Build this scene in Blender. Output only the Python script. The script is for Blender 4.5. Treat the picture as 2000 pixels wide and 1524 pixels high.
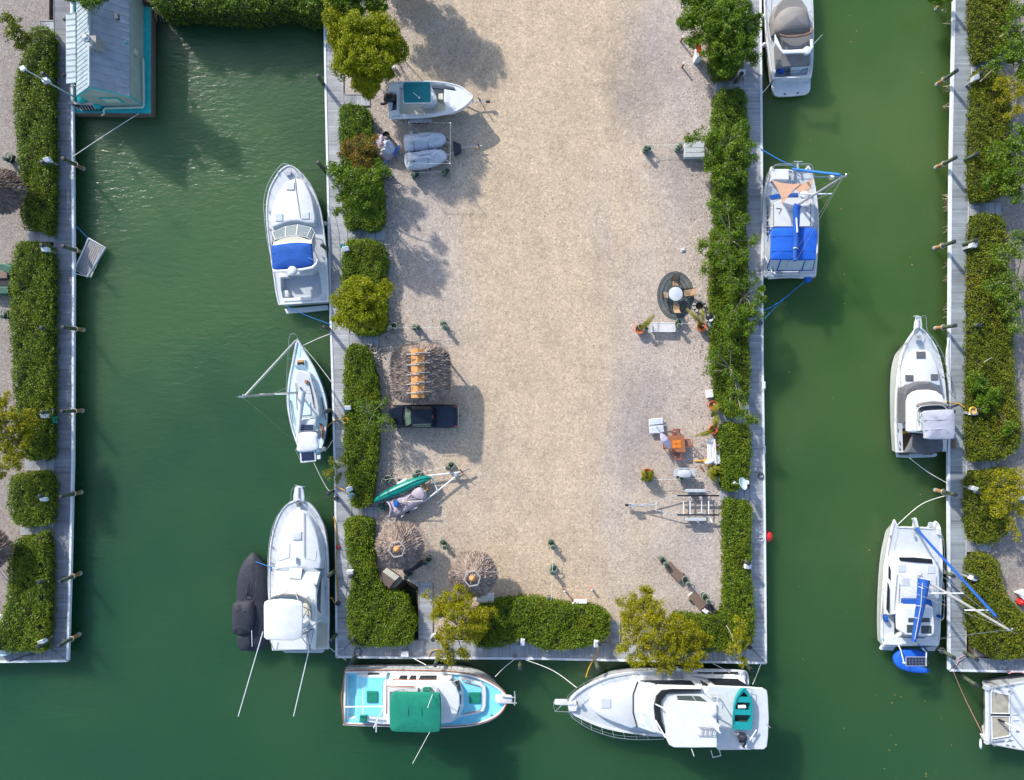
import bpy, math, random
import numpy as np
from mathutils import Vector, Matrix
from mathutils.geometry import tessellate_polygon
for o in list(bpy.data.objects): bpy.data.objects.remove(o)
S = bpy.context.scene
COL = S.collection
R = math.radians
random.seed(7); RNG = np.random.default_rng(7)

# ------------------------------------------------------------------ camera, sky, sun, exposure
CAM_H = 55.0; FPX = 1333.0                      # a drone 55 m up, looking straight down
cd = bpy.data.cameras.new('drone_camera'); cam = bpy.data.objects.new('drone_camera', cd)
COL.objects.link(cam); cam.location = (0, 0, CAM_H); cam.rotation_euler = (0, 0, 0)
cd.sensor_width = 36; cd.lens = 36*FPX/2000.0; cd.clip_end = 3000; cd.clip_start = .5
S.camera = cam
SUN_EL = 29.0; SD = Vector((0.62, -0.785)).normalized()      # the way shadows fall on the ground
w = bpy.data.worlds.new('World'); S.world = w; w.use_nodes = True
nt = w.node_tree; sky = nt.nodes.new('ShaderNodeTexSky'); sky.sky_type = 'NISHITA'; sky.sun_disc = False
sky.sun_elevation = R(SUN_EL); sky.sun_rotation = math.atan2(-SD.x, -SD.y)
sky.air_density = 1.0; sky.dust_density = 1.5; sky.ozone_density = 1.2
bg = nt.nodes['Background']; bg.inputs[1].default_value = 0.15
nt.links.new(sky.outputs[0], bg.inputs[0])
sl = bpy.data.lights.new('sun', 'SUN'); sl.energy = 3.3; sl.angle = R(1.2); sl.color = (1.0, 0.93, 0.82)
so = bpy.data.objects.new('sun', sl); COL.objects.link(so)
dv = Vector((SD.x*math.cos(R(SUN_EL)), SD.y*math.cos(R(SUN_EL)), -math.sin(R(SUN_EL))))
so.rotation_euler = dv.to_track_quat('-Z', 'Y').to_euler(); so.location = (-60, 76, 60)
S.view_settings.view_transform = 'Standard'; S.view_settings.look = 'None'
S.view_settings.exposure = 0.85; S.view_settings.gamma = 1
S.render.engine = 'CYCLES'; S.cycles.use_denoising = True
S.cycles.max_bounces = 6; S.cycles.transparent_max_bounces = 8
S.cycles.caustics_reflective = False; S.cycles.caustics_refractive = False

# ------------------------------------------------------------------ materials
MATS = {}
def nodes(name):
    m = bpy.data.materials.new(name); m.use_nodes = True
    return m, m.node_tree.nodes, m.node_tree.links, m.node_tree.nodes['Principled BSDF']
def mapped(n, l, scale=(1, 1, 1), rot=(0, 0, 0), coord='Object'):
    tc = n.new('ShaderNodeTexCoord'); mp = n.new('ShaderNodeMapping')
    mp.inputs['Scale'].default_value = scale; mp.inputs['Rotation'].default_value = rot
    l.new(tc.outputs[coord], mp.inputs[0]); return mp.outputs[0]
def noise(n, l, vec, sc, det=3, ro=.55):
    t = n.new('ShaderNodeTexNoise'); t.inputs['Scale'].default_value = sc
    t.inputs['Detail'].default_value = det; t.inputs['Roughness'].default_value = ro
    if vec is not None: l.new(vec, t.inputs['Vector'])
    return t.outputs['Fac']
def ramp(n, l, fac, stops):
    r = n.new('ShaderNodeValToRGB'); e = r.color_ramp.elements
    while len(e) < len(stops): e.new(.5)
    for k, (p, c) in zip(e, stops):
        k.position = p; k.color = (*c, 1) if not isinstance(c, (int, float)) else (c, c, c, 1)
    l.new(fac, r.inputs[0]); return r.outputs[0]
def mix(n, l, f, a, b, mode='MIX'):
    m = n.new('ShaderNodeMix'); m.data_type = 'RGBA'; m.blend_type = mode
    for s, v in ((0, f), (6, a), (7, b)):
        if isinstance(v, (int, float)): m.inputs[s].default_value = v if s == 0 else (v, v, v, 1)
        elif isinstance(v, tuple): m.inputs[s].default_value = (*v, 1)
        else: l.new(v, m.inputs[s])
    return m.outputs[2]
def bump(n, l, h, strength, dist, bs):
    b = n.new('ShaderNodeBump'); b.inputs['Strength'].default_value = strength; b.inputs['Distance'].default_value = dist
    l.new(h, b.inputs['Height']); l.new(b.outputs[0], bs.inputs['Normal'])
SPEC = {   # name: colour, roughness, metallic, noise scale, noise amount, bump
 'gelcoat': ((.64,.665,.69), .25, 0, 1.2, .09, 0), 'deck_white': ((.54,.58,.615), .55, 0, 2.5, .07, .05),
 'soft_white': ((.49,.535,.58), .6, 0, 2, .08, .1), 'nonskid': ((.42,.475,.53), .7, 0, 3, .1, .1),
 'pale_blue': ((.56,.76,.82), .5, 0, 2, .1, .05), 'aqua': ((.20,.64,.80), .5, 0, 2, .1, .05), 'hull_blue': ((.03,.22,.45), .3, 0, 2, .1, 0),
 'teal_canvas': ((.0,.19,.125), .85, 0, 2.5, .14, .2), 'teal_top': ((.0,.16,.18), .8, 0, 2, .12, .2),
 'blue_canvas': ((.005,.075,.36), .85, 0, 2.5, .14, .2), 'bright_blue': ((.004,.10,.55), .8, 0, 2.5, .14, .2),
 'taupe_canvas': ((.20,.195,.195), .85, 0, 2, .12, .25), 'grey_canvas': ((.36,.38,.46), .85, 0, 2, .12, .3),
 'dark_canvas': ((.10,.105,.12), .85, 0, 2, .15, .2), 'navy_cover': ((.018,.022,.038), .7, 0, 1.6, .25, .5),
 'cover_silver': ((.52,.57,.66), .5, 0, 3, .12, .5), 'lilac_cover': ((.43,.37,.43), .8, 0, 2, .15, .4), 'cream': ((.58,.57,.48), .6, 0, 2, .08, 0),
 'sail': ((.62,.65,.70), .8, 0, 4, .12, .4), 'peach_cloth': ((.60,.36,.24), .85, 0, 2, .08, .1),
 'glass': ((.015,.018,.022), .06, 0, 1, 0, 0), 'tint_glass': ((.05,.07,.075), .08, 0, 1, 0, 0), 'pale_glass': ((.42,.52,.55), .12, 0, 1, .1, 0),
 'steel': ((.62,.63,.65), .28, .9, 4, .08, 0), 'alloy': ((.60,.62,.64), .4, .6, 4, .1, 0), 'galv': ((.50,.53,.56), .5, .5, 5, .15, 0),
 'black': ((.012,.012,.014), .45, 0, 3, .2, 0), 'rubber': ((.02,.02,.022), .8, 0, 3, .2, 0), 'red': ((.55,.02,.02), .4, 0, 3, .1, 0), 'dark_red': ((.22,.02,.02), .5, 0, 3, .15, 0),
 'teak': ((.32,.12,.05), .55, 0, 5, .25, .1), 'varnish': ((.30,.085,.045), .45, 0, 6, .25, .1), 'orange_tile': ((.66,.20,.02), .45, 0, 4, .15, 0),
 'weathered': ((.32,.31,.31), .85, 0, 4, .25, .2), 'bench_wood': ((.17,.115,.09), .75, 0, 5, .25, .2), 'piling_green': ((.075,.10,.062), .85, 0, 3, .35, .3), 'piling_wet': ((.30,.16,.055), .8, 0, 4, .35, .3),
 'piling_sleeve': ((.26,.28,.27), .6, 0, 3, .2, .1), 'cap_dark': ((.02,.025,.035), .6, 0, 3, .2, 0), 'bollard_green': ((.035,.06,.035), .75, 0, 4, .35, .3),
 'rope_white': ((.70,.70,.68), .9, 0, 9, .2, 0), 'rope_blue': ((.02,.16,.5), .9, 0, 9, .2, 0), 'rope_brown': ((.30,.16,.12), .9, 0, 9, .2, 0), 'rope_pink': ((.5,.3,.32), .9, 0, 9, .2, 0), 'rope_dark': ((.05,.05,.05), .9, 0, 9, .2, 0), 'hose_yellow': ((.6,.33,.03), .6, 0, 9, .15, 0),
 'trim_white': ((.64,.69,.74), .5, 0, 3, .12, .05), 'box_white': ((.66,.69,.73), .45, 0, 3, .06, 0), 'solar': ((.02,.03,.07), .15, 0, 2, .1, 0),
 'turquoise': ((.015,.45,.46), .6, 0, 2, .2, .1), 'dinghy_turq': ((.006,.27,.29), .5, 0, 3, .15, .05), 'house_wall': ((.40,.46,.40), .8, 0, 2, .1, .05),
 'terracotta': ((.50,.14,.045), .8, 0, 5, .2, .1), 'soil': ((.045,.025,.018), .95, 0, 9, .4, .4), 'cardboard': ((.52,.25,.08), .8, 0, 3, .2, .2), 'tan_sling': ((.34,.23,.14), .85, 0, 4, .1, .1),
 'kettle': ((.02,.022,.026), .25, 0, 4, .2, 0), 'truck_navy': ((.008,.014,.028), .18, .1, 3, .15, 0), 'bed_cover': ((.012,.025,.05), .55, 0, 3, .2, .1), 'amber': ((.7,.25,.03), .3, 0, 3, .1, 0),
 'canoe_green': ((.0,.20,.17), .35, 0, 4, .2, .15), 'chair_green': ((.01,.09,.06), .6, 0, 3, .15, 0), 'hose_blue': ((.01,.14,.55), .5, 0, 4, .2, 0), 'pile_grey': ((.38,.36,.40), .8, 0, 3, .25, .4), 'brown_box': ((.13,.095,.085), .7, 0, 4, .2, .1), 'pink': ((.7,.04,.25), .6, 0, 3, .1, 0), 'bark': ((.30,.27,.24), .9, 0, 5, .25, .3), 'root': ((.32,.25,.20), .9, 0, 5, .25, .3),
 'hull_grey': ((.42,.45,.48), .4, 0, 3, .1, 0), 'bottom_paint': ((.02,.05,.09), .7, 0, 3, .2, 0), 'trampoline': ((.36,.33,.27), .85, 0, 2, .2, .2), 'vinyl': ((.50,.56,.62), .2, 0, 2, .1, .2), 'yellow_bag': ((.45,.30,.02), .7, 0, 3, .2, .2), 'leaf_dry': ((.20,.09,.03), .9, 0, 4, .3, 0), 'leaf_float': ((.55,.28,.03), .8, 0, 4, .3, 0), 'stone': ((.42,.40,.36), .9, 0, 4, .3, .3), 'deck_bright': ((.62,.65,.68), .4, 0, 2, .05, 0), 'rug_dark': ((.06,.07,.075), .95, 0, 6, .3, .2),
}
def M(name):
    if name in MATS: return MATS[name]
    c, ro, me, sc, am, bu = SPEC[name]
    m, n, l, b = nodes(name)
    b.inputs['Roughness'].default_value = ro; b.inputs['Metallic'].default_value = me
    v = mapped(n, l)
    if am:
        f = noise(n, l, v, sc, 5, .65)
        col = ramp(n, l, f, [(.25, tuple(x*(1-am*1.3) for x in c)), (.75, tuple(min(1, x*(1+am)) for x in c))])
        l.new(col, b.inputs['Base Color'])
    else: b.inputs['Base Color'].default_value = (*c, 1)
    if bu: bump(n, l, noise(n, l, v, sc*3, 4), bu, .08, b)
    MATS[name] = m; return m

# ------------------------------------------------------------------ photo pixel -> point in the place, at a known height
def W(px, py, z=0.0):
    s = (CAM_H - z)/FPX
    return Vector(((px-1000)*s, (762-py)*s, z))
VIEWS = {'0': (0,0,1), 'A': (0,0,3.048), 'B': (450,0,3.048), 'C': (900,0,3.048), 'D': (1300,0,3.81), 'E': (1600,0,3.81), 'F': (0,400,3.048), 'G': (450,300,4.354),
 'H': (450,600,3.386), 'I': (1200,450,3.81), 'J': (1150,720,4.354), 'K': (1450,280,4.233), 'L': (0,850,3.387), 'M': (420,920,3.048), 'N': (640,1000,4.762), 'O': (1000,1000,3.846),
 'P': (640,1260,4.762), 'Q': (1060,1260,4.167), 'R': (1650,350,4.354), 'S': (1650,600,4.354), 'T': (1650,900,3.544), 'U': (1650,1200,4.703),
 'b2': (730,100,6.096), 'c2': (720,890,10), 'd2': (1320,50,19.05), 'e2': (1480,100,15.24), 'f2': (0,0,6.25), 'g2': (0,280,4.7625), 'h2': (0,730,5.644), 'i2': (1240,500,8.467),
 'j2': (1260,750,6.925), 'k2': (740,660,6.35), 'l2': (1850,880,6.35), 'm2': (1870,0,6.096), 'n2': (1870,240,5.86), 'o2': (0,1000,4.916), 'p2': (540,640,5.443), 'q2': (1480,300,5.861),
 'r2': (1700,1000,4.62), 's2': (500,930,4.233), 't2': (1720,600,4.916), 'u2': (1850,1280,7.62), 'v2': (1480,0,13.857)}
def Q(v, x, y, z=0.0):
    x0, y0, k = VIEWS[v]; return W(x0+x/k, y0+y/k, z)

# ------------------------------------------------------------------ mesh builder
def cr(pts, n=4, closed=True):
    P = [Vector(p) for p in pts]; N = len(P); out = []
    rng = range(N if closed else N-1)
    for i in rng:
        g = (lambda k: P[k % N]) if closed else (lambda k: P[min(max(k, 0), N-1)])
        a, b, c, d = g(i-1), g(i), g(i+1), g(i+2)
        for j in range(n):
            t = j/n
            out.append(.5*((2*b)+(c-a)*t+(2*a-5*b+4*c-d)*t*t+(3*b-a-3*c+d)*t**3))
    if not closed: out.append(P[-1].copy())
    return out
def offset(pts, d):           # grows (d>0) a ring in xy whatever its winding
    N = len(pts); A = sum(pts[i].x*pts[(i+1) % N].y-pts[(i+1) % N].x*pts[i].y for i in range(N))
    s = 1 if A > 0 else -1; out = []
    for i in range(N):
        e1 = (pts[i]-pts[i-1]).to_2d(); e2 = (pts[(i+1) % N]-pts[i]).to_2d()
        if e1.length < 1e-6: e1 = e2
        if e2.length < 1e-6: e2 = e1
        if e1.length < 1e-6: out.append(pts[i].copy()); continue
        e1.normalize(); e2.normalize()
        n1 = Vector((e1.y, -e1.x)); n2 = Vector((e2.y, -e2.x)); m = n1+n2
        if m.length < .2: m = n1
        m.normalize(); k = min(1/max(m.dot(n1), .5), 1.6)
        out.append(pts[i]+Vector((m.x, m.y, 0))*d*k*s)
    return out
def fill(rings):              # triangles over a ring with holes (indices into the joined list)
    flat = [p for r in rings for p in r]
    tr = tessellate_polygon([[Vector((p.x, p.y, 0)) for p in r] for r in rings])
    return flat, [tuple(t) for t in tr]
class MB:
    def __init__(s): s.v = []; s.f = []; s.m = []
    def add(s, v, f, mi=0):
        b = len(s.v); s.v += [Vector(p) for p in v]; s.f += [tuple(i+b for i in q) for q in f]; s.m += [mi]*len(f); return s
    def loft(s, rings, mi=0, closed=True, cap0=False, cap1=False):
        n = len(rings[0]); b = len(s.v)
        for r in rings: s.v += [Vector(p) for p in r]
        for i in range(len(rings)-1):
            for j in range(n if closed else n-1):
                k = (j+1) % n
                s.f.append((b+i*n+j, b+i*n+k, b+(i+1)*n+k, b+(i+1)*n+j)); s.m.append(mi)
        for on, base in ((cap0, 0), (cap1, len(rings)-1)):
            if on:
                _, tr = fill([rings[base]])
                s.f += [tuple(b+base*n+i for i in t) for t in tr]; s.m += [mi]*len(tr)
        return s
    def slab(s, pts, th, flare=0, rnd=0, mi=0):
        pts = [Vector(p) for p in pts]
        if isinstance(th, (int, float)): low = [p-Vector((0, 0, th)) for p in pts]
        else: low = [Vector((p.x, p.y, th[0])) for p in pts]
        if flare: low = offset(low, flare)
        rings = [low]
        if rnd:
            rings += [[p-Vector((0, 0, rnd)) for p in offset(pts, 0)], [p-Vector((0, 0, rnd*.3)) for p in offset(pts, -rnd*.35)], offset(pts, -rnd)]
        else: rings += [pts]
        return s.loft(rings, mi, True, True, True)
    def box(s, c, d, rz=0, mi=0, ry=0, rx=0):
        c = Vector(c); m = Matrix.Rotation(rz, 3, 'Z') @ Matrix.Rotation(ry, 3, 'Y') @ Matrix.Rotation(rx, 3, 'X')
        v = [c+m @ Vector((x*d[0]/2, y*d[1]/2, z*d[2]/2)) for z in (-1, 1) for x, y in ((-1, -1), (1, -1), (1, 1), (-1, 1))]
        return s.add(v, [(3, 2, 1, 0), (4, 5, 6, 7), (0, 1, 5, 4), (1, 2, 6, 5), (2, 3, 7, 6), (3, 0, 4, 7)], mi)
    def tube(s, pts, r, n=6, mi=0, r2=None, cap=True):
        P = [Vector(p) for p in pts]; rings = []
        for i, p in enumerate(P):
            d = (P[min(i+1, len(P)-1)]-P[max(i-1, 0)])
            if d.length < 1e-7: d = Vector((0, 0, 1))
            d.normalize(); u = d.cross(Vector((0, 0, 1)))
            if u.length < .05: u = d.cross(Vector((0, 1, 0)))
            u.normalize(); w_ = u.cross(d)
            rr = r if r2 is None else r+(r2-r)*i/(len(P)-1)
            rings.append([p+(u*math.cos(a)+w_*math.sin(a))*rr for a in (2*math.pi*k/n for k in range(n))])
        b = len(s.v); s.loft(rings, mi)
        if cap:
            s.f.append(tuple(b+k for k in range(n))); s.f.append(tuple(b+(len(P)-1)*n+k for k in range(n))); s.m += [mi, mi]
        return s
    def lathe(s, c, prof, n=16, mi=0, sx=1, sy=1, rz=0):
        c = Vector(c); rings = []
        ca, sa = math.cos(rz), math.sin(rz)
        for r, z in prof:
            rg = []
            for k in range(n):
                a = 2*math.pi*k/n; x, y = max(r, .001)*math.cos(a)*sx, max(r, .001)*math.sin(a)*sy
                rg.append(c+Vector((x*ca-y*sa, x*sa+y*ca, z)))
            rings.append(rg)
        return s.loft(rings, mi, True, True, True)
    def ball(s, c, r, n=12, mi=0, sx=1, sy=1, sz=1, rz=0):
        return s.lathe(c, [(r*math.sin(math.pi*i/8), -r*sz*math.cos(math.pi*i/8)) for i in range(9)], n, mi, sx, sy, rz)
    def torus(s, c, Rr, r, n=20, k=6, mi=0, tilt=None, sx=1, sy=1, rz=0):
        ca, sa = math.cos(rz), math.sin(rz); pts = []
        for i in range(n+1):
            a = 2*math.pi*i/n; x, y = Rr*math.cos(a)*sx, Rr*math.sin(a)*sy
            p = Vector((x*ca-y*sa, x*sa+y*ca, 0))
            pts.append(Vector(c)+(tilt @ p if tilt else p))
        return s.tube(pts, r, k, mi, cap=False)
    def dome(s, pts, z0, ztop, prof=None, mi=0, wr=0, zlow=None, n_c=None):   # a cover or cushion: nested rings rising to a crown
        pts = [Vector(p) for p in pts]; c = sum(pts, Vector())/len(pts)
        if n_c: c = Vector(n_c)
        prof = prof or [(1, 0), (.985, .35), (.93, .62), (.8, .82), (.55, .94), (.25, 1)]
        rings = []
        if zlow is not None: rings.append([Vector((p.x, p.y, zlow)) for p in pts])
        for k, (f, h) in enumerate(prof):
            rg = []
            for i, p in enumerate(pts):
                q = c+(p-c)*f; zz = z0+(ztop-z0)*h
                if wr: zz += wr*math.sin(i*1.7+k*2.3)*min(1, k*.5)*(.4+random.random()*.6)
                rg.append(Vector((q.x, q.y, zz)))
            rings.append(rg)
        return s.loft(rings, mi, True, False, True)
    def build(s, name, mats, parent=None, smooth=False, shift=None):
        me = bpy.data.meshes.new(name)
        sh = shift or Vector()
        me.from_pydata([tuple(p-sh) for p in s.v], [], s.f)
        for m in (mats if isinstance(mats, (list, tuple)) else [mats]): me.materials.append(M(m) if isinstance(m, str) else m)
        me.polygons.foreach_set('material_index', s.m)
        if smooth: me.polygons.foreach_set('use_smooth', [True]*len(me.polygons))
        me.update()
        o = bpy.data.objects.new(name, me); COL.objects.link(o)
        if parent: o.parent = parent
        if smooth:
            try: me.set_sharp_from_angle(angle=R(42))
            except Exception: pass
        return o
def tag(o, label=None, cat=None, group=None, kind=None):
    if label: o['label'] = label
    if cat: o['category'] = cat
    if group: o['group'] = group
    if kind: o['kind'] = kind
    return o
def empty(name, loc, rz=0):
    o = bpy.data.objects.new(name, None); COL.objects.link(o); o.location = loc; o.rotation_euler = (0, 0, rz); o.empty_display_size = .3
    return o
def copy_tree(o, parent=None):
    c = o.copy(); COL.objects.link(c)
    if parent: c.parent = parent
    for ch in list(o.children): copy_tree(ch, c)
    return c
# a thing whose parts are given in the coordinates of one enlarged view of the photo plus a real height
SOLO = {'hardtop_leg', 'hand_rail', 'canopy_leg', 'bimini_frame', 'grab_rail', 'seam', 'jib_track', 'davit', 'rod', 'side_track', 'crossbar', 'guide_post', 'stern_rail', 'clamp', 'anchor', 'cover_lashing', 'pulpit', 'deck_seam'}
class T:
    def __init__(s, name, label, cat, v, x, y, z=0, group=None):
        s.v = v; s.root = empty(name, Q(v, x, y, z)); s.loc = Vector(s.root.location); tag(s.root, label, cat, group); s.dz = lambda x, y: 0
    def p(s, x, y, z=None): return Q(s.v, x, y, s.dz(x, y) if z is None else z)
    def ps(s, pts, z=None): return [s.p(q[0], q[1], q[2] if len(q) > 2 else z) for q in pts]
    def put(s, mb, part, m, par=None, smooth=False, label=None):
        o = mb.build(part, m, par or s.root, smooth, s.loc)
        if label: o['label'] = label
        return o
    def slab(s, part, pts, z, th, m, flare=0, rnd=0, sm=0, par=None, smooth=None, label=None):
        P = s.ps(pts, z)
        if sm: P = cr(P, sm)
        return s.put(MB().slab(P, th, flare, rnd), part, m, par, bool(sm) if smooth is None else smooth, label)
    def dome(s, part, pts, z0, z1, m, prof=None, sm=3, wr=0, zlow=None, par=None, label=None):
        P = s.ps(pts, z0 if zlow is None else (z0+z1)/2)
        if sm: P = cr(P, sm)
        return s.put(MB().dome(P, z0, z1, prof, 0, wr, zlow), part, m, par, True, label)
    def tubes(s, part, lines, r, m, par=None, sm=0, n=6, label=None):
        if part in SOLO and len(lines) > 1:
            for ln in lines: o = s.tubes(part, [ln], r, m, par, sm, n, label)
            return o
        mb = MB()
        for ln in lines:
            P = s.ps(ln)
            if sm: P = cr(P, sm, False)
            mb.tube(P, r, n)
        return s.put(mb, part, m, par, True, label)
    def rail(s, part, pts, h, m='steel', r=.022, inset=.12, every=1, par=None, mid=False, sm=3):
        top = [s.p(x, y, s.dz(x, y)+h) for x, y in pts]; mb = MB(); mb.tube(cr(top, sm, False), r, 6)
        c = sum(top, Vector())/len(top)
        for i, (x, y) in enumerate(pts):
            if i % every == 0:
                q = s.p(x, y, s.dz(x, y)); d = (Vector((s.loc.x, q.y, 0))-Vector((q.x, q.y, 0))) if s.vert else (Vector((q.x, s.loc.y, 0))-Vector((q.x, q.y, 0)))
                if d.length > 1e-4: d.normalize()
                mb.tube([Vector((top[i].x, top[i].y, top[i].z)), Vector((top[i].x, top[i].y, top[i].z-h))+d*inset], r*.8, 5)
        if mid: mb.tube(cr([p-Vector((0, 0, h*.5)) for p in top], sm, False), r*.6, 5)
        return s.put(mb, part, m, par, True)
    def box(s, part, x, y, wx, wy, z0, z1, m, rot=0, par=None, rnd=0, label=None):
        k = VIEWS[s.v][2]; sc = (CAM_H-z1)/FPX/k; c = s.p(x, y, z1); mb = MB()
        a = -R(rot); hx, hy = wx*sc/2, wy*sc/2
        P = [c+Vector((X*math.cos(a)-Y*math.sin(a), X*math.sin(a)+Y*math.cos(a), 0)) for X, Y in ((-hx, -hy), (hx, -hy), (hx, hy), (-hx, hy))]
        if rnd: P = [q for i in range(4) for q in (P[i]+(P[i-1]-P[i]).normalized()*rnd, P[i]+((P[i-1]-P[i]).normalized()+(P[(i+1) % 4]-P[i]).normalized())*rnd*.3, P[i]+(P[(i+1) % 4]-P[i]).normalized()*rnd)]
        mb.slab(P, [z0]); return s.put(mb, part, m, par, False, label)
    def cyl(s, part, x, y, r, z0, z1, m, n=14, par=None, prof=None, label=None):
        mb = MB(); c = s.p(x, y, z1); c.z = 0
        mb.lathe(c, prof or [(r, z0), (r, z1-.02), (r*.9, z1)], n); return s.put(mb, part, m, par, True, label)
    # hull: sheer line from the stern round the bow and back, deck, cockpit wells
    def hull(s, pts, zs, zb, wells=(), mats=('gelcoat', 'deck_white', 'nonskid', 'bottom_paint'), k=.86, rake=.5, sm=3, zwl=-.95, cap=.06, part='hull', pw=1.6, well_part='cockpit', cw=None, bow=None, zbot=None):
        A = Vector(((pts[0][0]+pts[-1][0])/2, (pts[0][1]+pts[-1][1])/2)); far = max(pts, key=lambda q: (Vector(q)-A).length); B = Vector(bow or far); ax = B-A; L2 = ax.length_squared
        s.vert = abs(ax.y) > abs(ax.x)
        s.dz = lambda x, y: zs+(zb-zs)*max(0, min(1.1, (Vector((x, y))-A).dot(ax)/L2))**pw
        ring = cr(s.ps([(q[0], q[1]) for q in pts]), sm, False)
        a3, b3 = s.p(A.x, A.y), s.p(B.x, B.y); u = (b3-a3); u.z = 0; Lw = u.length; u.normalize()
        def low(f, z, rk):
            out = []
            for p_ in ring:
                d = p_-a3; t = d.x*u.x+d.y*u.y; lat = Vector((d.x, d.y, 0))-u*t
                q = Vector((a3.x, a3.y, 0))+u*(t-rk*max(0, t/Lw)**4)+lat*f; q.z = z if z is not None else p_.z; out.append(q)
            return out
        mb = MB()
        inn = offset(ring, -(cw or cap*1.6)); rub = [p_-Vector((0, 0, .10)) for p_ in offset(ring, .02)]
        rings = [low(k*.6, zwl-.6 if zbot is None else zbot, rake*1.6), low(k, zwl-.02, rake), low(k*1.005, zwl+.10, rake*.9)]
        mb.loft(rings, 3, True, True)
        mb.loft([rings[-1], [Vector((a.x*.45+b.x*.55, a.y*.45+b.y*.55, a.z*.45+b.z*.55)) for a, b in zip(rings[-1], low(.985, None, .02))], rub], 0)
        mb.loft([rub, [p_+Vector((0, 0, cap)) for p_ in ring], [p_+Vector((0, 0, cap)) for p_ in inn], inn], 4 if len(mats) > 4 else 0)
        hs = [cr(s.ps(h[0]), 2) if len(h) < 3 or h[2] else s.ps(h[0]) for h in wells]
        flat, tr = fill([inn]+hs); mb.add(flat, tr, 1)
        hull = s.put(mb, part, list(mats), None, True)
        for h, hr in zip(wells, hs):
            w_ = MB(); fl = [Vector((q.x, q.y, h[1])) for q in offset(hr, -.05)]
            w_.loft([hr, fl], 0); f2, t2 = fill([fl]); w_.add(f2, t2, 1)
            s.put(w_, well_part, [mats[0], h[3] if len(h) > 3 else mats[2]], hull)
        s.hull_o = hull
        return hull
def one(mb, name, m, label, cat, group=None, kind=None, smooth=False, at=None):   # a thing that is one mesh, its origin at its base
    c = Vector(at) if at is not None else sum(mb.v, Vector())/len(mb.v)
    o = mb.build(name, m, None, smooth, c); o.location = c
    return tag(o, label, cat, group, kind)
def np_mesh(name, V, F4, mat, tint=None, parent=None, shift=None):
    me = bpy.data.meshes.new(name); nv, nf = len(V), len(F4)
    if shift is not None: V = V-np.array(shift)
    me.vertices.add(nv); me.vertices.foreach_set('co', V.astype(np.float32).ravel())
    me.loops.add(nf*4); me.loops.foreach_set('vertex_index', F4.astype(np.int32).ravel())
    me.polygons.add(nf); me.polygons.foreach_set('loop_start', (np.arange(nf)*4).astype(np.int32))
    if tint is not None:
        at = me.attributes.new('tint', 'FLOAT', 'POINT'); at.data.foreach_set('value', tint.astype(np.float32))
    me.materials.append(mat); me.update(calc_edges=True)
    o = bpy.data.objects.new(name, me); COL.objects.link(o)
    if parent: o.parent = parent
    return o
def leaf_quads(C, up=.5, size=.16, asp=.55, dirs=None):   # a rhombic leaf at every centre
    n = len(C); N = RNG.normal(size=(n, 3)); N /= np.linalg.norm(N, axis=1)[:, None]; N[:, 2] = np.abs(N[:, 2])+up
    N /= np.linalg.norm(N, axis=1)[:, None]
    D = RNG.normal(size=(n, 3)) if dirs is None else dirs+RNG.normal(size=(n, 3))*.35
    D -= N*np.sum(D*N, axis=1)[:, None]; D /= np.linalg.norm(D, axis=1)[:, None]+1e-9
    E = np.cross(N, D); L = size*(.65+.7*RNG.random(n))[:, None]
    V = np.stack([C-D*L*.5, C+E*L*asp*.5, C+D*L*.5, C-E*L*asp*.5], axis=1).reshape(-1, 3)
    F = np.arange(n*4).reshape(-1, 4)
    return V, F
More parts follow.
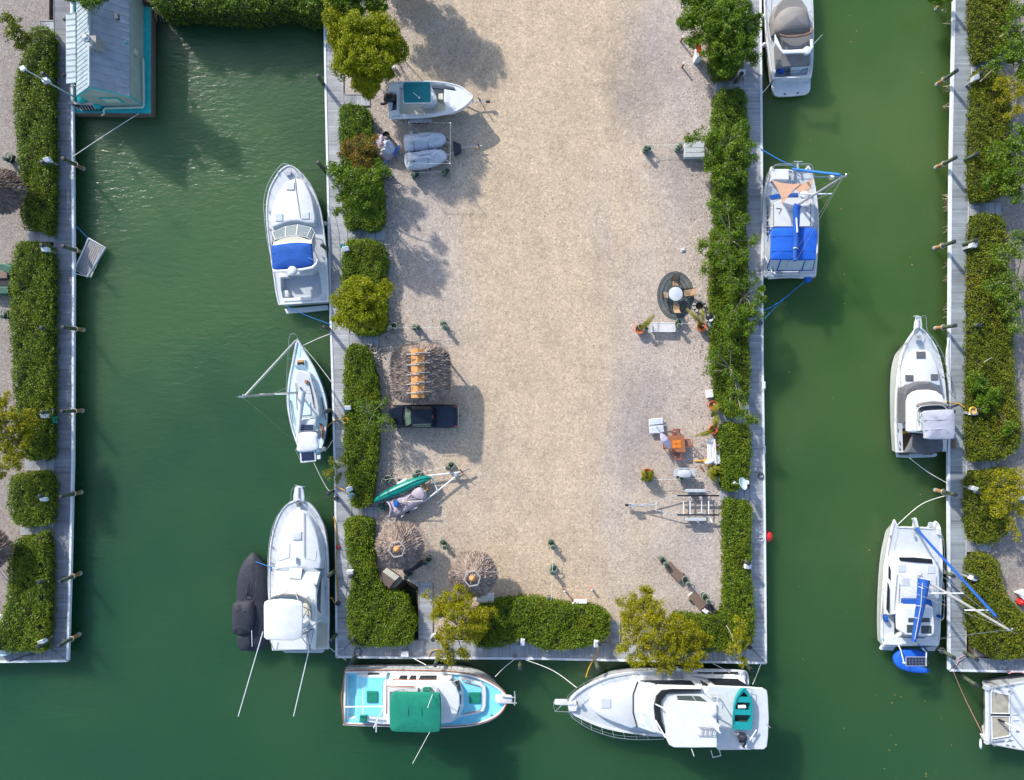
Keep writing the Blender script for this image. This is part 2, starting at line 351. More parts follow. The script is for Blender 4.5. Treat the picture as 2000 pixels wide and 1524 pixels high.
# ------------------------------------------------------------------ water, gravel, planks, leaves
def math_n(n, l, op, a, b=None):
    m = n.new('ShaderNodeMath'); m.operation = op
    for i, v in enumerate((a, b)):
        if v is None: continue
        if isinstance(v, (int, float)): m.inputs[i].default_value = v
        else: l.new(v, m.inputs[i])
    return m.outputs[0]
def water_mat():
    m, n, l, b = nodes('water'); v = mapped(n, l)
    big = noise(n, l, v, .035, 4, .6); mid = noise(n, l, v, .12, 3)
    sx = n.new('ShaderNodeSeparateXYZ'); l.new(v, sx.inputs[0])
    east = n.new('ShaderNodeMapRange'); east.inputs[1].default_value = -26; east.inputs[2].default_value = 28; l.new(sx.outputs[0], east.inputs[0])
    south = n.new('ShaderNodeMapRange'); south.inputs[1].default_value = 8; south.inputs[2].default_value = -30; l.new(sx.outputs[1], south.inputs[0])
    colL = ramp(n, l, big, [(.36, (.016, .070, .040)), (.60, (0.0619, 0.129, 0.055))])
    colR = ramp(n, l, big, [(.36, (0.0378, 0.1015, 0.0155)), (.60, (0.086, 0.1462, 0.0396))])
    c = mix(n, l, east.outputs[0], colL, colR)
    c = mix(n, l, math_n(n, l, 'MULTIPLY', south.outputs[0], .7), c, (.006, .062, .028))
    c = mix(n, l, math_n(n, l, 'MULTIPLY', mid, .3), c, (0.0258, 0.0946, 0.0344)); l.new(c, b.inputs['Base Color'])
    b.inputs['Subsurface Weight'].default_value = 1; b.inputs['Subsurface Radius'].default_value = (.9, 1.2, 1.0); b.inputs['Subsurface Scale'].default_value = 14.0
    b.inputs['Roughness'].default_value = .30; b.inputs['IOR'].default_value = 1.33
    # wind ripples: lively in the western canal, calmer in the eastern one
    def rip(rot, s1, s2): return noise(n, l, mapped(n, l, (s1, s2, 1), (0, 0, R(rot))), 1, 3, .6)
    h = math_n(n, l, 'ADD', rip(28, .9, 2.1), math_n(n, l, 'MULTIPLY', rip(-35, 2.0, 3.6), .35))
    patch = ramp(n, l, noise(n, l, v, .09, 3), [(.35, .35), (.7, 1.0)])
    st = n.new('ShaderNodeMapRange'); st.inputs[1].default_value = -22; st.inputs[2].default_value = 24; st.inputs[3].default_value = .85; st.inputs[4].default_value = .16; l.new(sx.outputs[0], st.inputs[0])
    bp = n.new('ShaderNodeBump'); bp.inputs['Distance'].default_value = .13
    l.new(math_n(n, l, 'MULTIPLY', st.outputs[0], patch), bp.inputs['Strength']); l.new(h, bp.inputs['Height']); l.new(bp.outputs[0], b.inputs['Normal'])
    return m
def gravel_mat(name='gravel', cx=2.0, shade_k=1.0):
    m, n, l, b = nodes(name); v = mapped(n, l)
    sx = n.new('ShaderNodeSeparateXYZ'); l.new(v, sx.inputs[0])
    d = math_n(n, l, 'ABSOLUTE', math_n(n, l, 'SUBTRACT', sx.outputs[0], cx))
    wob = math_n(n, l, 'MULTIPLY', math_n(n, l, 'SUBTRACT', noise(n, l, mapped(n, l, (1, .35, 1)), .16, 5, .6), .5), 22)
    mr = n.new('ShaderNodeMapRange'); mr.inputs[1].default_value = 3.5; mr.inputs[2].default_value = 13; l.new(math_n(n, l, 'ADD', d, wob), mr.inputs[0])
    c = mix(n, l, mr.outputs[0], (.485*shade_k, .385*shade_k, .278*shade_k), (.42*shade_k, .37*shade_k, .340*shade_k))
    trk = ramp(n, l, noise(n, l, mapped(n, l, (.7, .10, 1), (0, 0, .12)), 1, 5), [(.35, .92), (.65, 1.05)])
    c = mix(n, l, .7, c, trk, 'MULTIPLY')
    blot = ramp(n, l, noise(n, l, v, .33, 6, .68), [(.3, .80), (.55, 1.02), (.8, 1.08)]); c = mix(n, l, .75, c, blot, 'MULTIPLY')
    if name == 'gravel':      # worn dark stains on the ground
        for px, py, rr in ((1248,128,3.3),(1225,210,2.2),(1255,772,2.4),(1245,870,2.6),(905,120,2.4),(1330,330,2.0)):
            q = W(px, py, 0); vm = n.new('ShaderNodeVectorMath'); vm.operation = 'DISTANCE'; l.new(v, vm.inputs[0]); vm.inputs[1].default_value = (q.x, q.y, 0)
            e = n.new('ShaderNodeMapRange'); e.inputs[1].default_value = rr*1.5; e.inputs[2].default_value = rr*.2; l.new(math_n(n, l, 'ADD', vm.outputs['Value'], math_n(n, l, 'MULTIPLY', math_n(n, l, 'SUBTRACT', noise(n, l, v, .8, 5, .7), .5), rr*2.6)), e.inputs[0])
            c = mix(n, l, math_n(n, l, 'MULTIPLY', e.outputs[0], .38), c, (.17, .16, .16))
    # single stones
    vo = n.new('ShaderNodeTexVoronoi'); vo.inputs['Scale'].default_value = 13; l.new(v, vo.inputs['Vector'])
    sp = n.new('ShaderNodeSeparateColor'); l.new(vo.outputs['Color'], sp.inputs[0])
    st = ramp(n, l, sp.outputs[0], [(0, .58), (.25, .9), (.8, 1.1), (1, 1.3)]); c = mix(n, l, .6, c, st, 'MULTIPLY')
    v2 = n.new('ShaderNodeTexVoronoi'); v2.inputs['Scale'].default_value = 7.0; l.new(v, v2.inputs['Vector'])
    s2 = n.new('ShaderNodeSeparateColor'); l.new(v2.outputs['Color'], s2.inputs[0])
    c = mix(n, l, .55, c, ramp(n, l, s2.outputs[1], [(0, .62), (.2, .9), (.8, 1.08), (1, 1.4)]), 'MULTIPLY')
    l.new(c, b.inputs['Base Color']); b.inputs['Roughness'].default_value = .95
    h = math_n(n, l, 'ADD', vo.outputs['Distance'], math_n(n, l, 'MULTIPLY', v2.outputs['Distance'], .8)); bump(n, l, vo.outputs['Distance'], .55, .05, b)
    return m
def plank_mat(name, axis, tone=(.37, .395, .43), pitch=.145):
    m, n, l, b = nodes(name); v = mapped(n, l); sx = n.new('ShaderNodeSeparateXYZ'); l.new(v, sx.inputs[0])
    t = math_n(n, l, 'DIVIDE', sx.outputs[axis], pitch); fr = math_n(n, l, 'FRACT', t); fl = math_n(n, l, 'FLOOR', t)
    wn = n.new('ShaderNodeTexWhiteNoise'); wn.noise_dimensions = '1D'; l.new(fl, wn.inputs['W'])
    grp = n.new('ShaderNodeTexNoise'); grp.noise_dimensions = '1D'; grp.inputs['Scale'].default_value = .09; l.new(fl, grp.inputs['W'])
    sc = (6, 40, 1) if axis == 0 else (40, 6, 1)
    grain = noise(n, l, mapped(n, l, (.8, 14, 1) if axis == 1 else (14, .8, 1)), 1, 4)
    c = ramp(n, l, grain, [(.2, tuple(x*.82 for x in tone)), (.8, tuple(x*1.15 for x in tone))])
    c = mix(n, l, .8, c, ramp(n, l, wn.outputs[0], [(0, .72), (.3, .96), (1, 1.14)]), 'MULTIPLY'); c = mix(n, l, .8, c, ramp(n, l, grp.outputs['Fac'], [(.3, .74), (.6, 1.12)]), 'MULTIPLY')
    c = mix(n, l, .7, c, ramp(n, l, noise(n, l, v, .5, 5, .65), [(.3, .66), (.6, 1.08)]), 'MULTIPLY')
    gap = math_n(n, l, 'LESS_THAN', fr, .09); c = mix(n, l, math_n(n, l, 'MULTIPLY', gap, .6), c, (.10, .10, .11))
    l.new(c, b.inputs['Base Color']); b.inputs['Roughness'].default_value = .8; bump(n, l, fr, .12, .02, b); return m
def leaf_mat(name, dark, light, accent, patch=.42, tr=.28):
    m, n, l, b = nodes(name); a = n.new('ShaderNodeAttribute'); a.attribute_name = 'tint'
    v = mapped(n, l, coord='Object'); f = noise(n, l, v, .55, 3)
    c = ramp(n, l, a.outputs['Fac'], [(0, dark), (.62, light), (.96, light), (1, accent)])
    c = mix(n, l, patch, c, ramp(n, l, f, [(.3, tuple(x*.55 for x in dark)), (.5, light), (.72, accent)]))
    l.new(c, b.inputs['Base Color']); b.inputs['Roughness'].default_value = .5; b.inputs['Specular IOR Level'].default_value = .3
    t = n.new('ShaderNodeBsdfTranslucent'); l.new(c, t.inputs[0]); mx = n.new('ShaderNodeMixShader'); mx.inputs[0].default_value = tr
    l.new(b.outputs[0], mx.inputs[1]); l.new(t.outputs[0], mx.inputs[2]); l.new(mx.outputs[0], n['Material Output'].inputs[0]); return m
LEAF = {
 'hedge': leaf_mat('hedge_leaf', (.045, .095, .003), (.128, .205, .004), (.21, .24, .006)),
 'olive': leaf_mat('olive_leaf', (.060, .098, .003), (.140, .182, .004), (.26, .22, .008)),
 'lime': leaf_mat('lime_leaf', (.13, .17, .002), (.29, .32, .004), (.36, .32, .006), .2, .35),
 'gold': leaf_mat('gold_leaf', (.15, .165, .002), (.31, .30, .003), (.44, .36, .005), .2, .35),
 'rust': leaf_mat('rust_leaf', (.100, .085, .008), (.210, .150, .014), (.34, .16, .015), .35),
 'green': leaf_mat('green_leaf', (.038, .10, .004), (.110, .20, .006), (.18, .24, .010)),
 'palm': leaf_mat('palm_leaf', (.080, .11, .006), (.20, .21, .010), (.38, .27, .015), .2)}
MATS['gravel'] = gravel_mat(); MATS['bank_gravel_shaded'] = gravel_mat('bank_gravel_shaded', 0, .66)  # bank gravel: the lot gravel darkened, the dimness of the banks put into its colour
MATS['planks_v'] = plank_mat('planks_v', 1, (.355,.372,.40)); MATS['planks_h'] = plank_mat('planks_h', 0, (.33,.35,.38)); MATS['planks_shaded_v'] = plank_mat('planks_shaded_v', 1, (.20,.212,.245)); MATS['planks_shaded_h'] = plank_mat('planks_shaded_h', 0, (.21,.23,.26)); MATS['planks_blue_v'] = plank_mat('planks_blue_v', 1, (.25,.29,.325)); MATS['planks_blue_h'] = plank_mat('planks_blue_h', 0, (.25,.28,.32)); MATS['water'] = water_mat()  # left dock planks are a darker copy: shade on that dock put into the colour
SPEC['mud'] = ((.06, .048, .03), .95, 0, 1.2, .35, .5); SPEC['hedge_core'] = ((.020, .022, .008), .95, 0, 3, .3, .3)

mb = MB(); mb.add([(-400, -400, -.95), (400, -400, -.95), (400, 400, -.95), (-400, 400, -.95)], [(0, 1, 2, 3)])
tag(mb.build('water', 'water'), kind='structure')
mb = MB(); mb.add([(-400, -400, -3.2), (400, -400, -3.2), (400, 400, -3.2), (-400, 400, -3.2)], [(0, 1, 2, 3)])
def land(name, pts, m, slope=1.3, low=-2.6):
    P = [W(*q) for q in pts]; mb = MB(); foot = [Vector((q.x, q.y, low)) for q in offset(P, slope)]; mid = [Vector((q.x, q.y, -.35)) for q in offset(P, .35)]
    f, t = fill([P]); mb.add(f, t, 0); mb.loft([foot, mid, P], 1); return tag(mb.build(name, [m, 'mud']), kind='structure')
land('gravel_lot', [(655,-400),(1475,-400),(1474,0),(1476,400),(1480,800),(1483,1180),(1470,1262),(1300,1262),(1000,1254),(830,1240),(822,1150),(790,1130),(742,1180),(690,1225),(676,1180),(668,800),(660,400),(652,0)], 'gravel')
land('left_ground', [(-900,-400),(95,-400),(96,0),(96,640),(94,1000),(88,1262),(-900,1266)], 'bank_gravel_shaded', .7)
land('right_ground', [(1902,-400),(2900,-400),(2900,1285),(1902,1283),(1900,900),(1903,500),(1906,0)], 'bank_gravel_shaded', 1.3)
land('shore', [(150,-400),(640,-400),(634,6),(560,14),(440,20),(330,22),(300,6),(160,-14)], 'mud', 1.0)

# ------------------------------------------------------------------ docks and gangways
def leg(outer, inner, root, planks, loc):
    z = .05; P = [W(*q, z) for q in outer]; I = [W(*q, z) for q in inner]
    ring = P+I[::-1]; mb = MB(); mb.slab(ring, .16); mb.build('planks', planks, root, False, loc)
    t = MB(); a = []
    for i, q in enumerate(P):       # white edge board along the water
        j = min(i+1, len(P)-1); k = max(i-1, 0); d = (P[j]-P[k]).normalized(); nrm = Vector((-d.y, d.x, 0))
        if (I[min(i, len(I)-1)]-q).dot(nrm) < 0: nrm = -nrm
        a.append((q-nrm*.03, q+nrm*.14))
    up = Vector((0, 0, .035)); dn = Vector((0, 0, -.22))
    t.loft([[p+dn for p, _ in a], [p+up for p, _ in a], [r+up for _, r in a], [r+dn for _, r in a]], 0, False); t.build('edge_trim', 'trim_white', root, False, loc)
    t = MB(); t.tube([p+Vector((0, 0, .0)) for p in I], .05, 4); t.build('inner_stringer', 'weathered', root, False, loc)
def dock(label, legs):
    r = empty('dock', W(*legs[0][0][0], .05)); tag(r, label, 'dock'); loc = Vector(r.location)
    for o, i, pl in legs: leg(o, i, r, pl, loc)
dock('long grey plank dock along the left bank past the floating house', [
 ([(141,-60),(142,200),(144.5,500),(143,900),(138.5,1100),(133,1291)], [(105.5,-60),(105.5,200),(106,500),(104,900),(101.5,1100),(98,1264)], 'planks_shaded_v'),
 ([(133,1292),(60,1293.5),(-60,1294.5)], [(98,1266),(60,1267),(-60,1268)], 'planks_shaded_h')])
dock('pale plank dock wrapping round three sides of the gravel lot', [
 ([(631,-60),(635,190),(641,450),(645,640),(650,800),(653.5,950),(655.5,1120),(656,1283.5)], [(668,-60),(671,190),(678,450),(681,640),(684,800),(686,950),(688,1120),(690,1249)], 'planks_v'),
 ([(656,1284.5),(850,1286.5),(1060,1288),(1250,1292),(1496,1296.5)], [(690,1250.5),(850,1251.5),(1060,1254),(1250,1258),(1467,1266)], 'planks_h'),
 ([(1497,1295),(1494.5,1000),(1490.5,700),(1489,300),(1486,-60)], [(1468,1265),(1466,1000),(1459,700),(1455,300),(1449,-60)], 'planks_v')])
dock('grey plank dock along the right canal with rough pilings on its water side', [
 ([(1864,-60),(1860,140),(1856,330),(1854,600),(1852,900),(1852.5,1100),(1853.5,1309)], [(1900,-60),(1898,140),(1892,330),(1890,600),(1888,900),(1887,1100),(1887,1284)], 'planks_blue_v'),
 ([(1854.5,1310.5),(1920,1312),(2060,1314.5)], [(1888,1285.5),(1950,1287),(2060,1289)], 'planks_blue_h')])
MATS['gang_v'] = plank_mat('gang_v', 1, (.34, .365, .41), .16); MATS['gang_h'] = plank_mat('gang_h', 0, (.34, .365, .41), .16)
def gang(x0, y0, x1, y1, label, ax='gang_h'):
    c = W((x0+x1)/2, (y0+y1)/2, 0); r = empty('gangway', c); tag(r, label, 'gangway', 'short gangways between the docks and the gravel'); z = .075
    a, b_ = W(x0, y0, z), W(x1, y1, z); mb = MB(); mb.slab([Vector((a.x, b_.y, z)), Vector((b_.x, b_.y, z)), Vector((b_.x, a.y, z)), Vector((a.x, a.y, z))], .13)
    mb.build('planks', ax, r, False, c)
    if abs(b_.x-a.x) > abs(b_.y-a.y):
        for yy in (a.y-.03, b_.y+.03): MB().box(((a.x+b_.x)/2, yy, z-.05), (abs(b_.x-a.x)-.02, .07, .17)).build('side_board', 'weathered', r, False, c)
    else:
        for xx in (a.x+.03, b_.x-.03): MB().box((xx, (a.y+b_.y)/2, z-.05), (.07, abs(b_.y-a.y)-.02, .17)).build('side_board', 'weathered', r, False, c)
for g in [(53,448.5,105,473,'grey gangway across the left dock from the small float'),(50,894,103.5,919,'grey gangway under the golden tree on the left bank'),(40,1021,102,1045,'grey gangway between the rounded hedges low on the left bank'),(76,40,105,64,'short pale gangway beside the floating house'),
 (672,184,722,207,'grey gangway at the foot of the big lime green tree'),(679,446,752,470,'long half shaded gangway beside the cruiser with the blue top'),(682,651,740,675,'grey gangway beside the bow of the sailboat'),(688,990,736.5,1013,'grey gangway next to the small green chair'),
 (1397,159,1452.5,185,'dark gangway across from the stern of the grey covered cruiser'),(1405,803,1460,828,'gangway under thin branches above the clipped hedge with the white bench'),(1407,954,1464,978,'grey gangway beside the satellite dish'),
 (1898,116,1946,140,'half sunlit gangway at the top of the right bank'),(1892.5,396,1955,422,'long gangway on the right bank above the tall hedge'),(1889,895,1944,918.5,'gangway on the right bank near the stern of the cruiser with the grey top'),(1888,1054,1935,1078,'gangway on the right bank beside the white catamaran')]: gang(*g)
gang(817.5,1138,845,1250,'long narrow gangway beside the dark corner of the lower hedge','gang_v'); gang(1192,1214,1211,1255.5,'gangway half hidden by the big golden tree at the bottom','gang_v')

# ------------------------------------------------------------------ hedges
def inside(P, X):
    x, y = X[:, 0], X[:, 1]; r = np.zeros(len(X), bool); n = len(P)
    for i in range(n):
        a, b_ = P[i], P[(i+1) % n]
        c = ((a[1] > y) != (b_[1] > y)) & (x < (b_[0]-a[0])*(y-a[1])/(b_[1]-a[1]+1e-12)+a[0]); r ^= c
    return r
def edge_d(P, X):
    d = np.full(len(X), 1e9); n = len(P)
    for i in range(n):
        a, b_ = P[i], P[(i+1) % n]; e = b_-a; t = np.clip(((X-a) @ e)/(e @ e+1e-12), 0, 1)
        d = np.minimum(d, np.linalg.norm(X-a-t[:, None]*e, axis=1))
    return d
def hedge(pts, label, mat='hedge', h=1.15, dens=400, lz=-.35, size=.125, name='hedge', cat='hedge', rough=.14, group='hedges between the docks and the gravel'):
    P3 = cr([W(*q, h*.55) for q in pts], 4); P = np.array([(p.x, p.y) for p in P3])
    lo, hi = P.min(0)-.1, P.max(0)+.1; A = (hi-lo).prod(); X = lo+RNG.random((int(A*dens), 2))*(hi-lo); X = X[inside(P, X)]
    d = edge_d(P, X); q = np.clip(d/.45, 0, 1); zt = h*(.70+.30*np.sqrt(1-(1-q)**2))
    ph = RNG.random(6)*6
    zt = zt+rough*(np.sin(X[:, 0]*2.1+ph[0])*np.cos(X[:, 1]*1.7+ph[1])+.7*np.sin(X[:, 0]*5.3+ph[2]+X[:, 1]*3)*np.cos(X[:, 1]*4.9+ph[3]))
    lump = np.sin(X[:, 0]*2.1+ph[0])*np.cos(X[:, 1]*1.7+ph[1])
    gap = np.sin(X[:, 0]*3.1+ph[4])*np.sin(X[:, 1]*2.7+ph[5])+.6*np.sin(X[:, 0]*7.3+X[:, 1]*5.1+ph[0])+.5*np.sin(X[:, 1]*8.9-X[:, 0]*4.3+ph[1]); zt = zt-.10*np.clip(gap-.5, 0, 1); keep = RNG.random(len(X)) > np.clip((gap-.75)*1.1, 0, .8); X = X[keep]; zt = zt[keep]; zt = zt+(RNG.random(len(X)) < .03)*RNG.uniform(.05, .28, len(X))
    C = np.column_stack([X, zt-np.abs(RNG.normal(size=len(X)))*.10+.04]); C[:, :2] += RNG.normal(size=(len(X), 2))*.03
    per = np.linalg.norm(np.roll(P, -1, 0)-P, axis=1); ns = int(per.sum()*dens*.75); k = RNG.choice(len(P), ns, p=per/per.sum()); t = RNG.random(ns)[:, None]
    E = P[k]*(1-t)+np.roll(P, -1, 0)[k]*t; cen = P.mean(0)
    zz = lz+(h*.95-lz)*RNG.random(ns); E = E+(E-cen)/np.linalg.norm(E-cen, axis=1)[:, None]*(.07*np.sin(E[:, 1]*4.1+ph[2])+.06*np.sin(E[:, 0]*5.7+E[:, 1]*9+ph[3]))[:, None]+RNG.normal(size=E.shape)*.08
    C = np.vstack([C, np.column_stack([E, zz])])
    V, F = leaf_quads(C, .45, size); tint = np.repeat(np.clip(RNG.normal(.5, .24, len(C)), 0, 1), 4)
    c = P3[0]*0; 
    for p in P3: c += p
    c /= len(P3); c.z = 0
    r = empty(name, c); tag(r, label, cat, group)
    np_mesh('foliage', V, F, LEAF[mat], tint, r, c)
    core = MB(); ins = offset(P3, -.12); core.slab([Vector((p.x, p.y, h*.78)) for p in ins], [lz-.35], 0, .25); core.build('branches', 'hedge_core', r, True, c)
    return r
HG = [
 ([(66,62),(102,66),(104,160),(104,440),(80,446),(50,440),(45,380),(42,300),(34,230),(36,160),(52,110)],'long clipped hedge behind the floating house on the left bank','hedge'),
 ([(40,478),(75,476),(104,500),(104,700),(103,880),(90,893),(50,890),(36,800),(30,700),(26,600),(30,520)],'longest dark clipped hedge on the left bank beside the green golf cart','hedge'),
 ([(30,930),(60,924),(102,930),(103,1010),(85,1022),(40,1022),(24,995),(24,960)],'small square rounded hedge between two gangways on the left bank','hedge'),
 ([(35,1055),(70,1048),(98,1055),(95,1250),(70,1266),(20,1268),(-5,1264),(-30,1250),(5,1210),(22,1150),(22,1090)],'hedge widening at the bottom corner of the left bank','hedge'),
 ([(668,212),(690,207),(715,212),(724,240),(728,300),(742,330),(747,440),(700,444),(676,440),(672,340),(666,270)],'hedge under the rusty shrub beside the pile of white sheeting','green'),
 ([(680,476),(715,472),(745,480),(755,510),(752,560),(750,645),(690,648),(676,600),(670,530)],'hedge with the lime crown at its lower end beside the blue topped cruiser','hedge'),
 ([(682,680),(708,676),(722,690),(735,740),(740,780),(738,860),(736,900),(728,960),(720,985),(692,988),(680,940),(674,880),(675,800),(675,720)],'narrow clipped hedge between the sailboat and the navy pickup','hedge'),
 ([(678,1018),(724,1014),(728,1060),(735,1120),(752,1150),(785,1163),(802,1190),(812,1215),(805,1240),(790,1257),(700,1258),(686,1245),(681,1180),(690,1130),(681,1080)],'L shaped clipped hedge in the lower left corner of the gravel lot','hedge'),
 ([(935,1185),(985,1172),(1040,1168),(1100,1178),(1150,1182),(1183,1195),(1186,1235),(1160,1255),(1120,1264),(1060,1264),(1026,1250),(1006,1252),(960,1262),(930,1258),(920,1220)],'hedge along the bottom dock with the red and white cooler against it','hedge'),
 ([(1415,985),(1440,980),(1463,985),(1464,1060),(1463,1095),(1455,1106),(1465,1135),(1467,1250),(1420,1266),(1330,1264),(1300,1240),(1320,1200),(1380,1205),(1410,1190),(1415,1120)],'L shaped hedge in the lower right corner beside the brown plank benches','hedge'),
 ([(1408,835),(1440,828),(1460,838),(1463,880),(1460,925),(1445,950),(1412,953),(1405,900)],'short clipped hedge behind the white bench','hedge'),
 ([(1395,447),(1450,450),(1457,520),(1459,640),(1461,740),(1455,790),(1430,815),(1412,800),(1397,770),(1392,700),(1388,600),(1390,500)],'long hedge behind the table on the oval rug','hedge'),
 ([(1400,185),(1425,176),(1450,182),(1456,230),(1456,330),(1456,380),(1452,441),(1400,440),(1394,350),(1393,250)],'dark topped hedge behind the white dock box','green'),
 ([(1385,-30),(1450,-30),(1447,100),(1440,140),(1415,153),(1392,145),(1386,90)],'hedge under the big dark tree at the top of the gravel lot','hedge'),
 ([(1902,-30),(1968,-30),(1965,60),(1958,100),(1930,112),(1902,110)],'olive hedge at the top end of the right bank','olive'),
 ([(1905,150),(1925,140),(1955,155),(1966,200),(1967,290),(1960,350),(1950,385),(1910,393),(1897,380),(1896,260)],'olive hedge between two gangways on the right bank near the bare branch','olive'),
 ([(1900,430),(1925,421),(1950,425),(1962,470),(1970,600),(1974,700),(1980,780),(1988,830),(1985,870),(1955,893),(1910,895),(1892,880),(1893,700),(1895,520)],'longest olive hedge on the right bank beside the cruiser with the grey top','olive'),
 ([(1893,930),(1915,922),(1975,918),(1980,960),(1965,1010),(1960,1040),(1930,1058),(1895,1048),(1889,980)],'rounded olive hedge under the golden tree on the right bank','olive'),
 ([(1895,1090),(1925,1084),(1945,1100),(1955,1150),(1985,1190),(2010,1215),(2020,1270),(1960,1284),(1920,1275),(1897,1240),(1890,1180)],'olive hedge beneath the tall leaning mast at the lower right','olive')]
for g in HG: hedge(*g)
hedge([(300,-60),(640,-60),(636,20),(610,34),(570,22),(520,26),(470,30),(420,28),(370,22),(330,26),(305,10)], 'dark mangrove thicket overhanging the water at the top', 'green', 1.9, 260, -.8, .17, 'mangrove', 'mangrove', .22, 'mangrove growth along the canals')

# ------------------------------------------------------------------ trees
def tree(name, label, base, blobs, mat='lime', n=26, m=60, cr_=.42, size=.145, tr=.11, bz=0, cat='tree', flat=.55, bare=0, up=.35, asp=.5, group=None):
    b = W(*base, bz); r = empty(name, b); tag(r, label, cat, group); wood = MB(); Cs = []; top = None
    cs = [W(x, y, z) for x, y, _, z in blobs]; mean = sum(cs, Vector())/len(cs)
    fork = Vector((b.x*.6+mean.x*.4, b.y*.6+mean.y*.4, bz+(mean.z-bz)*.45))
    wood.tube(cr([b, b*.6+fork*.4+Vector((.06, .05, 0)), fork], 3, False), tr, 8, 0, tr*.7)
    for (x, y, rp, z), c in zip(blobs, cs):
        rr = rp*(CAM_H-z)/FPX; midp = fork*.5+c*.5+Vector((random.uniform(-.2, .2), random.uniform(-.2, .2), .15))
        wood.tube(cr([fork, midp, c], 3, False), tr*.62, 6, 0, tr*.28)
        k = max(4, int(n*1.7*(rr/1.2)**2)); g = RNG.normal(size=(k, 3)); g /= np.linalg.norm(g, axis=1)[:, None]; g *= (RNG.random(k)**.42)[:, None]
        pc = np.array(c)+g*np.array([rr, rr, rr*flat])
        for j in range(k):
            q = Vector(pc[j])
            if RNG.random() < .55+bare: wood.tube([c*.8+fork*.2, c*.4+q*.6+Vector((0, 0, .08)), q], tr*.16+bare*.02, 4, 0, .008)
        mm = np.maximum(6, RNG.normal(m*1.75, m*.4, k)).astype(int); idx = np.repeat(np.arange(k), mm)
        off = RNG.normal(size=(len(idx), 3)); off /= np.linalg.norm(off, axis=1)[:, None]; off *= (RNG.random(len(idx))**.5)[:, None]*cr_*np.array([1, 1, .75])
        sc = RNG.uniform(.6, 1.25, k)[idx][:, None]; Cs.append((pc[idx]+off*sc, RNG.normal(.5, .13, k)[idx]))
    C = np.vstack([a for a, _ in Cs]); t0 = np.concatenate([a for _, a in Cs]); C[:, 2] = np.maximum(C[:, 2], .15)
    V, F = leaf_quads(C, up, size, asp); tint = np.repeat(np.clip(t0+RNG.normal(0, .16, len(C)), 0, 1), 4)
    wood.build('trunk', 'bark', r, True, b); np_mesh('crown', V, F, LEAF[mat], tint, r, b); return r
tree('tree','big lime green tree with puffy crown over the dock and gravel',(715,105),[(660,45,30,4.43),(700,60,36,5.41),(745,65,34,5.17),(690,105,34,5.41),(735,115,32,5.17),(770,95,28,4.43),(665,85,26,4.18),(715,150,32,4.18),(675,130,24,3.94),(650,15,18,3.69),(720,175,14,3.2),(760,140,16,3.44)],'lime',44,60,.40,.15,.16,flat=.6)
tree('tree','darker green tree behind the big lime tree at the top edge',(700,-10),[(690,0,34,4.5),(660,-10,24,4.8),(735,5,22,3.9)],'green',34,55,.4,.16)
tree('tree','tall green tree just beyond the top edge of the lot',(780,-80),[(775,-75,50,3.8),(815,-80,46,4.0),(775,-45,34,1.6),(800,-60,36,2.2),(755,-50,30,1.4),(825,-50,26,2.4),(750,-60,40,3.6),(835,-55,34,3.4),(790,-45,34,3.4),(735,-35,26,3.2)],'green',22,44,.4,.16,.09)
tree('shrub','rusty orange brown shrub beside the pile of white sheeting',(715,290),[(695,282,27,2.75),(720,290,22,2.75),(710,312,28,2.62),(738,312,10,2.25),(672,300,12,2.25),(735,270,7,2.38)],'rust',30,42,.32,.11,.07,cat='shrub')
tree('tree','loose green tree spreading over the dock below the rusty shrub',(705,365),[(690,350,30,4.03),(720,360,32,4.03),(665,345,22,4.03),(655,330,15,3.88),(700,395,32,3.88),(725,410,22,3.41),(668,385,14,3.72),(662,415,11,3.41),(745,330,16,3.56)],'green',26,40,.36,.14,.09)
tree('tree','rounded yellow green tree at the end of a hedge above the sailboat',(705,590),[(700,575,36,4.34),(670,590,24,4.03),(730,590,30,4.03),(700,615,34,4.19),(735,625,20,3.56),(665,625,16,3.72),(750,560,14,3.26)],'lime',34,48,.36,.14,.10)
tree('tree','thin star shaped tree with bare grey branches reaching the navy pickup',(728,810),[(715,800,22,2.4),(745,825,22,2.3),(765,825,12,2.1),(720,835,18,2.2),(745,790,14,2.2),(700,785,10,2)],'green',20,18,.36,.13,.07,bare=.45)
tree('tree','small sparse tree leaning from the hedge out over the dock',(695,908),[(655,905,12,2.6),(645,925,12,2.5),(660,935,12,2.4),(668,900,8,2.4)],'olive',30,24,.3,.13,.05,bare=.3)
tree('tree','golden feathery tree over the bottom dock beside the thatched umbrella',(895,1225),[(870,1175,26,3),(900,1170,26,2.8),(860,1200,24,3),(895,1205,32,3.2),(930,1210,28,2.8),(945,1200,18,2.6),(875,1240,26,2.8),(920,1240,24,2.6),(870,1275,18,2.6),(905,1275,16,2.4),(885,1295,10,2.3),(835,1160,10,2.6),(965,1195,8,2.3)],'gold',30,36,.34,.12,.09)
tree('tree','big golden tree over the bow deck of the motor yacht',(1280,1225),[(1250,1170,24,3),(1225,1200,22,2.8),(1275,1190,26,3.4),(1240,1235,30,3.2),(1285,1225,34,3.6),(1320,1230,30,3.2),(1350,1240,26,2.8),(1265,1270,30,3),(1310,1275,30,3),(1355,1280,24,2.8),(1380,1250,16,2.4),(1240,1290,16,2.6),(1300,1300,18,2.6),(1210,1175,10,2.4),(1215,1265,14,2.4),(1345,1300,16,2.5),(1265,1155,12,2.6)],'gold',32,40,.34,.12,.12)
tree('tree','thin golden sapling in the lower right corner beside the dock',(1440,1255),[(1442,1240,14,2.6),(1435,1270,14,2.5),(1445,1290,11,2.4),(1455,1250,8,2.3),(1445,1215,10,2.5)],'gold',34,30,.3,.12,.05)
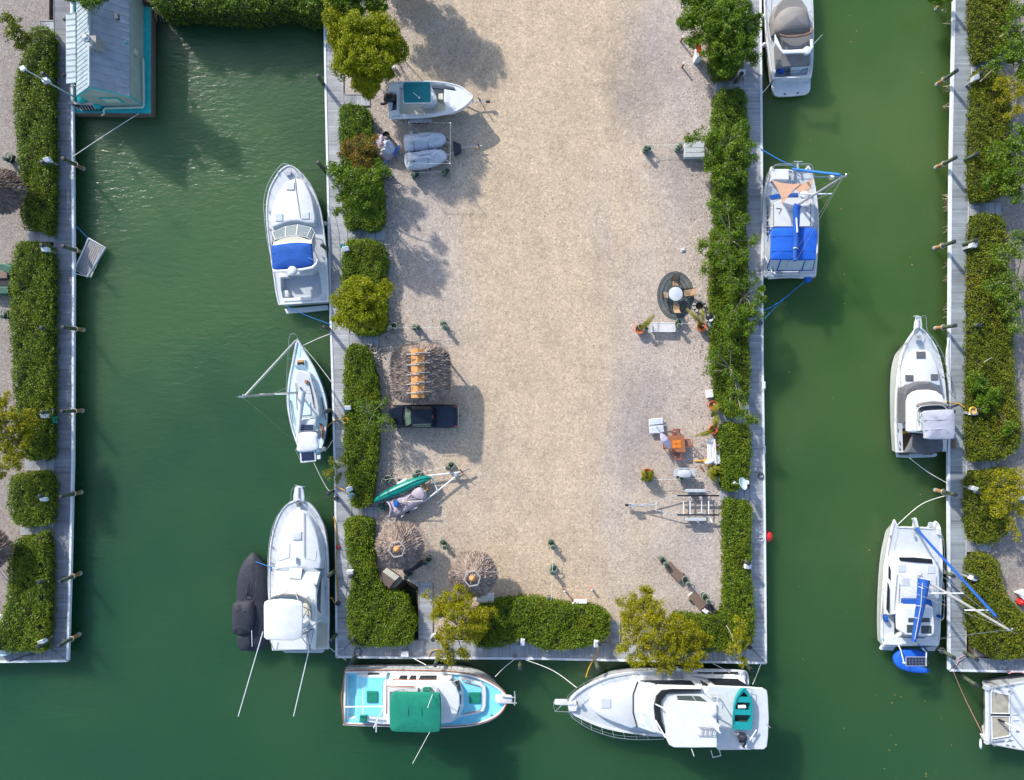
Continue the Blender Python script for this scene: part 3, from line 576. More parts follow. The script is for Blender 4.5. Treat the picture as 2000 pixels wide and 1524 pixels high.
tree('tree','big dark green tree overhanging the red and white cabinet',(1420,60),[(1375,25,32,3.4),(1410,40,36,3.8),(1440,20,34,3.6),(1345,40,20,3),(1395,80,34,3.4),(1430,90,36,3.4),(1460,70,24,3),(1355,75,16,2.8),(1420,125,24,2.8),(1465,105,18,2.8),(1360,-5,30,3.2),(1475,40,14,2.8),(1470,120,10,2.5)],'green',34,42,.38,.15,.14)
tree('tree','loose dark tree over the white dock box with bare twigs',(1430,285),[(1420,275,32,2.8),(1385,270,22,2.6),(1450,290,26,2.8),(1430,320,32,2.7),(1395,305,20,2.5),(1355,270,15,2.3),(1462,310,16,2.6),(1410,345,26,2.5),(1455,250,16,2.6),(1385,325,14,2.3),(1445,345,16,2.4)],'green',26,34,.36,.14,.09,bare=.1)
tree('tree','sparse spreading tree with leafy tufts on both sides of the long hedge',(1430,470),[(1410,465,24,2.5),(1375,480,16,2.2),(1385,505,18,2.2),(1440,455,18,2.6),(1470,470,14,2.6),(1425,505,26,2.6),(1380,525,13,2.1),(1455,500,14,2.5),(1395,400,16,2.3),(1420,400,22,2.3),(1450,430,16,2.5)],'green',22,30,.34,.14,.08,bare=.15)
tree('tree','open branched tree reaching over the dock toward the blue topped catamaran',(1445,570),[(1430,555,28,2.5),(1470,545,15,2.6),(1485,580,16,2.6),(1465,600,22,2.6),(1440,610,26,2.4),(1490,560,9,2.5),(1465,640,15,2.4),(1420,630,20,2.2),(1478,620,12,2.5)],'green',24,30,.34,.14,.08,bare=.2)
tree('tree','low sparse tree with tufts over the gravel beside the long hedge',(1425,700),[(1395,690,13,2),(1385,725,12,1.9),(1390,705,10,2),(1425,680,20,2.1),(1430,730,20,2.1),(1440,770,18,2.2),(1455,810,17,2.3),(1470,825,12,2.3),(1425,790,16,2.1),(1445,795,14,2.3)],'green',24,26,.32,.13,.06,bare=.2)
tree('tree','leaning spindly tree on the left bank beside the floating house',(95,95),[(15,35,13,3.4),(30,50,15,3.6),(20,65,13,3.4),(45,75,15,3.2),(40,90,12,3),(58,75,8,3)],'olive',34,26,.34,.15,.06)
tree('tree','golden green tree at the edge of the left bank',(15,860),[(0,790,20,3),(15,820,26,3.2),(40,830,22,2.8),(5,860,28,3.2),(45,860,20,2.8),(20,890,24,3),(0,915,20,2.8),(60,815,14,2.4),(-15,830,26,3.4),(30,910,12,2.6),(12,770,10,2.6)],'gold',24,36,.36,.14,.09)
tree('tree','dark tree overhanging the metal roof of the floating house',(120,-15),[(175,-8,24,5.6),(150,-20,24,5.4),(195,-10,16,5.4),(130,-30,26,5)],'green',34,50,.4,.16,.12)
tree('tree','dark green tree over the gangway at the top right corner',(1985,110),[(1960,110,20,2.6),(1985,100,26,3),(2005,70,26,3),(1975,60,16,2.8),(1945,125,14,2.4),(2000,140,20,2.8),(1990,20,22,2.8)],'green',24,34,.36,.15,.09,bare=.15)
tree('tree','rusty gold tree at the right edge below the dark green tree',(1990,190),[(1955,165,16,2.4),(1980,160,20,2.6),(1970,190,16,2.4),(2000,180,22,2.8),(1995,215,18,2.6),(1975,225,11,2.2)],'gold',22,24,.34,.13,.07,bare=.2)
tree('tree','wide dark tree at the right edge spreading over the second olive hedge',(1985,310),[(1950,300,24,2.6),(1980,290,28,2.8),(1965,330,28,2.6),(1995,330,28,2.8),(1980,365,24,2.6),(1950,345,18,2.3),(1930,355,14,2.2),(2000,255,20,2.6),(1985,385,14,2.3)],'green',24,30,.36,.15,.09,bare=.2)
tree('tree','grey twigged thin tree at the right edge over the longest olive hedge',(1990,550),[(1955,500,22,2.4),(1980,490,22,2.6),(1965,545,22,2.4),(1990,570,26,2.6),(1975,600,22,2.4),(1950,580,18,2.3),(1985,640,18,2.4),(1930,560,14,2.2),(1995,460,16,2.4)],'green',22,22,.36,.15,.08,bare=.45)
tree('tree','golden tree at the right edge over the small white dinghy on the gravel',(1985,985),[(1955,940,20,2.6),(1975,965,20,2.8),(1960,985,18,2.5),(1990,950,20,2.8),(1995,1000,18,2.6),(1975,1025,14,2.4),(1945,1000,16,2.3),(1935,965,14,2.3),(1985,925,14,2.4),(1985,1045,10,2.3)],'gold',24,28,.34,.13,.07,bare=.15)
tree('bush','bright green vine bush growing out of the longest olive hedge',(1925,765),[(1915,755,22,1.5),(1925,785,20,1.5),(1905,740,13,1.4),(1970,835,13,1.4),(1945,770,12,1.4)],'green',44,44,.3,.14,.04,cat='bush')
tree('bush','small mangrove bush overhanging the water at the top of the right dock',(1850,-12),[(1830,-8,16,1.2),(1845,-5,14,1.2),(1815,-14,10,1.2)],'green',34,34,.3,.14,.04,bz=-.6,cat='bush')
# mangrove roots
def roots(px, py, n, dx, label, spread=14, dz=-1.3, zt=-.15):
    mb = MB()
    for i in range(n):
        a = W(px, py+random.uniform(-spread, spread)*.6, zt); b_ = W(px+dx*random.uniform(.6, 1.15), py+random.uniform(-spread, spread)+dx*-.25, dz); mid = a*.45+b_*.55+Vector((0, random.uniform(-.1, .1), .22))
        mb.tube(cr([a, mid, b_], 3, False), .035, 5, 0, .02)
    one(mb, 'mangrove_roots', 'root', label, 'roots', 'mangrove roots under the right dock', smooth=True, at=W(px, py, dz))
for y, n, l in ((45,3,'few pale roots near the top of the right dock'),(172,6,'pale roots beside the topmost leaning piling of the right dock'),(206,7,'pale root fan between the two topmost pilings of the right dock'),(385,9,'thick fan of pale roots level with the long right gangway'),(402,7,'lower fan of pale roots just below the thickest fan'),(448,4,'thin pale roots above the piling with the long orange base'),(512,7,'pale roots just below the third piling of the right dock'),(540,7,'pale roots curling into a dark patch beside the right dock'),(592,6,'long arching roots above the bow of the cruiser with the grey top'),(615,3,'few roots at the bow of the cruiser with the grey top'),(996,3,'short roots beside the right dock above the white catamaran')): roots(1857, y, n, -20, l, 11)
roots(1848, 20, 4, -14, 'roots under the small mangrove bush', 8)
mb = MB()
for i in range(130):
    x = random.uniform(300, 632); y = 14+random.uniform(0, 14)+(8 if x > 590 else 0)
    a = W(x, y, .3); b_ = W(x+random.uniform(-10, 12), y+random.uniform(10, 26), -1.2); mb.tube(cr([a, (a+b_)/2+Vector((0, 0, .3)), b_], 3, False), .03, 4, 0, .015)
one(mb, 'mangrove_roots', 'root', 'tangle of pale roots hanging from the dark thicket at the top', 'roots', smooth=True)
# fallen leaves
V, F = leaf_quads(np.array([[*W(random.choice([random.gauss(762, 14), random.gauss(1378, 18)]), random.uniform(10, 1000), .01)[:2], .015] for _ in range(2300)]+[[*W(random.uniform(760, 1380), random.uniform(0, 1170), .01)[:2], .015] for _ in range(500)]), 6, .10, .6)
tag(np_mesh('fallen_leaves', V, F, M('leaf_dry')), kind='stuff')
V, F = leaf_quads(np.array([[*W(random.uniform(1520, 1830), random.uniform(30, 1500), -.95)[:2], -.94] for _ in range(34)]+[[*W(random.uniform(1700, 1900), random.uniform(1330, 1520), -.95)[:2], -.94] for _ in range(14)]), 12, .11, .7)
tag(np_mesh('floating_leaves', V, F, M('leaf_float')), kind='stuff')
# ------------------------------------------------------------------ boats
def rect(x0, y0, x1, y1): return [(x0, y0), (x1, y0), (x1, y1), (x0, y1)]
def cleats(t, pts, z=.05):
    for x, y in pts:
        mb = MB(); c = t.p(x, y, t.dz(x, y)+z+.05); mb.box(c, (.06, .24, .04) if t.vert else (.24, .06, .04)); mb.box(c-Vector((0, 0, .04)), (.06, .1, .05)); t.put(mb, 'cleat', 'steel')
def hatch(t, r, z, m='deck_white', frame='alloy', part='hatch'):
    a = t.slab(part, rect(*r), z+.06, .14, m, .02, .02)
    return a
def panel(t, r, z, par=None, rot=0):      # solar panel with its cells in the mesh
    x0, y0, x1, y1 = r; f = t.slab('solar_panel', rect(*r), z, .05, 'alloy', 0, 0, par=par)
    mb = MB(); nx, ny = 6, 3
    for i in range(nx):
        for j in range(ny):
            a, b = (x1-x0)*.94/nx, (y1-y0)*.9/ny; X = x0+(x1-x0)*.03+i*a; Y = y0+(y1-y0)*.05+j*b
            mb.slab(t.ps(rect(X+a*.05, Y+b*.05, X+a*.95, Y+b*.95), z+.012), .02)
    t.put(mb, 'solar_cells', 'solar', f); return f
def bow_pulpit(t, pts, z, m='deck_bright', part='pulpit'): return t.slab(part, pts, z, .1, m, 0, .03, 2)
def mast(t, base, tip, r=.085, m='alloy', spread=(), part='mast'):
    a, b = t.p(*base), t.p(*tip); o = t.put(MB().tube([a, a*.5+b*.5, b], r, 10, 0, r*.75), part, m, None, True)
    mb = MB(); mb.box(b+Vector((0, 0, .05)), (.35, .12, .1)); mb.tube([b, b+Vector((0, 0, .9))], .012, 4); mb.ball(b+Vector((.15, .1, .15)), .07, 8); t.put(mb, 'masthead', 'steel', o)
    for f, w_, ax in spread:
        c = a*(1-f)+b*f; d = Vector((w_, 0, 0)) if ax == 'x' else Vector((0, w_, 0)); t.put(MB().tube([c-d, c, c+d], .035, 6), 'spreader', 'trim_white', o, True)
    return o, a, b
def wire(t, lines, r=.014, m='steel', part='rigging'): return t.tubes(part, lines, r, m, n=4)

m_, n_, l_, b_ = nodes('clear_glass'); b_.inputs['Base Color'].default_value = (.5, .6, .63, 1); b_.inputs['Alpha'].default_value = .32; b_.inputs['Roughness'].default_value = .06; MATS['clear_glass'] = m_
# 1 express cruiser with the blue bimini
t = T('motor_cruiser', 'white express cruiser with deep blue bimini top beside the island dock', 'motor boat', 'G', 580, 700, -.9, 'boats moored in the canals')
t.hull([(410,1288),(385,1180),(372,1080),(358,990),(343,900),(325,760),(312,650),(305,550),(304,470),(312,380),(335,290),(370,220),(415,150),(460,112),(500,98),(545,115),(590,150),(640,205),(685,265),(722,340),(750,420),(772,500),(788,590),(802,700),(813,800),(822,900),(832,1050),(837,1160),(838,1262)], .25, .85,
 [([(425,1045),(690,1015),(740,980),(765,1060),(780,1190),(765,1222),(445,1230),(428,1150)], -.35, False), ([(352,745),(358,665),(470,624),(570,610),(695,638),(716,680),(722,800),(700,950),(365,970),(350,830)], -.25, False, 'soft_white')], rake=.9)
t.slab('cabin_trunk', [(345,560),(352,480),(395,360),(460,260),(540,212),(610,225),(655,290),(692,380),(712,480),(716,600),(570,575),(470,590),(360,630)], 1.02, .5, 'deck_bright', .1, .12, 2)
hatch(t, (472,246,543,308), 1.03); hatch(t, (380,512,444,574), 1.02, 'vinyl'); hatch(t, (604,500,668,556), 1.02, 'vinyl')
t.tubes('hand_rail', [[(548,205,1.06),(560,330,1.06),(592,540,1.06)]], .03, 'galv'); cleats(t, [(322,490),(330,640),(405,160),(600,180),(735,455),(757,600),(785,880)])
wl = [(350,748,1.0),(356,668,1.0),(470,622,1.0),(572,606,1.0),(690,630,1.0),(716,672,1.0),(728,780,1.0)]; wu = [(368,752,1.62),(380,732,1.62),(468,708,1.65),(560,696,1.65),(650,712,1.62),(690,738,1.62),(705,790,1.6)]
mb = MB().loft([t.ps(wl), t.ps(wu)], 0, False); wf = t.put(mb, 'windshield', 'clear_glass')
for q in (rect(368,698,450,738), rect(482,690,556,722), rect(590,668,672,712)): t.slab('helm_seat', q, .5, .5, 'dark_canvas', 0, .05)
t.tubes('windshield_frame', [wl, wu]+[[a, b] for a, b in zip(wl, wu)], .035, 'alloy', wf)
t.slab('clear_curtain', [(358,782,1.9),(370,752,1.64),(468,710,1.66),(560,698,1.66),(690,740,1.63),(690,765,1.95),(560,757,1.98),(470,765,1.98)], 0, .02, 'cream')
t.dome('bimini', [(348,795),(360,783),(470,765),(560,756),(660,762),(690,775),(700,850),(706,925),(682,958),(590,975),(480,982),(366,986),(355,900)], 1.88, 2.12, 'blue_canvas', [(1,-.3),(1,0),(.97,.4),(.8,.8),(.4,1)])
t.tubes('seam', [[(352,850,2.06),(520,838,2.12),(700,845,2.06)], [(358,915,2.06),(520,905,2.12),(703,905,2.06)]], .015, 'blue_canvas')
t.slab('radar_arch', [(362,985),(480,985),(600,976),(690,958),(725,925),(738,890),(748,905),(735,945),(700,980),(600,998),(480,1008),(362,1008)], 1.95, .14, 'deck_bright', 0, .04, 1)
t.cyl('radar_dome', 522, 995, .36, 1.95, 2.25, 'gelcoat', 18, prof=[(.3,1.95),(.36,2.02),(.36,2.16),(.28,2.24),(.1,2.26)])
t.tubes('antenna', [[(735,920,1.9),(668,888,3.4)]], .02, 'trim_white')
t.slab('seat', [(430,1180),(465,1163),(492,1170),(495,1215),(440,1226)], .05, .4, 'gelcoat', 0, .06, 2); t.slab('bait_station', [(405,1025),(450,1018),(495,1050),(420,1055)], .55, .8, 'gelcoat', 0, .04)
t.slab('transom_seat', [(450,1232),(690,1218),(695,1248),(455,1262)], .32, .5, 'gelcoat', 0, .06); t.slab('stern_door', rect(760,1195,808,1238), .3, .4, 'soft_white')
t.slab('swim_platform', [(458,1322),(640,1306),(830,1288),(836,1330),(650,1350),(478,1363)], -.55, .12, 'deck_white', 0, .03)
t.rail('bow_rail', [(500,96),(455,85),(408,118),(345,205),(300,312),(282,430),(290,560),(300,660),(318,770),(346,905)], .62); t.rail('bow_rail', [(505,100),(560,135),(640,212),(700,302),(742,420),(768,540),(782,650),(792,760)], .62)
t.tubes('anchor', [[(545,165,.95),(600,265,.98)], [(575,280,.98),(615,270,.98)], [(590,262,.98),(600,295,.98)]], .04, 'steel'); t.box('windlass', 492, 168, 42, 34, .8, 1.02, 'steel')
mb = MB(); c = t.p(800, 590, .2); mb.ball(c-Vector((0, 0, .3)), .19, 10, sz=1.9); t.put(mb, 'fender', 'gelcoat', None, True)
# 2 sailboat
t = T('sailboat', 'white and pale blue sailboat with tall leaning mast beside the pale plank dock', 'sailboat', 'p2', 330, 700, -.9, 'boats moored in the canals')
t.hull([(235,1285),(205,1210),(165,1090),(130,940),(114,780),(118,640),(138,500),(163,380),(185,260),(205,165),(222,118),(245,150),(285,215),(340,310),(405,430),(460,555),(505,680),(532,800),(540,900),(535,1020),(520,1130),(500,1230),(480,1290)], .15, .45, mats=('hull_blue','pale_blue','nonskid','bottom_paint','gelcoat'), k=.93, rake=1.2, cap=.08, wells=[([(245,1110),(440,1100),(470,1160),(450,1270),(265,1280)], -.3, False)])
t.slab('cabin_trunk', [(195,560),(200,480),(225,442),(345,480),(372,545),(402,645),(430,745),(452,860),(452,955),(262,962),(232,850),(202,700)], .82, .75, 'deck_bright', .12, .1, 2)
t.slab('cabin_top_panel', [(205,560),(210,500),(240,465),(330,500),(350,560),(375,650),(395,740),(385,800),(290,800),(250,720),(225,640)], .845, .04, 'soft_white', 0, 0, 2); t.slab('sliding_hatch', [(280,805),(355,800),(365,925),(268,935)], .9, .1, 'pale_blue', 0, .02)
for a, b in ((366,545),(400,660),(426,790),(440,900)): t.slab('porthole', [(a,b),(a+14,b),(a+20,b+34),(a+7,b+36)] if b < 700 else [(a,b),(a+14,b),(a+18,b+50),(a+4,b+52)], .72, .12, 'glass')
h = t.slab('fore_hatch', rect(208,338,302,412), .55, .25, 'gelcoat', 0, .02); t.slab('hatch_opening', [(220,350),(290,345),(296,400),(222,405)], .57, .03, 'black', par=h); t.slab('hatch_shelf', [(222,352),(288,348),(290,366),(222,370)], .585, .02, 'cardboard', par=h)
t.slab('hatch_lid', [(185,405,1.05),(278,392,1.0),(345,490,.62),(258,495,.66)], 0, .04, 'pale_blue', par=h)
t.box('deck_vent', 313, 576, 26, 34, .8, 1.0, 'teak'); t.cyl('vent_cowl', 243, 637, .09, .8, 1.05, 'galv')
M1, a, b = mast(t, (240,688,.8), (-368,735,12.2), .09, 'galv', [(.5,1.0,'x')]); t.tubes('furled_jib', [[(205,140,.9),(-340,735,11.7)]], .08, 'hull_grey')
wire(t, [[(-368,735,12.1),(285,1278,1.7)], [(-368,735,12.1),(112,690,.5)], [(-368,735,12.1),(520,690,.4)], [(-60,712,6.5),(112,640,.4)], [(-60,712,6.5),(510,650,.4)]], .010)
bp = cr(t.ps([(275,680,2.0),(268,740,2.05),(258,850,2.0),(248,960,1.95),(236,1090,1.95),(222,1215,1.95)]), 3, False); t.put(MB().tube(bp, .30, 10, 0, .10), 'boom_cover', 'sail', None, True)
t.slab('dodger_window', [(262,962,1.1),(418,952,1.1),(430,975,1.55),(262,988,1.6)], 0, .03, 'pale_glass'); t.dome('dodger', [(255,985),(405,978),(425,1030),(412,1112),(248,1118)], 1.55, 1.75, 'sail'); panel(t, (252,1030,395,1098), 1.82)
t.dome('bimini', [(240,1122),(425,1116),(436,1200),(442,1300),(228,1320),(232,1220)], 1.95, 2.1, 'sail'); t.slab('panel_frame', [(245,1322),(412,1306),(420,1420),(258,1438)], 1.9, .06, 'trim_white'); t.slab('solar_panel', [(262,1332),(398,1322),(404,1408),(268,1420)], 1.93, .04, 'solar')
t.slab('side_curtain', [(432,1030,1.0),(470,1090,.5),(480,1165,.5),(440,1170,1.6)], 0, .03, 'vinyl'); t.slab('coaming', [(455,1015),(480,1030),(505,1090),(505,1160),(485,1185),(478,1100)], .32, .12, 'teak')
t.tubes('grab_rail', [[(205,590,.9),(212,720,.9),(220,880,.9)], [(345,575,.9),(378,720,.9),(402,860,.9)]], .03, 'black'); t.tubes('jib_track', [[(148,770,.3),(180,1020,.3)], [(478,740,.3),(522,980,.3)]], .03, 'black')
t.rail('pulpit', [(128,185),(138,95),(168,62),(205,78),(238,140)], .6, inset=.05); t.rail('lifeline', [(128,185),(118,330),(108,500),(104,660),(106,790),(130,950),(168,1095)], .6, r=.012, mid=True)
mb = MB(); c = t.p(510, 1292, .5); mb.ball(c, .2, 10); mb.box(c+Vector((-.35, -.1, -.1)), (.35, .2, .3)); t.put(mb, 'outboard', 'galv', None, True); t.slab('stern_seat', rect(430,1355,470,1400), .6, .1, 'trim_white'); t.slab('stern_cover', rect(420,1285,470,1345), .5, .3, 'hull_blue', 0, .05)
t.tubes('stern_rail', [[(195,1290,.9),(215,1330,.9),(260,1430,.9)], [(410,1350,1.0),(520,1300,.9)]], .025, 'steel')
# 3 sport fishing boat
t = T('sportfishing_boat', 'big white sportfishing boat with hardtop and long outrigger poles', 'motor boat', 's2', 350, 760, -.9, 'boats moored in the canals')
t.hull([(135,1440),(122,1330),(110,1180),(105,1000),(105,800),(112,620),(128,500),(155,400),(195,305),(245,240),(300,208),(352,192),(402,205),(448,230),(495,280),(535,350),(565,430),(585,540),(596,650),(601,800),(604,1000),(606,1200),(602,1430)], .3, 1.15, [([(420,1205),(590,1215),(592,1415),(430,1425)], -.15, False, 'cream')], rake=1.3)
t.slab('cabin_trunk', [(168,720),(178,560),(210,440),(262,340),(340,282),(405,295),(462,375),(508,490),(526,600),(532,770),(345,755),(155,780)], 1.42, .7, 'deck_bright', .12, .15, 2)
t.dome('hatch_cover', rect(306,458,380,530), 1.42, 1.52, 'soft_white', sm=0); t.tubes('hand_rail', [[(396,300,1.5),(398,670,1.5)]], .035, 'galv'); t.tubes('deck_seam', [[(278,560,1.44),(276,670,1.44),(182,702,1.44),(178,640,1.44)], [(400,675,1.44),(490,700,1.44),(500,620,1.44)]], .02, 'soft_white')
t.slab('windshield_cover', [(150,785,1.35),(280,748,1.45),(385,750,1.45),(480,765,1.42),(530,795,1.3),(500,900,2.3),(400,862,2.36),(290,855,2.36),(160,890,2.3)], 0, .5, 'soft_white'); t.slab('center_panel', [(278,760,1.5),(382,762,1.5),(370,850,2.37),(268,845,2.37)], 0, .04, 'nonskid')
hs = t.slab('deckhouse', [(120,1010),(140,890),(200,868),(300,858),(400,864),(480,888),(502,940),(502,1200),(490,1442),(136,1442)], 2.4, .25, 'deck_bright', 0, .1)
t.slab('deckhouse_side', [(150,900),(490,905),(500,1190),(150,1190)], 2.2, 1.9, 'gelcoat', .28); mb = MB(); P = t.ps([(506,985,2.3),(540,845,1.1),(543,1150,1.1),(514,1090,2.3)]); mb.slab(P, .05); t.put(mb, 'side_window', 'glass')
t.tubes('flybridge_coaming', [[(118,1015,3.0),(160,995,3.05),(240,980,3.1),(330,985,3.1),(400,1015,3.1),(440,1065,3.05),(455,1130,3.0),(453,1175,2.95)]], .09, 'taupe_canvas', sm=3); t.slab('flybridge_cowl', [(122,1010),(240,975),(335,980),(410,1010),(450,1070),(458,1180),(445,1180),(435,1080),(395,1030),(330,998),(240,992),(130,1022)], 2.98, .6, 'gelcoat', .05)
t.slab('helm_seat', rect(388,1058,430,1150), 2.9, .5, 'cream', 0, .06); t.slab('flybridge_floor', [(150,1010),(320,1002),(400,1035),(440,1090),(445,1330),(150,1340)], 2.43, .03, 'nonskid'); t.cyl('seat_post', 395, 1235, .25, 2.4, 3.0, 'gelcoat')
t.slab('hardtop', [(62,1075),(68,1045),(85,1034),(200,1018),(300,1024),(365,1038),(384,1060),(386,1150),(382,1270),(376,1335),(312,1362),(200,1360),(85,1354),(64,1335)], 4.7, .12, 'gelcoat', 0, .06, 1)
t.tubes('hardtop_leg', [[(100,1070,4.6),(160,1010,3.0)], [(275,945,2.5),(185,990,3.4)], [(318,945,2.5),(350,1030,4.6)], [(380,1075,4.6),(460,1115,2.4)], [(470,1020,2.4),(385,1180,4.6)], [(100,1330,4.6),(150,1440,2.4)], [(375,1330,4.6),(455,1440,2.4)], [(385,1290,4.6),(550,1185,2.4)], [(380,1310,4.6),(470,1265,2.4)]], .035, 'galv')
t.tubes('outrigger', [[(58,1285,3.2),(-148,1988,3.6)]], .032, 'trim_white'); t.tubes('outrigger', [[(440,1430,2.9),(310,1985,3.4)]], .032, 'trim_white')
t.tubes('rod', [[(420,1290,2.6),(452,1445,2.8)], [(480,1260,2.6),(440,1440,2.9)], [(385,1300,2.9),(470,1262,2.9)], [(385,1318,2.9),(465,1268,2.9)]], .02, 'black')
t.slab('swim_platform', [(215,1448),(560,1436),(565,1452),(540,1463),(240,1462)], -.5, .1, 'soft_white', 0, .03)
bow_pulpit(t, [(308,215),(318,110),(335,86),(355,80),(378,90),(392,120),(400,215),(352,200)], 1.32); t.tubes('anchor', [[(352,100,1.4),(350,180,1.42)]], .06, 'galv'); t.box('windlass', 347, 237, 26, 34, 1.2, 1.5, 'taupe_canvas'); t.tubes('anchor_bar', [[(320,75,1.5),(405,90,1.45)]], .03, 'steel')
t.rail('bow_rail', [(318,88),(292,125),(286,200),(250,240),(200,300),(165,348),(132,430),(115,510),(103,600),(97,700),(95,830),(97,930),(103,1020)], .75); t.rail('bow_rail', [(405,245),(445,285),(490,345),(525,425),(550,520),(566,620),(574,740),(575,880),(572,1030)], .7)
t.tubes('fender_rack', [[(135,435,1.6),(165,440,1.6),(160,500,1.6),(130,495,1.6),(135,435,1.6)], [(145,432,1.8),(150,505,1.8)], [(505,432,1.5),(535,435,1.5),(538,500,1.5),(512,495,1.5),(505,432,1.5)]], .02, 'steel'); cleats(t, [(130,590),(132,725),(570,590),(572,800),(575,930)]); t.tubes('line_coil', [[(130,750,.9),(122,775,.9),(135,790,.9),(125,760,.9),(138,745,.9)]], .035, 'rope_blue', sm=2)
t.slab('hand_grip', [(330,675),(350,675),(352,725),(332,728)], 1.55, .05, 'steel'); t.slab('cabin_side_glass', [(505,890,2.0),(528,800,1.2),(536,830,1.0),(512,950,2.0)], 0, .04, 'pale_glass')
# 4 covered runabout
t = T('covered_boat', 'low boat under a tight navy cover tied outside the sportfishing boat', 'motor boat', 'M', 220, 800, -.9, 'boats moored in the canals')
out = [(225,490),(262,520),(292,570),(312,650),(316,760),(316,900),(318,1000),(300,1055),(235,1075),(165,1062),(145,1035),(138,960),(125,860),(128,760),(130,680),(145,590),(185,520)]
P = cr(t.ps(out, -.1), 3); mb = MB(); mb.loft([[Vector((q.x, q.y, -1.3)) for q in offset(P, -.35)], [Vector((q.x, q.y, -.5)) for q in offset(P, -.06)], P], 0, True, True); t.put(mb, 'hull', 'navy_cover', None, True)
t.dome('cover', out, -.1, .42, 'navy_cover', [(1.01,-.3),(1,0),(.97,.35),(.8,.72),(.5,.93),(.2,1)], wr=.06); t.dome('console_bulge', [(120,790),(180,768),(235,775),(242,850),(236,920),(205,955),(140,958),(120,930)], .1, .85, 'navy_cover', [(1.06,0),(1,.7),(.9,.9),(.5,1)], wr=.05)
t.dome('engine_bulge', [(145,968),(215,950),(222,1040),(160,1055)], 0, .55, 'navy_cover', [(1.1,0),(1,.7),(.8,.95),(.4,1)]); t.tubes('pole', [[(218,950,.9),(221,1045,.8)]], .03, 'trim_white'); t.tubes('ridge_seam', [[(225,500,-.02),(205,650,.38),(185,760,.44)]], .02, 'navy_cover')
# 5 trawler
t = T('trawler', 'turquoise decked trawler with green bimini and teak rails below the bottom dock', 'motor boat', 'P', 900, 500, -.9, 'boats moored in the canals')
sh = [(160,236),(400,234),(650,233),(900,237),(1120,243),(1290,262),(1430,300),(1550,360),(1630,420),(1674,490),(1655,565),(1600,640),(1500,700),(1380,735),(1250,752),(1100,760),(900,762),(700,758),(545,748),(300,742),(148,732)]
t.hull(sh, .45, 1.0, [([(180,285),(262,285),(255,680),(180,690)], .1, False, 'aqua')], mats=('gelcoat','aqua','aqua','teak'), cap=.22, cw=.14, rake=.8, k=.95)
P = [t.p(x, y, t.dz(x, y)+.24) for x, y in sh]; mb = MB(); mb.tube(cr(P, 3, False), .042, 6); mb.tube([P[-1], t.p(128, 480, .72), P[0]], .045, 6); t.put(mb, 'cap_rail', 'teak', t.hull_o, True)
mb = MB()
for i in range(1, 22):
    q = t.p(160+i*55, 212+max(0, i-14)*3, 1.2); mb.tube([q, q-Vector((0, 0, .55))], .022, 5)
t.put(mb, 'stanchions', 'steel', None, True)
t.rail('side_rail', [(165,214),(300,213),(500,212),(700,213),(900,217),(1100,226),(1270,240)], .9, r=.018)
af = t.slab('aft_cabin', [(272,285),(545,280),(560,735),(515,742),(268,700)], 1.0, .6, 'deck_bright', .05, .05); t.slab('aft_cabin_top', [(328,305),(540,303),(512,340),(508,670),(330,655)], 1.03, .05, 'aqua', par=af); t.slab('aft_step', [(275,290),(320,290),(310,690),(270,690)], 1.02, .04, 'aqua', par=af)
t.slab('hatch_cover', rect(362,434,464,536), 1.16, .16, 'teal_canvas', 0, .05); t.slab('gear_cover', [(300,660),(362,655),(358,720),(290,725)], 1.2, .5, 'teal_canvas', 0, .08); t.slab('aft_window', rect(375,267,472,284), .92, .3, 'glass')
hs = t.slab('deckhouse', [(548,332),(1060,334),(1150,345),(1200,400),(1228,480),(1228,560),(1202,660),(1150,722),(1060,732),(548,742)], 2.35, .22, 'deck_bright', 0, .08)
t.slab('deckhouse_wall', [(560,338),(1060,340),(1140,352),(1190,405),(1215,480),(1215,560),(1190,650),(1140,715),(560,735)], 2.15, 1.75, 'gelcoat', .06)
for x0, x1 in ((665,742),(762,826),(852,1015)): t.slab('side_window', [(x0+12,286,1.25),(x1-2,286,1.25),(x1-6,320,1.85),(x0-6,320,1.85)], 0, .06, 'glass')
t.slab('side_window', [(1058,312,1.4),(1172,312,1.4),(1150,330,1.8),(1060,330,1.8)], 0, .06, 'glass'); t.tubes('hand_rail', [[(605,322,2.2),(1040,328,2.2)]], .04, 'teak')
for q in ([(1180,345,2.25),(1222,330,1.35),(1250,425,1.35),(1236,432,2.25)], [(1236,468,2.25),(1254,462,1.35),(1254,546,1.35),(1236,548,2.25)], [(1228,580,2.25),(1246,575,1.35),(1216,662,1.35),(1206,660,2.25)]): t.slab('windshield', q, 0, .05, 'glass')
t.slab('windshield_frame', [(1150,350,2.3),(1222,318,1.2),(1268,420,1.2),(1272,560,1.2),(1230,668,1.2),(1150,718,2.3),(1205,650,2.3),(1228,520,2.3),(1200,400,2.3)], 0, .12, 'gelcoat')
fd = t.slab('foredeck_cabin', [(1225,312),(1300,318),(1425,352),(1468,392),(1476,450),(1472,570),(1452,618),(1400,642),(1228,672)], 1.2, .7, 'deck_bright', .04, .06); t.slab('foredeck_cabin_top', [(1250,322),(1405,368),(1428,400),(1434,560),(1412,610),(1240,652),(1268,540),(1262,430)], 1.24, .05, 'aqua', par=fd)
t.slab('hatch_cover', rect(1316,444,1420,546), 1.36, .14, 'teal_canvas', 0, .04); t.tubes('grab_rail', [[(1265,342,1.32),(1420,386,1.32)], [(1258,645,1.32),(1415,608,1.32)]], .03, 'teak')
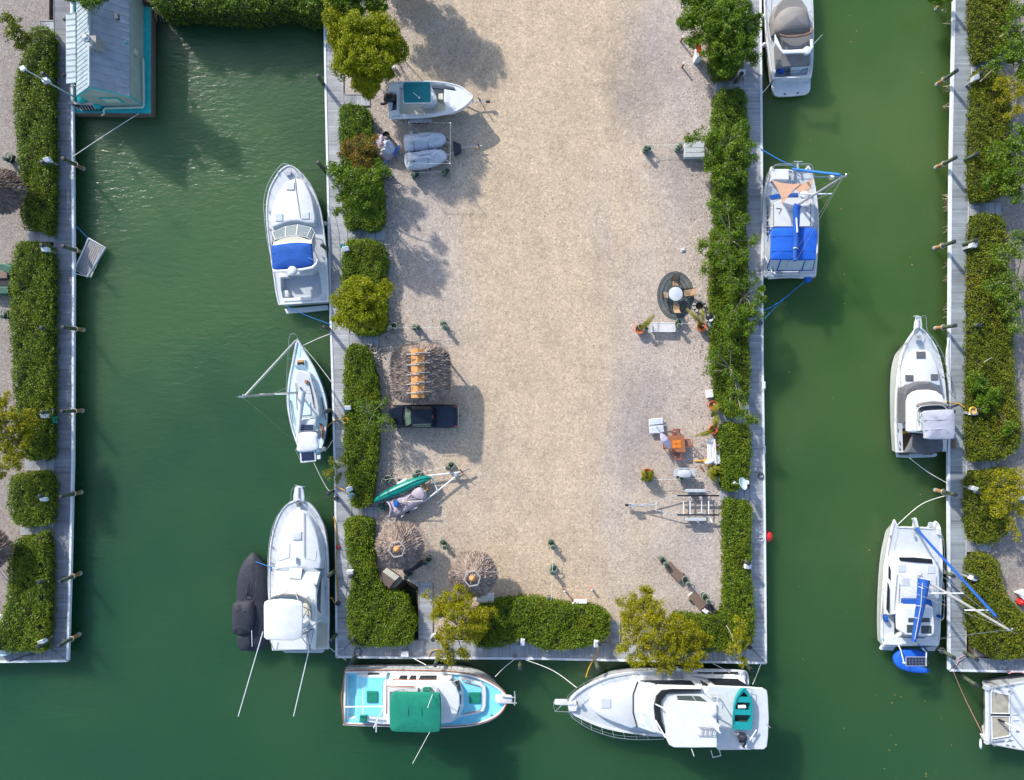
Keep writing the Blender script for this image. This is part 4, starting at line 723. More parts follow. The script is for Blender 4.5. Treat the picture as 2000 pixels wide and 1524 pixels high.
t.slab('flybridge_wall', [(552,382),(960,396),(1012,430),(1045,500),(1060,560),(1058,735),(552,738)], 3.0, .62, 'gelcoat', .03, .04); t.slab('flybridge_floor', [(575,400),(950,412),(1000,445),(1025,520),(1035,720),(575,722)], 3.02, .03, 'nonskid'); t.tubes('flybridge_rail', [[(548,640,3.25),(550,382,3.25),(808,388,3.25)]], .05, 'teak'); t.slab('console', [(885,405),(955,402),(955,452),(885,450)], 3.3, .3, 'teal_canvas'); t.slab('bridge_seat', rect(575,400,840,440), 3.2, .2, 'deck_bright', 0, .05)
bm = t.dome('bimini', [(592,465),(622,438),(745,441),(875,443),(1020,446),(1048,470),(1056,560),(1056,680),(1050,780),(1015,806),(875,812),(745,806),(620,802),(585,778),(578,690),(578,560)], 4.2, 4.45, 'teal_canvas', [(1,-.5),(1,0),(.97,.5),(.8,.85),(.4,1)], 2)
t.tubes('seam', [[(744,445,4.3),(748,620,4.5),(742,802,4.3)], [(878,447,4.3),(872,620,4.5),(878,808,4.3)]], .02, 'teal_canvas', bm)
t.tubes('bimini_frame', [[(610,435,4.2),(720,408,3.0)], [(720,415,3.3),(745,445,4.2)], [(880,400,3.0),(1000,445,4.2)], [(600,790,4.2),(720,735,3.0)], [(1040,790,4.2),(900,735,3.0)]], .025, 'steel')
t.tubes('boom', [[(162,576,2.0),(525,572,2.4)]], .055, 'trim_white'); t.tubes('davit', [[(528,572,2.4),(470,680,2.2),(428,772,1.9)]], .045, 'trim_white'); t.tubes('mast', [[(455,680,.9),(450,808,4.6)]], .05, 'alloy')
t.tubes('antenna', [[(978,455,4.2),(930,582,6.2)]], .03, 'trim_white'); t.tubes('antenna', [[(960,790,4.0),(790,1102,8.6)]], .022, 'trim_white')
bow_pulpit(t, [(1560,470),(1600,462),(1705,470),(1715,500),(1705,540),(1570,542)], 1.3, 'deck_bright'); t.tubes('anchor', [[(1620,480,1.4),(1740,490,1.4)], [(1738,430,1.4),(1744,490,1.4),(1738,560,1.4)], [(1660,540,1.4),(1758,540,1.4)]], .045, 'galv'); cleats(t, [(1522,652),(700,226)])
# 6 motor yacht
t = T('motor_yacht', 'large white motor yacht with flybridge hardtop and a rowing boat on its aft deck', 'motor boat', 'Q', 950, 480, -.9, 'boats moored in the canals')
t.hull([(1675,330),(1668,232),(1610,208),(1300,200),(1000,205),(800,212),(660,225),(540,250),(430,290),(330,342),(250,402),(205,480),(232,552),(340,612),(460,662),(580,694),(720,717),(860,734),(1000,744),(1300,756),(1660,768)], .6, 1.25, rake=1.6, cap=.1)
t.slab('cabin_trunk', [(402,410),(430,390),(560,352),(700,322),(790,302),(780,668),(640,655),(500,600),(415,545),(396,480)], 1.65, .7, 'deck_bright', .12, .15, 2)
hatch(t, (476,436,554,514), 1.64, 'soft_white'); t.slab('side_deck_panel', [(330,470),(380,400),(470,325),(560,285),(740,255),(740,300),(560,345),(420,392),(385,470)], 1.1, .04, 'nonskid')
t.slab('windshield_cover', [(772,300,1.7),(738,400,1.72),(738,550,1.72),(768,664,1.7),(905,712,2.7),(862,560,2.85),(866,440,2.85),(925,338,2.75)], 0, .5, 'vinyl'); t.tubes('windshield_frame', [[(772,298,1.8),(735,402,1.82),(735,552,1.82),(768,668,1.8)]], .045, 'black')
t.slab('deckhouse', [(925,335),(1250,352),(1320,340),(1345,345),(1420,475),(1420,840),(1010,760),(905,712),(862,560),(866,440)], 2.85, .2, 'deck_bright', 0, .05); t.slab('deckhouse_side', [(800,338),(1300,342),(1660,348),(1660,700),(905,705),(800,640)], 2.3, 1.9, 'gelcoat', .35)
t.slab('side_window', [(790,290,1.6),(1130,288,1.6),(1205,292,1.7),(1258,342,2.6),(965,336,2.6)], 0, .06, 'glass'); t.slab('side_window', [(1280,285,1.7),(1348,322,2.5),(1316,372,2.7)], 0, .06, 'glass'); t.slab('side_window', [(1338,274,1.5),(1588,280,1.5),(1692,342,2.5),(1412,328,2.5)], 0, .06, 'glass'); t.slab('window_sill', [(1210,240,1.0),(1560,240,1.0),(1590,275,1.45),(1330,268,1.45)], 0, .05, 'gelcoat'); t.slab('side_opening', rect(1260,215,1375,232), .75, .1, 'glass'); t.slab('side_opening', rect(1390,220,1590,236), .75, .1, 'glass')
t.slab('flybridge_cowl', [(852,560),(858,450),(890,390),(945,352),(1290,362),(1292,380),(1000,372),(950,395),(915,440),(902,500),(912,600),(945,690),(980,728),(905,700)], 3.35, .5, 'gelcoat', .08); t.slab('wind_screen', [(985,725),(930,630),(908,520),(922,420),(970,372),(1060,362),(1288,364),(1288,376),(1060,382),(1000,400),(965,450),(955,520),(968,620),(1003,715)], 3.5, .12, 'glass'); t.slab('flybridge_floor', [(1003,715),(968,620),(958,520),(970,450),(1010,402),(1300,395),(1400,470),(1410,740)], 3.3, .4, 'gelcoat')
t.slab('bridge_side_glass', [(1090,415,3.6),(1215,415,3.6),(1255,470,4.2),(1110,460,4.2)], 0, .05, 'tint_glass'); t.slab('bridge_side_glass', [(1222,415,3.6),(1280,420,3.6),(1350,470,4.2),(1262,470,4.2)], 0, .05, 'tint_glass'); t.slab('bridge_corner_glass', [(1030,450,3.6),(1080,415,3.6),(1095,460,4.2),(1030,480,4.2)], 0, .05, 'pale_glass')
ht = t.slab('hardtop', [(1003,700),(1006,540),(1020,495),(1045,468),(1085,456),(1250,464),(1418,476),(1420,835),(1230,838),(1070,836),(1030,815),(1008,770)], 5.1, .14, 'gelcoat', 0, .06)
t.tubes('ladder', [[(1268,668,5.25),(1385,680,5.25),(1412,690,5.25)], [(1262,732,5.25),(1412,736,5.25)]]+[[(1300+i*35,672,5.25),(1294+i*35,735,5.25)] for i in range(4)], .03, 'steel', ht); t.cyl('radar_dome', 1390, 550, .26, 5.1, 5.4, 'gelcoat', 16, ht); t.slab('hardtop_bracket', [(1370,650),(1400,620),(1440,650),(1435,690),(1455,720),(1435,720)], 5.28, .1, 'gelcoat', 0, .02, par=ht)
t.tubes('hardtop_leg', [[(915,480,3.4),(1006,525,5.1)], [(920,615,3.4),(1000,755,5.1)], [(1360,405,3.2),(1425,415,3.2),(1420,470,5.1)], [(1420,480,5.1),(1430,600,2.9)]], .05, 'gelcoat')
bd = t.slab('boat_deck', [(1352,332),(1700,346),(1795,354),(1826,375),(1834,420),(1842,600),(1836,740),(1826,830),(1800,852),(1422,852),(1425,475),(1310,400)], 2.95, .16, 'deck_white', 0, .06); t.tubes('deck_rail', [[(1425,852,3.6),(1690,850,3.6)], [(1362,405,3.4),(1428,412,3.4),(1424,480,3.4)], [(1650,350,3.4),(1705,362,3.4),(1700,420,3.4)]], .025, 'steel')
t.tubes('davit', [[(1450,655,3.3),(1500,670,3.5),(1525,705,3.3)], [(1740,690,3.3),(1650,832,3.3)]], .05, 'gelcoat', sm=2); t.tubes('stern_ladder', [[(1370,860,2.6),(1385,915,2.3),(1450,900,2.3),(1435,852,2.6)]], .035, 'trim_white'); t.tubes('flag_pole', [[(1805,628,3.1),(1855,675,4.2)]], .02, 'galv'); t.tubes('antenna', [[(1210,845,5),(1232,905,6)]], .02, 'trim_white')
t.tubes('line_coil', [[(1600,790,3),(1612,770,3),(1630,790,3),(1650,780,3),(1645,810,3),(1625,825,3),(1640,830,3)]], .06, 'black', sm=2)
t.rail('bow_rail', [(212,545),(240,590),(320,648),(400,692),(490,725),(580,750),(670,764),(770,770),(860,770),(985,766)], .85, mid=True); t.rail('bow_rail', [(205,440),(260,385),(340,330),(440,282),(540,244),(640,222),(740,212),(860,207),(970,207)], .8, mid=True)
bow_pulpit(t, [(205,470),(195,445),(110,445),(92,465),(100,488),(200,492)], 1.35); t.tubes('pulpit_rail', [[(205,440,2.0),(100,440,2.0),(88,500,2.0),(100,540,2.0),(215,545,2.0)], [(105,535,2.0),(150,495,1.4)]], .03, 'steel'); t.slab('anchor_locker', [(205,480),(270,455),(285,500),(275,540),(215,545)], 1.5, .2, 'deck_bright', 0, .04); t.box('windlass', 305, 495, 30, 20, 1.3, 1.6, 'galv')
t.slab('boarding_gate', rect(970,225,1145,280), 1.3, .1, 'galv'); t.slab('stern_bench', rect(1610,225,1655,290), .9, .2, 'soft_white', 0, .05); t.tubes('flag_staff', [[(1068,160,2.4),(1072,245,1.2)]], .05, 'gelcoat'); t.cyl('search_light', 1100, 200, .14, 2.0, 2.3, 'gelcoat')
# rowing boat carried on the yacht
d = T('rowing_boat', 'turquoise rowing boat with three seats carried on the aft deck of the yacht', 'rowing boat', 'Q', 1630, 540, 2.95)
d.hull([(1552,688),(1548,600),(1558,500),(1585,415),(1640,352),(1692,415),(1708,500),(1706,600),(1694,690)], 3.5, 3.65, [([(1566,678),(1562,600),(1572,500),(1598,425),(1638,378),(1678,425),(1694,500),(1692,600),(1682,680)], 3.15, False, 'tint_glass')], mats=('dinghy_turq','dinghy_turq','dinghy_turq','dinghy_turq'), zwl=3.12, zbot=2.97, rake=.2, cap=.04, cw=.06)
for y0, y1, a, b in ((420,466,1578,1700),(525,568,1560,1708),(625,688,1556,1698)): d.slab('seat', [(a,y0),(b,y0+6),(b,y1+4),(a,y1)], 3.56, .05, 'dinghy_turq')
d.put(MB().tube(d.ps([(1588,503,3.45),(1650,502,3.45)]), .13, 10), 'fuel_tank', 'gelcoat', None, True)
o = T('outboard_motor', 'navy outboard motor tilted behind the turquoise rowing boat', 'motor', 'Q', 1620, 738, 3.0); o.dome('cowl', [(1588,718),(1620,712),(1650,722),(1652,752),(1622,765),(1590,755)], 3.2, 3.75, 'navy_cover'); o.tubes('leg', [[(1620,750,3.3),(1612,775,3.1),(1608,795,3.1)]], .1, 'black'); o.tubes('clamp', [[(1575,735,3.3),(1670,740,3.3)], [(1560,730,3.3),(1600,725,3.3)]], .06, 'galv')
# 7 grey covered cruiser
t = T('motor_cruiser', 'white cruiser under taupe canvas covers with a blue ball at its stern', 'motor boat', '0', 1542, 60, -.9, 'boats moored in the canals')
t.hull([(1508,154),(1503,120),(1497,70),(1494,20),(1494,-30),(1500,-80),(1515,-125),(1540,-160),(1562,-125),(1578,-80),(1585,-30),(1588,20),(1589,80),(1587,130),(1584,152)], .25, 1.0, [([(1517,131),(1581,126),(1577,146),(1512,152)], -.45, False, 'vinyl')], rake=.9)
t.slab('cover_skirt', [(1512,64),(1509,40),(1510,26),(1517,10),(1529,-3),(1548,-9),(1566,-2),(1577,14),(1582,34),(1583,62),(1540,70)], 1.05, .6, 'taupe_canvas', .06, .12)
t.dome('cover_top', [(1515,62),(1514,42),(1520,28),(1535,17),(1556,15),(1572,23),(1580,40),(1582,64),(1560,69),(1530,70)], 1.3, 2.0, 'taupe_canvas', [(1,-.3),(1,0),(.95,.3),(.7,.65),(.4,.85),(.05,1)])
t.slab('aft_cover', [(1526,70,1.7),(1584,66,1.7),(1583,93,1.5),(1534,96,1.5)], 0, .3, 'taupe_canvas'); t.tubes('rolled_curtain', [[(1522,68,1.9),(1532,71,1.95),(1545,72,2.0),(1565,70,1.98),(1584,64,1.9),(1585,55,1.8)]], .10, 'bench_wood', sm=2)
t.slab('radar_arch', [(1514,66),(1520,78),(1529,97),(1545,97),(1574,95),(1584,90),(1583,76),(1588,76),(1589,92),(1584,100),(1574,103),(1530,105),(1524,98),(1514,84)], 2.3, .14, 'gelcoat', 0, .05); t.cyl('radar_dome', 1577, 98, .30, 2.3, 2.55, 'gelcoat', 16)
t.slab('cockpit_cover', [(1515,88,1.0),(1528,104,1.0),(1583,101,1.0),(1582,126,.75),(1517,131,.75)], 0, .4, 'taupe_canvas')
tr = t.slab('transom', [(1545,130,.55),(1580,126,.55),(1577,147,-.15),(1545,150,-.15)], 0, .3, 'soft_white'); t.slab('stern_wing', [(1582,105,.6),(1588,100,.6),(1587,130,.5),(1583,158,-.3),(1575,160,-.35),(1578,130,.4)], 0, .3, 'vinyl')
t.slab('swim_platform', [(1506,150),(1584,146),(1583,174),(1580,181),(1573,185),(1545,188),(1521,189),(1513,186),(1509,178)], -.5, .14, 'gelcoat', 0, .04)
t.slab('hand_hold', [(1531,183),(1535,182.5),(1535,184.5),(1531,185)], -.46, .03, 'black'); t.slab('hand_hold', [(1556,181),(1560,180.5),(1560,182.5),(1556,183)], -.46, .03, 'black'); t.tubes('antenna', [[(1588,88,2.0),(1606,68,3.2)]], .02, 'trim_white')
t.rail('side_rail', [(1498,62),(1496,30),(1496,0),(1499,-60)], .5); t.rail('side_rail', [(1587,50),(1586,20),(1584,-20),(1578,-70)], .5); t.tubes('dark_slot', [[(1580,137,.1),(1580,147,-.1)]], .05, 'black')
for y, z in ((32,0),(88,0)):
    mb = MB(); mb.ball(t.p(1492, y, .1), .16, 10, sz=1.8); t.put(mb, 'fender', 'gelcoat', None, True)
mb = MB(); mb.ball(t.p(1526, 137.5, .0), .27, 14); t.put(mb, 'ball_fender', 'bright_blue', None, True)
def lettering(txt, loc, h, rot, m, par, name='lettering', loc0=None):
    cu = bpy.data.curves.new(name, 'FONT'); cu.body = txt; cu.size = h; cu.extrude = .004; cu.align_x = 'CENTER'; cu.materials.append(M(m)); tmp = bpy.data.objects.new('tmp_text', cu); COL.objects.link(tmp); bpy.context.view_layer.update()
    me = bpy.data.meshes.new_from_object(tmp.evaluated_get(bpy.context.evaluated_depsgraph_get())); bpy.data.objects.remove(tmp); me.name = name
    o = bpy.data.objects.new(name, me); COL.objects.link(o); o.parent = par
    o.location = loc-(loc0 or Vector()); o.rotation_euler = rot; return o
lettering('Lazin Jules', t.p(1561.5, 138.6, .22), .46, (R(38), 0, R(4)), 'black', t.root, loc0=t.loc)
# 8 catamaran with the bright blue bimini
t = T('sailing_catamaran', 'white catamaran with bright blue bimini and peach shade sails', 'catamaran', 'q2', 370, 800, -.9, 'boats moored in the canals')
t.hull([(72,1400),(60,1250),(53,1050),(53,800),(61,600),(79,440),(102,320),(132,215),(158,148),(185,182),(280,188),(460,188),(552,175),(577,142),(607,190),(642,300),(667,450),(687,600),(698,800),(693,1000),(681,1200),(664,1402)], .35, .6, [([(100,525),(128,525),(134,940),(102,940)], -.1, False, 'tint_glass'), ([(150,1225),(640,1225),(630,1360),(150,1360)], -.15, False)], mats=('gelcoat','soft_white','nonskid','bottom_paint'), bow=(370,185), rake=.3, k=.93)
t.slab('cabin_top', [(128,482),(190,465),(300,452),(460,450),(560,462),(645,492),(652,700),(650,845),(178,845),(172,600)], 1.25, .9, 'deck_white', .06, .12); t.slab('cabin_roof_panel', [(190,560),(330,505),(520,505),(605,560),(600,835),(190,835)], 1.29, .05, 'deck_bright', 0, .02)
for q in ([(130,482),(250,458),(266,504),(156,523)], [(325,500),(350,456),(456,450),(466,495)], [(488,496),(470,452),(560,464),(640,494),(580,505)]): t.slab('window_cover', q, 1.31, .08, 'blue_canvas')
for y in (560,640,700,760,830,890): t.slab('rail_stile', rect(98,y,136,y+12), .5, .08, 'soft_white')
t.slab('deck_box', rect(170,176,358,300), 1.15, .6, 'gelcoat', 0, .05); t.rail('bow_rail', [(172,185),(205,126),(340,118),(470,118),(600,118),(632,170),(645,265)], .65, mid=True)
t.slab('shade_sail', [(160,305),(280,338),(400,352),(500,342),(420,405),(345,490),(285,582),(270,500),(225,400)], 2.3, .02, 'peach_cloth'); t.slab('shade_sail', [(412,410),(500,345),(580,320),(645,285),(600,400),(582,445),(575,575),(520,480),(470,435)], 2.25, .02, 'peach_cloth')
M1, a, b = mast(t, (455,590,1.2), (975,268,8.6), .10, 'alloy', ()); c = a*.58+b*.42; t.put(MB().tube([c-Vector((1.15,0,0)), c+Vector((1.25,0.03,0))], .05, 6), 'spreader', 'trim_white', M1, True)
t.tubes('furled_jib', [[(400,178,1.0),(650,210,4.6),(945,244,8.3)]], .10, 'rope_blue'); t.cyl('radar_dome', 537, 465, .28, 3.4, 3.7, 'gelcoat', 16, par=M1); mb = MB(); mb.ball(t.p(847, 275, 6.4), .2, 12); t.put(mb, 'radar_reflector', 'cream', M1, True)
wire(t, [[(975,268,8.5),(440,1228,3.2)], [(975,268,8.5),(690,520,.6)], [(975,268,8.5),(60,600,.6)], [(640,262,.9),(975,268,8.5)], [(975,268,8.5),(240,1420,.8)], [(850,450,4.3),(690,520,.6)]], .014); t.tubes('flag_halyard', [[(650,278,.9),(930,268,7.6)]], .025, 'rope_blue')
bp = cr(t.ps([(462,585,3.0),(440,640,2.9),(442,740,2.85),(438,900,2.85),(440,1000,2.85),(430,1100,2.9),(426,1190,2.9),(432,1228,2.95)]), 3, False); t.put(MB().tube(bp, .30, 10, 0, .15), 'boom_cover', 'blue_canvas', None, True); t.tubes('sail_edge', [[(440,735,3.2),(452,905,3.15)], [(446,745,3.18),(456,900,3.14)]], .05, 'sail'); t.tubes('cover_strap', [[(410,1085,3.0),(435,1078,3.2),(460,1090,3.0)]], .05, 'cream')
bm = t.dome('bimini', [(152,905),(175,865),(240,852),(420,848),(600,850),(660,862),(682,905),(678,1000),(664,1180),(655,1212),(610,1222),(400,1220),(190,1216),(148,1195),(150,1050)], 2.35, 2.55, 'bright_blue', [(1,-.5),(1,0),(.97,.5),(.8,.85),(.4,1)], 2); t.tubes('seam', [[(152,950,2.5),(400,942,2.58),(678,950,2.5)], [(152,1120,2.5),(400,1112,2.58),(668,1122,2.5)]], .015, 'blue_canvas', bm); t.tubes('bimini_edge', [[(132,848,2.2),(640,838,2.2),(648,860,2.3)], [(138,850,2.2),(112,1010,2.0)]], .035, 'blue_canvas')
cu = t.slab('rear_curtain', [(150,1216,2.2),(650,1216,2.2),(622,1335,1.1),(112,1338,1.1)], 0, .03, 'vinyl'); t.tubes('curtain_frame', [[(112,1342,1.1),(625,1338,1.1)], [(265,1218,2.2),(222,1338,1.12)], [(548,1218,2.2),(502,1338,1.12)], [(655,1210,2.2),(628,1335,1.1)], [(145,1200,2.3),(108,1320,1.1)]], .04, 'blue_canvas', cu)
t.slab('side_curtain', [(148,905,2.2),(150,1190,2.2),(118,1300,1.1),(105,1040,1.1)], 0, .03, 'soft_white'); t.slab('stern_step', rect(475,1345,662,1415), .4, .5, 'soft_white', 0, .03); t.slab('stern_step', rect(85,1350,240,1412), .4, .5, 'soft_white', 0, .03)
t.tubes('stern_beam', [[(120,1432,.6),(385,1412,.65),(520,1425,.6)], [(110,1385,.7),(470,1382,.7)]], .06, 'gelcoat'); t.tubes('davit', [[(62,1130,.8),(165,1360,1.6)], [(195,1290,1.6),(198,1345,1.6)]], .035, 'trim_white'); t.slab('outboard_cowl', [(178,1372),(190,1340),(200,1340),(210,1375)], 1.5, .3, 'gelcoat')
mb = MB(); mb.ball(t.p(575, 1442, .2), .27, 14); t.put(mb, 'ball_fender', 'bright_blue', None, True); t.tubes('side_track', [[(175,570,1.32),(178,835,1.32)], [(605,560,1.32),(600,835,1.32)], [(210,625,1.32),(270,630,1.32),(245,680,1.32)], [(530,620,1.32),(580,620,1.32),(545,665,1.32)]], .025, 'taupe_canvas'); t.rail('lifeline', [(672,450),(690,600),(700,800),(695,1000),(684,1200)], .6, r=.012); t.cyl('winch', 390, 636, .14, 1.25, 1.5, 'galv')
mb = MB(); c = t.p(455, 105, 1.0); mb.tube([c, c+Vector((0,-.5,.1))], .08, 6); mb.tube([c+Vector((-.35,.05,.1)), c+Vector((.35,.05,.1))], .035, 5); t.put(mb, 'anchor', 'galv', None, True); t.tubes('windlass', [[(405,180,.8),(410,250,.8),(395,310,.8)]], .09, 'galv')
# 9 cruiser with the grey flybridge top
t = T('motor_cruiser', 'white cruiser with dark windshield mask and grey flybridge top on the right dock', 'motor boat', 't2', 370, 800, -.9, 'boats moored in the canals')
t.hull([(152,1395),(142,1200),(142,1000),(147,850),(158,700),(176,560),(202,450),(244,340),(297,260),(335,210),(368,170),(400,205),(450,260),(510,345),(555,440),(588,560),(610,680),(622,800),(630,950),(632,1200),(628,1385)], .4, 1.15, [([(208,1165),(280,1170),(420,1215),(600,1240),(600,1375),(400,1395),(215,1385)], -.25, False, 'bench_wood')], rake=1.5, k=.82)
t.slab('cabin_trunk', [(228,760),(232,640),(262,520),(310,450),(372,415),(470,425),(520,490),(552,580),(575,700),(580,770),(470,730),(340,735)], 1.35, .6, 'deck_bright', .12, .15, 2)
for r_ in ((348,426,432,490),(243,652,315,708),(486,644,553,700)): hatch(t, r_, 1.36, 'dark_canvas')
t.slab('windshield_mask', [(230,1110),(230,830),(245,785),(340,735),(405,722),(475,720),(565,768),(590,815),(620,900),(620,1110)], 1.95, .8, 'dark_canvas', .08, .12)
t.slab('deckhouse', [(272,1190),(272,905),(290,850),(330,815),(390,796),(470,794),(545,808),(600,848),(625,905),(638,1000),(642,1200),(420,1210),(290,1205)], 2.55, .45, 'deck_bright', 0, .16)
t.slab('bridge_floor', [(350,1195),(350,980),(372,950),(500,930),(625,950),(640,1000),(640,1195)], 2.6, .06, 'dark_canvas'); t.slab('bridge_cowl', [(375,952),(378,930),(430,915),(515,903),(590,912),(648,932),(648,955),(590,935),(515,926),(430,938)], 3.0, .5, 'taupe_canvas'); t.tubes('wind_screen', [[(355,1100,3.1),(352,1000,3.1),(385,955,3.15),(500,940,3.2),(600,945,3.15),(635,985,3.1)]], .05, 'alloy', sm=2)
t.slab('helm_seat', rect(375,1010,440,1190), 2.95, .35, 'soft_white', 0, .08); t.slab('cowl_end', [(640,930),(675,950),(678,980),(645,985)], 2.9, .4, 'dark_canvas')
bm = t.dome('bimini', [(408,1025),(425,998),(560,987),(680,985),(700,1000),(706,1080),(708,1165),(704,1240),(685,1264),(560,1270),(432,1266),(420,1240),(418,1170),(412,1085)], 4.2, 4.42, 'grey_canvas', [(1,-.6),(1,0),(.97,.5),(.8,.85),(.4,1)], 2, .02); t.tubes('seam', [[(412,1085,4.35),(560,1080,4.45),(706,1078,4.35)], [(418,1180,4.35),(560,1172,4.45),(708,1172,4.35)]], .03, 'grey_canvas', bm); t.tubes('bimini_frame', [[(410,1000,4.2),(360,1100,2.8)], [(420,1260,4.2),(400,1130,2.8)], [(700,1000,4.2),(640,1010,2.8)], [(700,1260,4.2),(640,1190,2.8)]], .03, 'steel')
t.dome('cockpit_cover', [(302,1218),(420,1220),(590,1268),(595,1330),(588,1388),(480,1400),(380,1412),(300,1410),(215,1396),(260,1320)], .95, 1.25, 'dark_canvas', wr=.04, sm=0); t.slab('stern_corner', rect(590,1275,632,1370), .55, .2, 'deck_bright', 0, .03); t.slab('cockpit_seat', [(215,1190),(280,1185),(285,1212),(218,1218)], .4, .4, 'yellow_bag', 0, .05); cleats(t, [(183,1300),(185,1362),(163,1170),(604,1290),(604,1355)])
t.slab('swim_platform', [(148,1400),(300,1412),(540,1402),(545,1425),(520,1440),(300,1450),(160,1442)], -.45, .12, 'deck_white', 0, .04); t.slab('stern_gear', rect(195,1405,275,1422), .1, .3, 'bench_wood'); t.slab('stern_gear', rect(425,1400,500,1418), .1, .3, 'bench_wood')
bow_pulpit(t, [(322,225),(338,110),(352,92),(375,90),(392,105),(402,225),(368,190)], 1.3); t.tubes('anchor', [[(368,112,1.4),(366,165,1.4)], [(315,90,1.4),(365,84,1.4)]], .045, 'galv'); t.box('windlass', 372, 296, 38, 46, 1.15, 1.45, 'galv')
t.rail('bow_rail', [(375,105),(405,85),(438,98),(446,225),(500,288),(558,372),(605,470),(625,545),(640,640),(655,665)], .7); t.rail('bow_rail', [(385,160),(345,235),(265,345),(225,440),(200,560),(188,690),(185,830),(188,960),(180,1040),(165,1085)], .65)
# 10 catamaran with the tall leaning mast
t = T('sailing_catamaran', 'white catamaran with blue sail cover and mast leaning over the right dock', 'catamaran', 'r2', 370, 650, -.9, 'boats moored in the canals')
t.hull([(108,1215),(100,1100),(102,900),(112,700),(132,480),(158,320),(185,190),(205,100),(222,72),(246,128),(300,134),(470,138),(558,142),(582,92),(602,92),(632,150),(645,300),(650,500),(643,750),(632,950),(626,1100),(615,1200)], .4, .62, [([(215,940),(275,935),(290,1080),(300,1112),(215,1112)], -.1, False, 'tint_glass')], mats=('gelcoat','deck_white','nonskid','gelcoat'), bow=(400,134), rake=.9, k=.84)
t.tubes('rub_stripe', [[(215,95,.62),(160,320,.55),(118,660,.5),(104,950,.45),(106,1200,.42)]], .035, 'black')
t.slab('center_pulpit', [(385,140),(392,70),(405,52),(420,60),(440,140)], .95, .12, 'gelcoat', 0, .03); t.slab('bow_locker', [(535,100),(560,95),(570,135),(530,138)], .7, .2, 'nonskid'); t.slab('bow_step', [(600,150),(635,145),(640,215),(612,205)], .85, .2, 'deck_bright', 0, .03)
t.slab('cabin_top', [(188,450),(250,402),(400,393),(560,415),(622,465),(632,650),(628,790),(570,795),(290,790),(268,925),(182,935),(168,700),(176,520)], 1.2, .75, 'deck_bright', .10, .14, 1)
t.slab('front_window', [(256,410,1.25),(400,412,1.26),(556,427,1.25),(562,466,1.26),(400,455,1.27),(270,442,1.26)], 0, .06, 'glass'); t.slab('side_window', [(170,482,1.22),(182,520,1.24),(182,620,1.24),(167,600,1.22)], 0, .1, 'glass'); t.slab('side_window', [(160,640,1.2),(175,700,1.24),(168,915,1.24),(150,880,1.2)], 0, .1, 'glass')
for r_ in ((250,472,322,544),(515,486,583,556),(279,598,350,668),(490,612,556,664)): hatch(t, r_, 1.18, 'soft_white')
t.slab('cushion', [(288,788),(550,795),(566,860),(302,856)], 1.32, .14, 'blue_canvas', 0, .04); ht = t.slab('dodger', [(304,858),(565,863),(572,940),(582,1040),(575,1100),(545,1124),(320,1112),(292,1085),(288,980)], 2.0, .9, 'deck_bright', .03, .08)
for q in (rect(343,958,535,996), rect(330,1020,400,1090), rect(460,1027,552,1098)): t.slab('dodger_window', q, 2.03, .05, 'tint_glass', par=ht)
t.tubes('hand_rail', [[(240,560,1.28),(212,880,1.28)], [(262,640,1.28),(250,890,1.28)], [(570,680,1.28),(575,850,1.28)], [(590,575,1.28),(600,900,1.28)]], .03, 'alloy'); t.slab('aft_deck', [(165,1115),(612,1135),(615,1210),(120,1200)], .62, .3, 'deck_bright', 0, .04); t.tubes('traveller', [[(255,1128,1.2),(490,1138,1.2)]], .04, 'black')
t.slab('stern_step', [(95,1245),(120,1195),(235,1205),(205,1250)], .0, .3, 'nonskid'); t.slab('stern_step', [(500,1225),(610,1205),(580,1255),(520,1255)], .0, .3, 'nonskid')
M1, a, b = mast(t, (440,585,1.25), (1243,1062,11.3), .11, 'alloy', ())
for f, w0, w1 in ((.36,1.2,1.2),(.68,.75,.85)):
    c = a*(1-f)+b*f; t.put(MB().tube([c-Vector((w0,0,0)), c+Vector((w1,0,0))], .045, 6), 'spreader', 'trim_white', M1, True)
mb = MB(); mb.ball(a+Vector((-.1,.25,.25)), .18, 8); mb.ball(a+Vector((-.05,.05,.1)), .2, 8); t.put(mb, 'mast_step', 'galv', M1, True)
t.tubes('furled_jib', [[(415,150,.95),(530,280,2.9),(1135,945,10.1)]], .10, 'blue_canvas'); wire(t, [[(1243,1062,11.2),(390,1170,2.6)], [(1243,1062,11.2),(625,560,.7)], [(1243,1062,11.2),(160,640,.7)], [(1243,1062,11.2),(620,1150,.8)], [(1135,945,10.1),(1243,1062,11.2)], [(1000,905,8),(630,790,.7)], [(1000,905,8),(280,575,1.2)]], .014)
bp = cr(t.ps([(482,610,2.6),(470,720,2.75),(452,840,2.75),(430,960,2.75),(405,1090,2.7),(388,1168,2.7)]), 3, False); t.put(MB().tube(bp, .42, 10, 0, .16), 'boom_cover', 'blue_canvas', None, True); t.tubes('cover_lashing', [[(432,672,2.9),(475,690,3.2),(512,700,2.9)], [(405,845,2.9),(450,850,3.2),(485,862,2.9)], [(395,955,2.9),(430,960,3.1),(465,968,2.9)], [(470,640,3.1),(455,850,3.15),(400,1150,2.95)]], .018, 'rope_white')
t.rail('lifeline', [(630,160),(662,250),(672,420),(672,560)], .65, r=.014, mid=True, sm=1); t.rail('side_rail', [(662,640),(668,800),(662,960),(640,980)], .7, r=.02, mid=True, sm=1); t.rail('lifeline', [(215,90),(185,225),(148,460),(135,705),(110,940)], .6, r=.012, sm=1)
dv_ = t.tubes('davit', [[(248,1190,.8),(275,1250,1.6),(305,1370,1.7)], [(470,1230,.8),(505,1270,1.6),(502,1392,1.7)], [(290,1360,1.7),(505,1380,1.7)]], .045, 'trim_white'); panel(t, (320,1308,500,1392), 1.78, dv_)
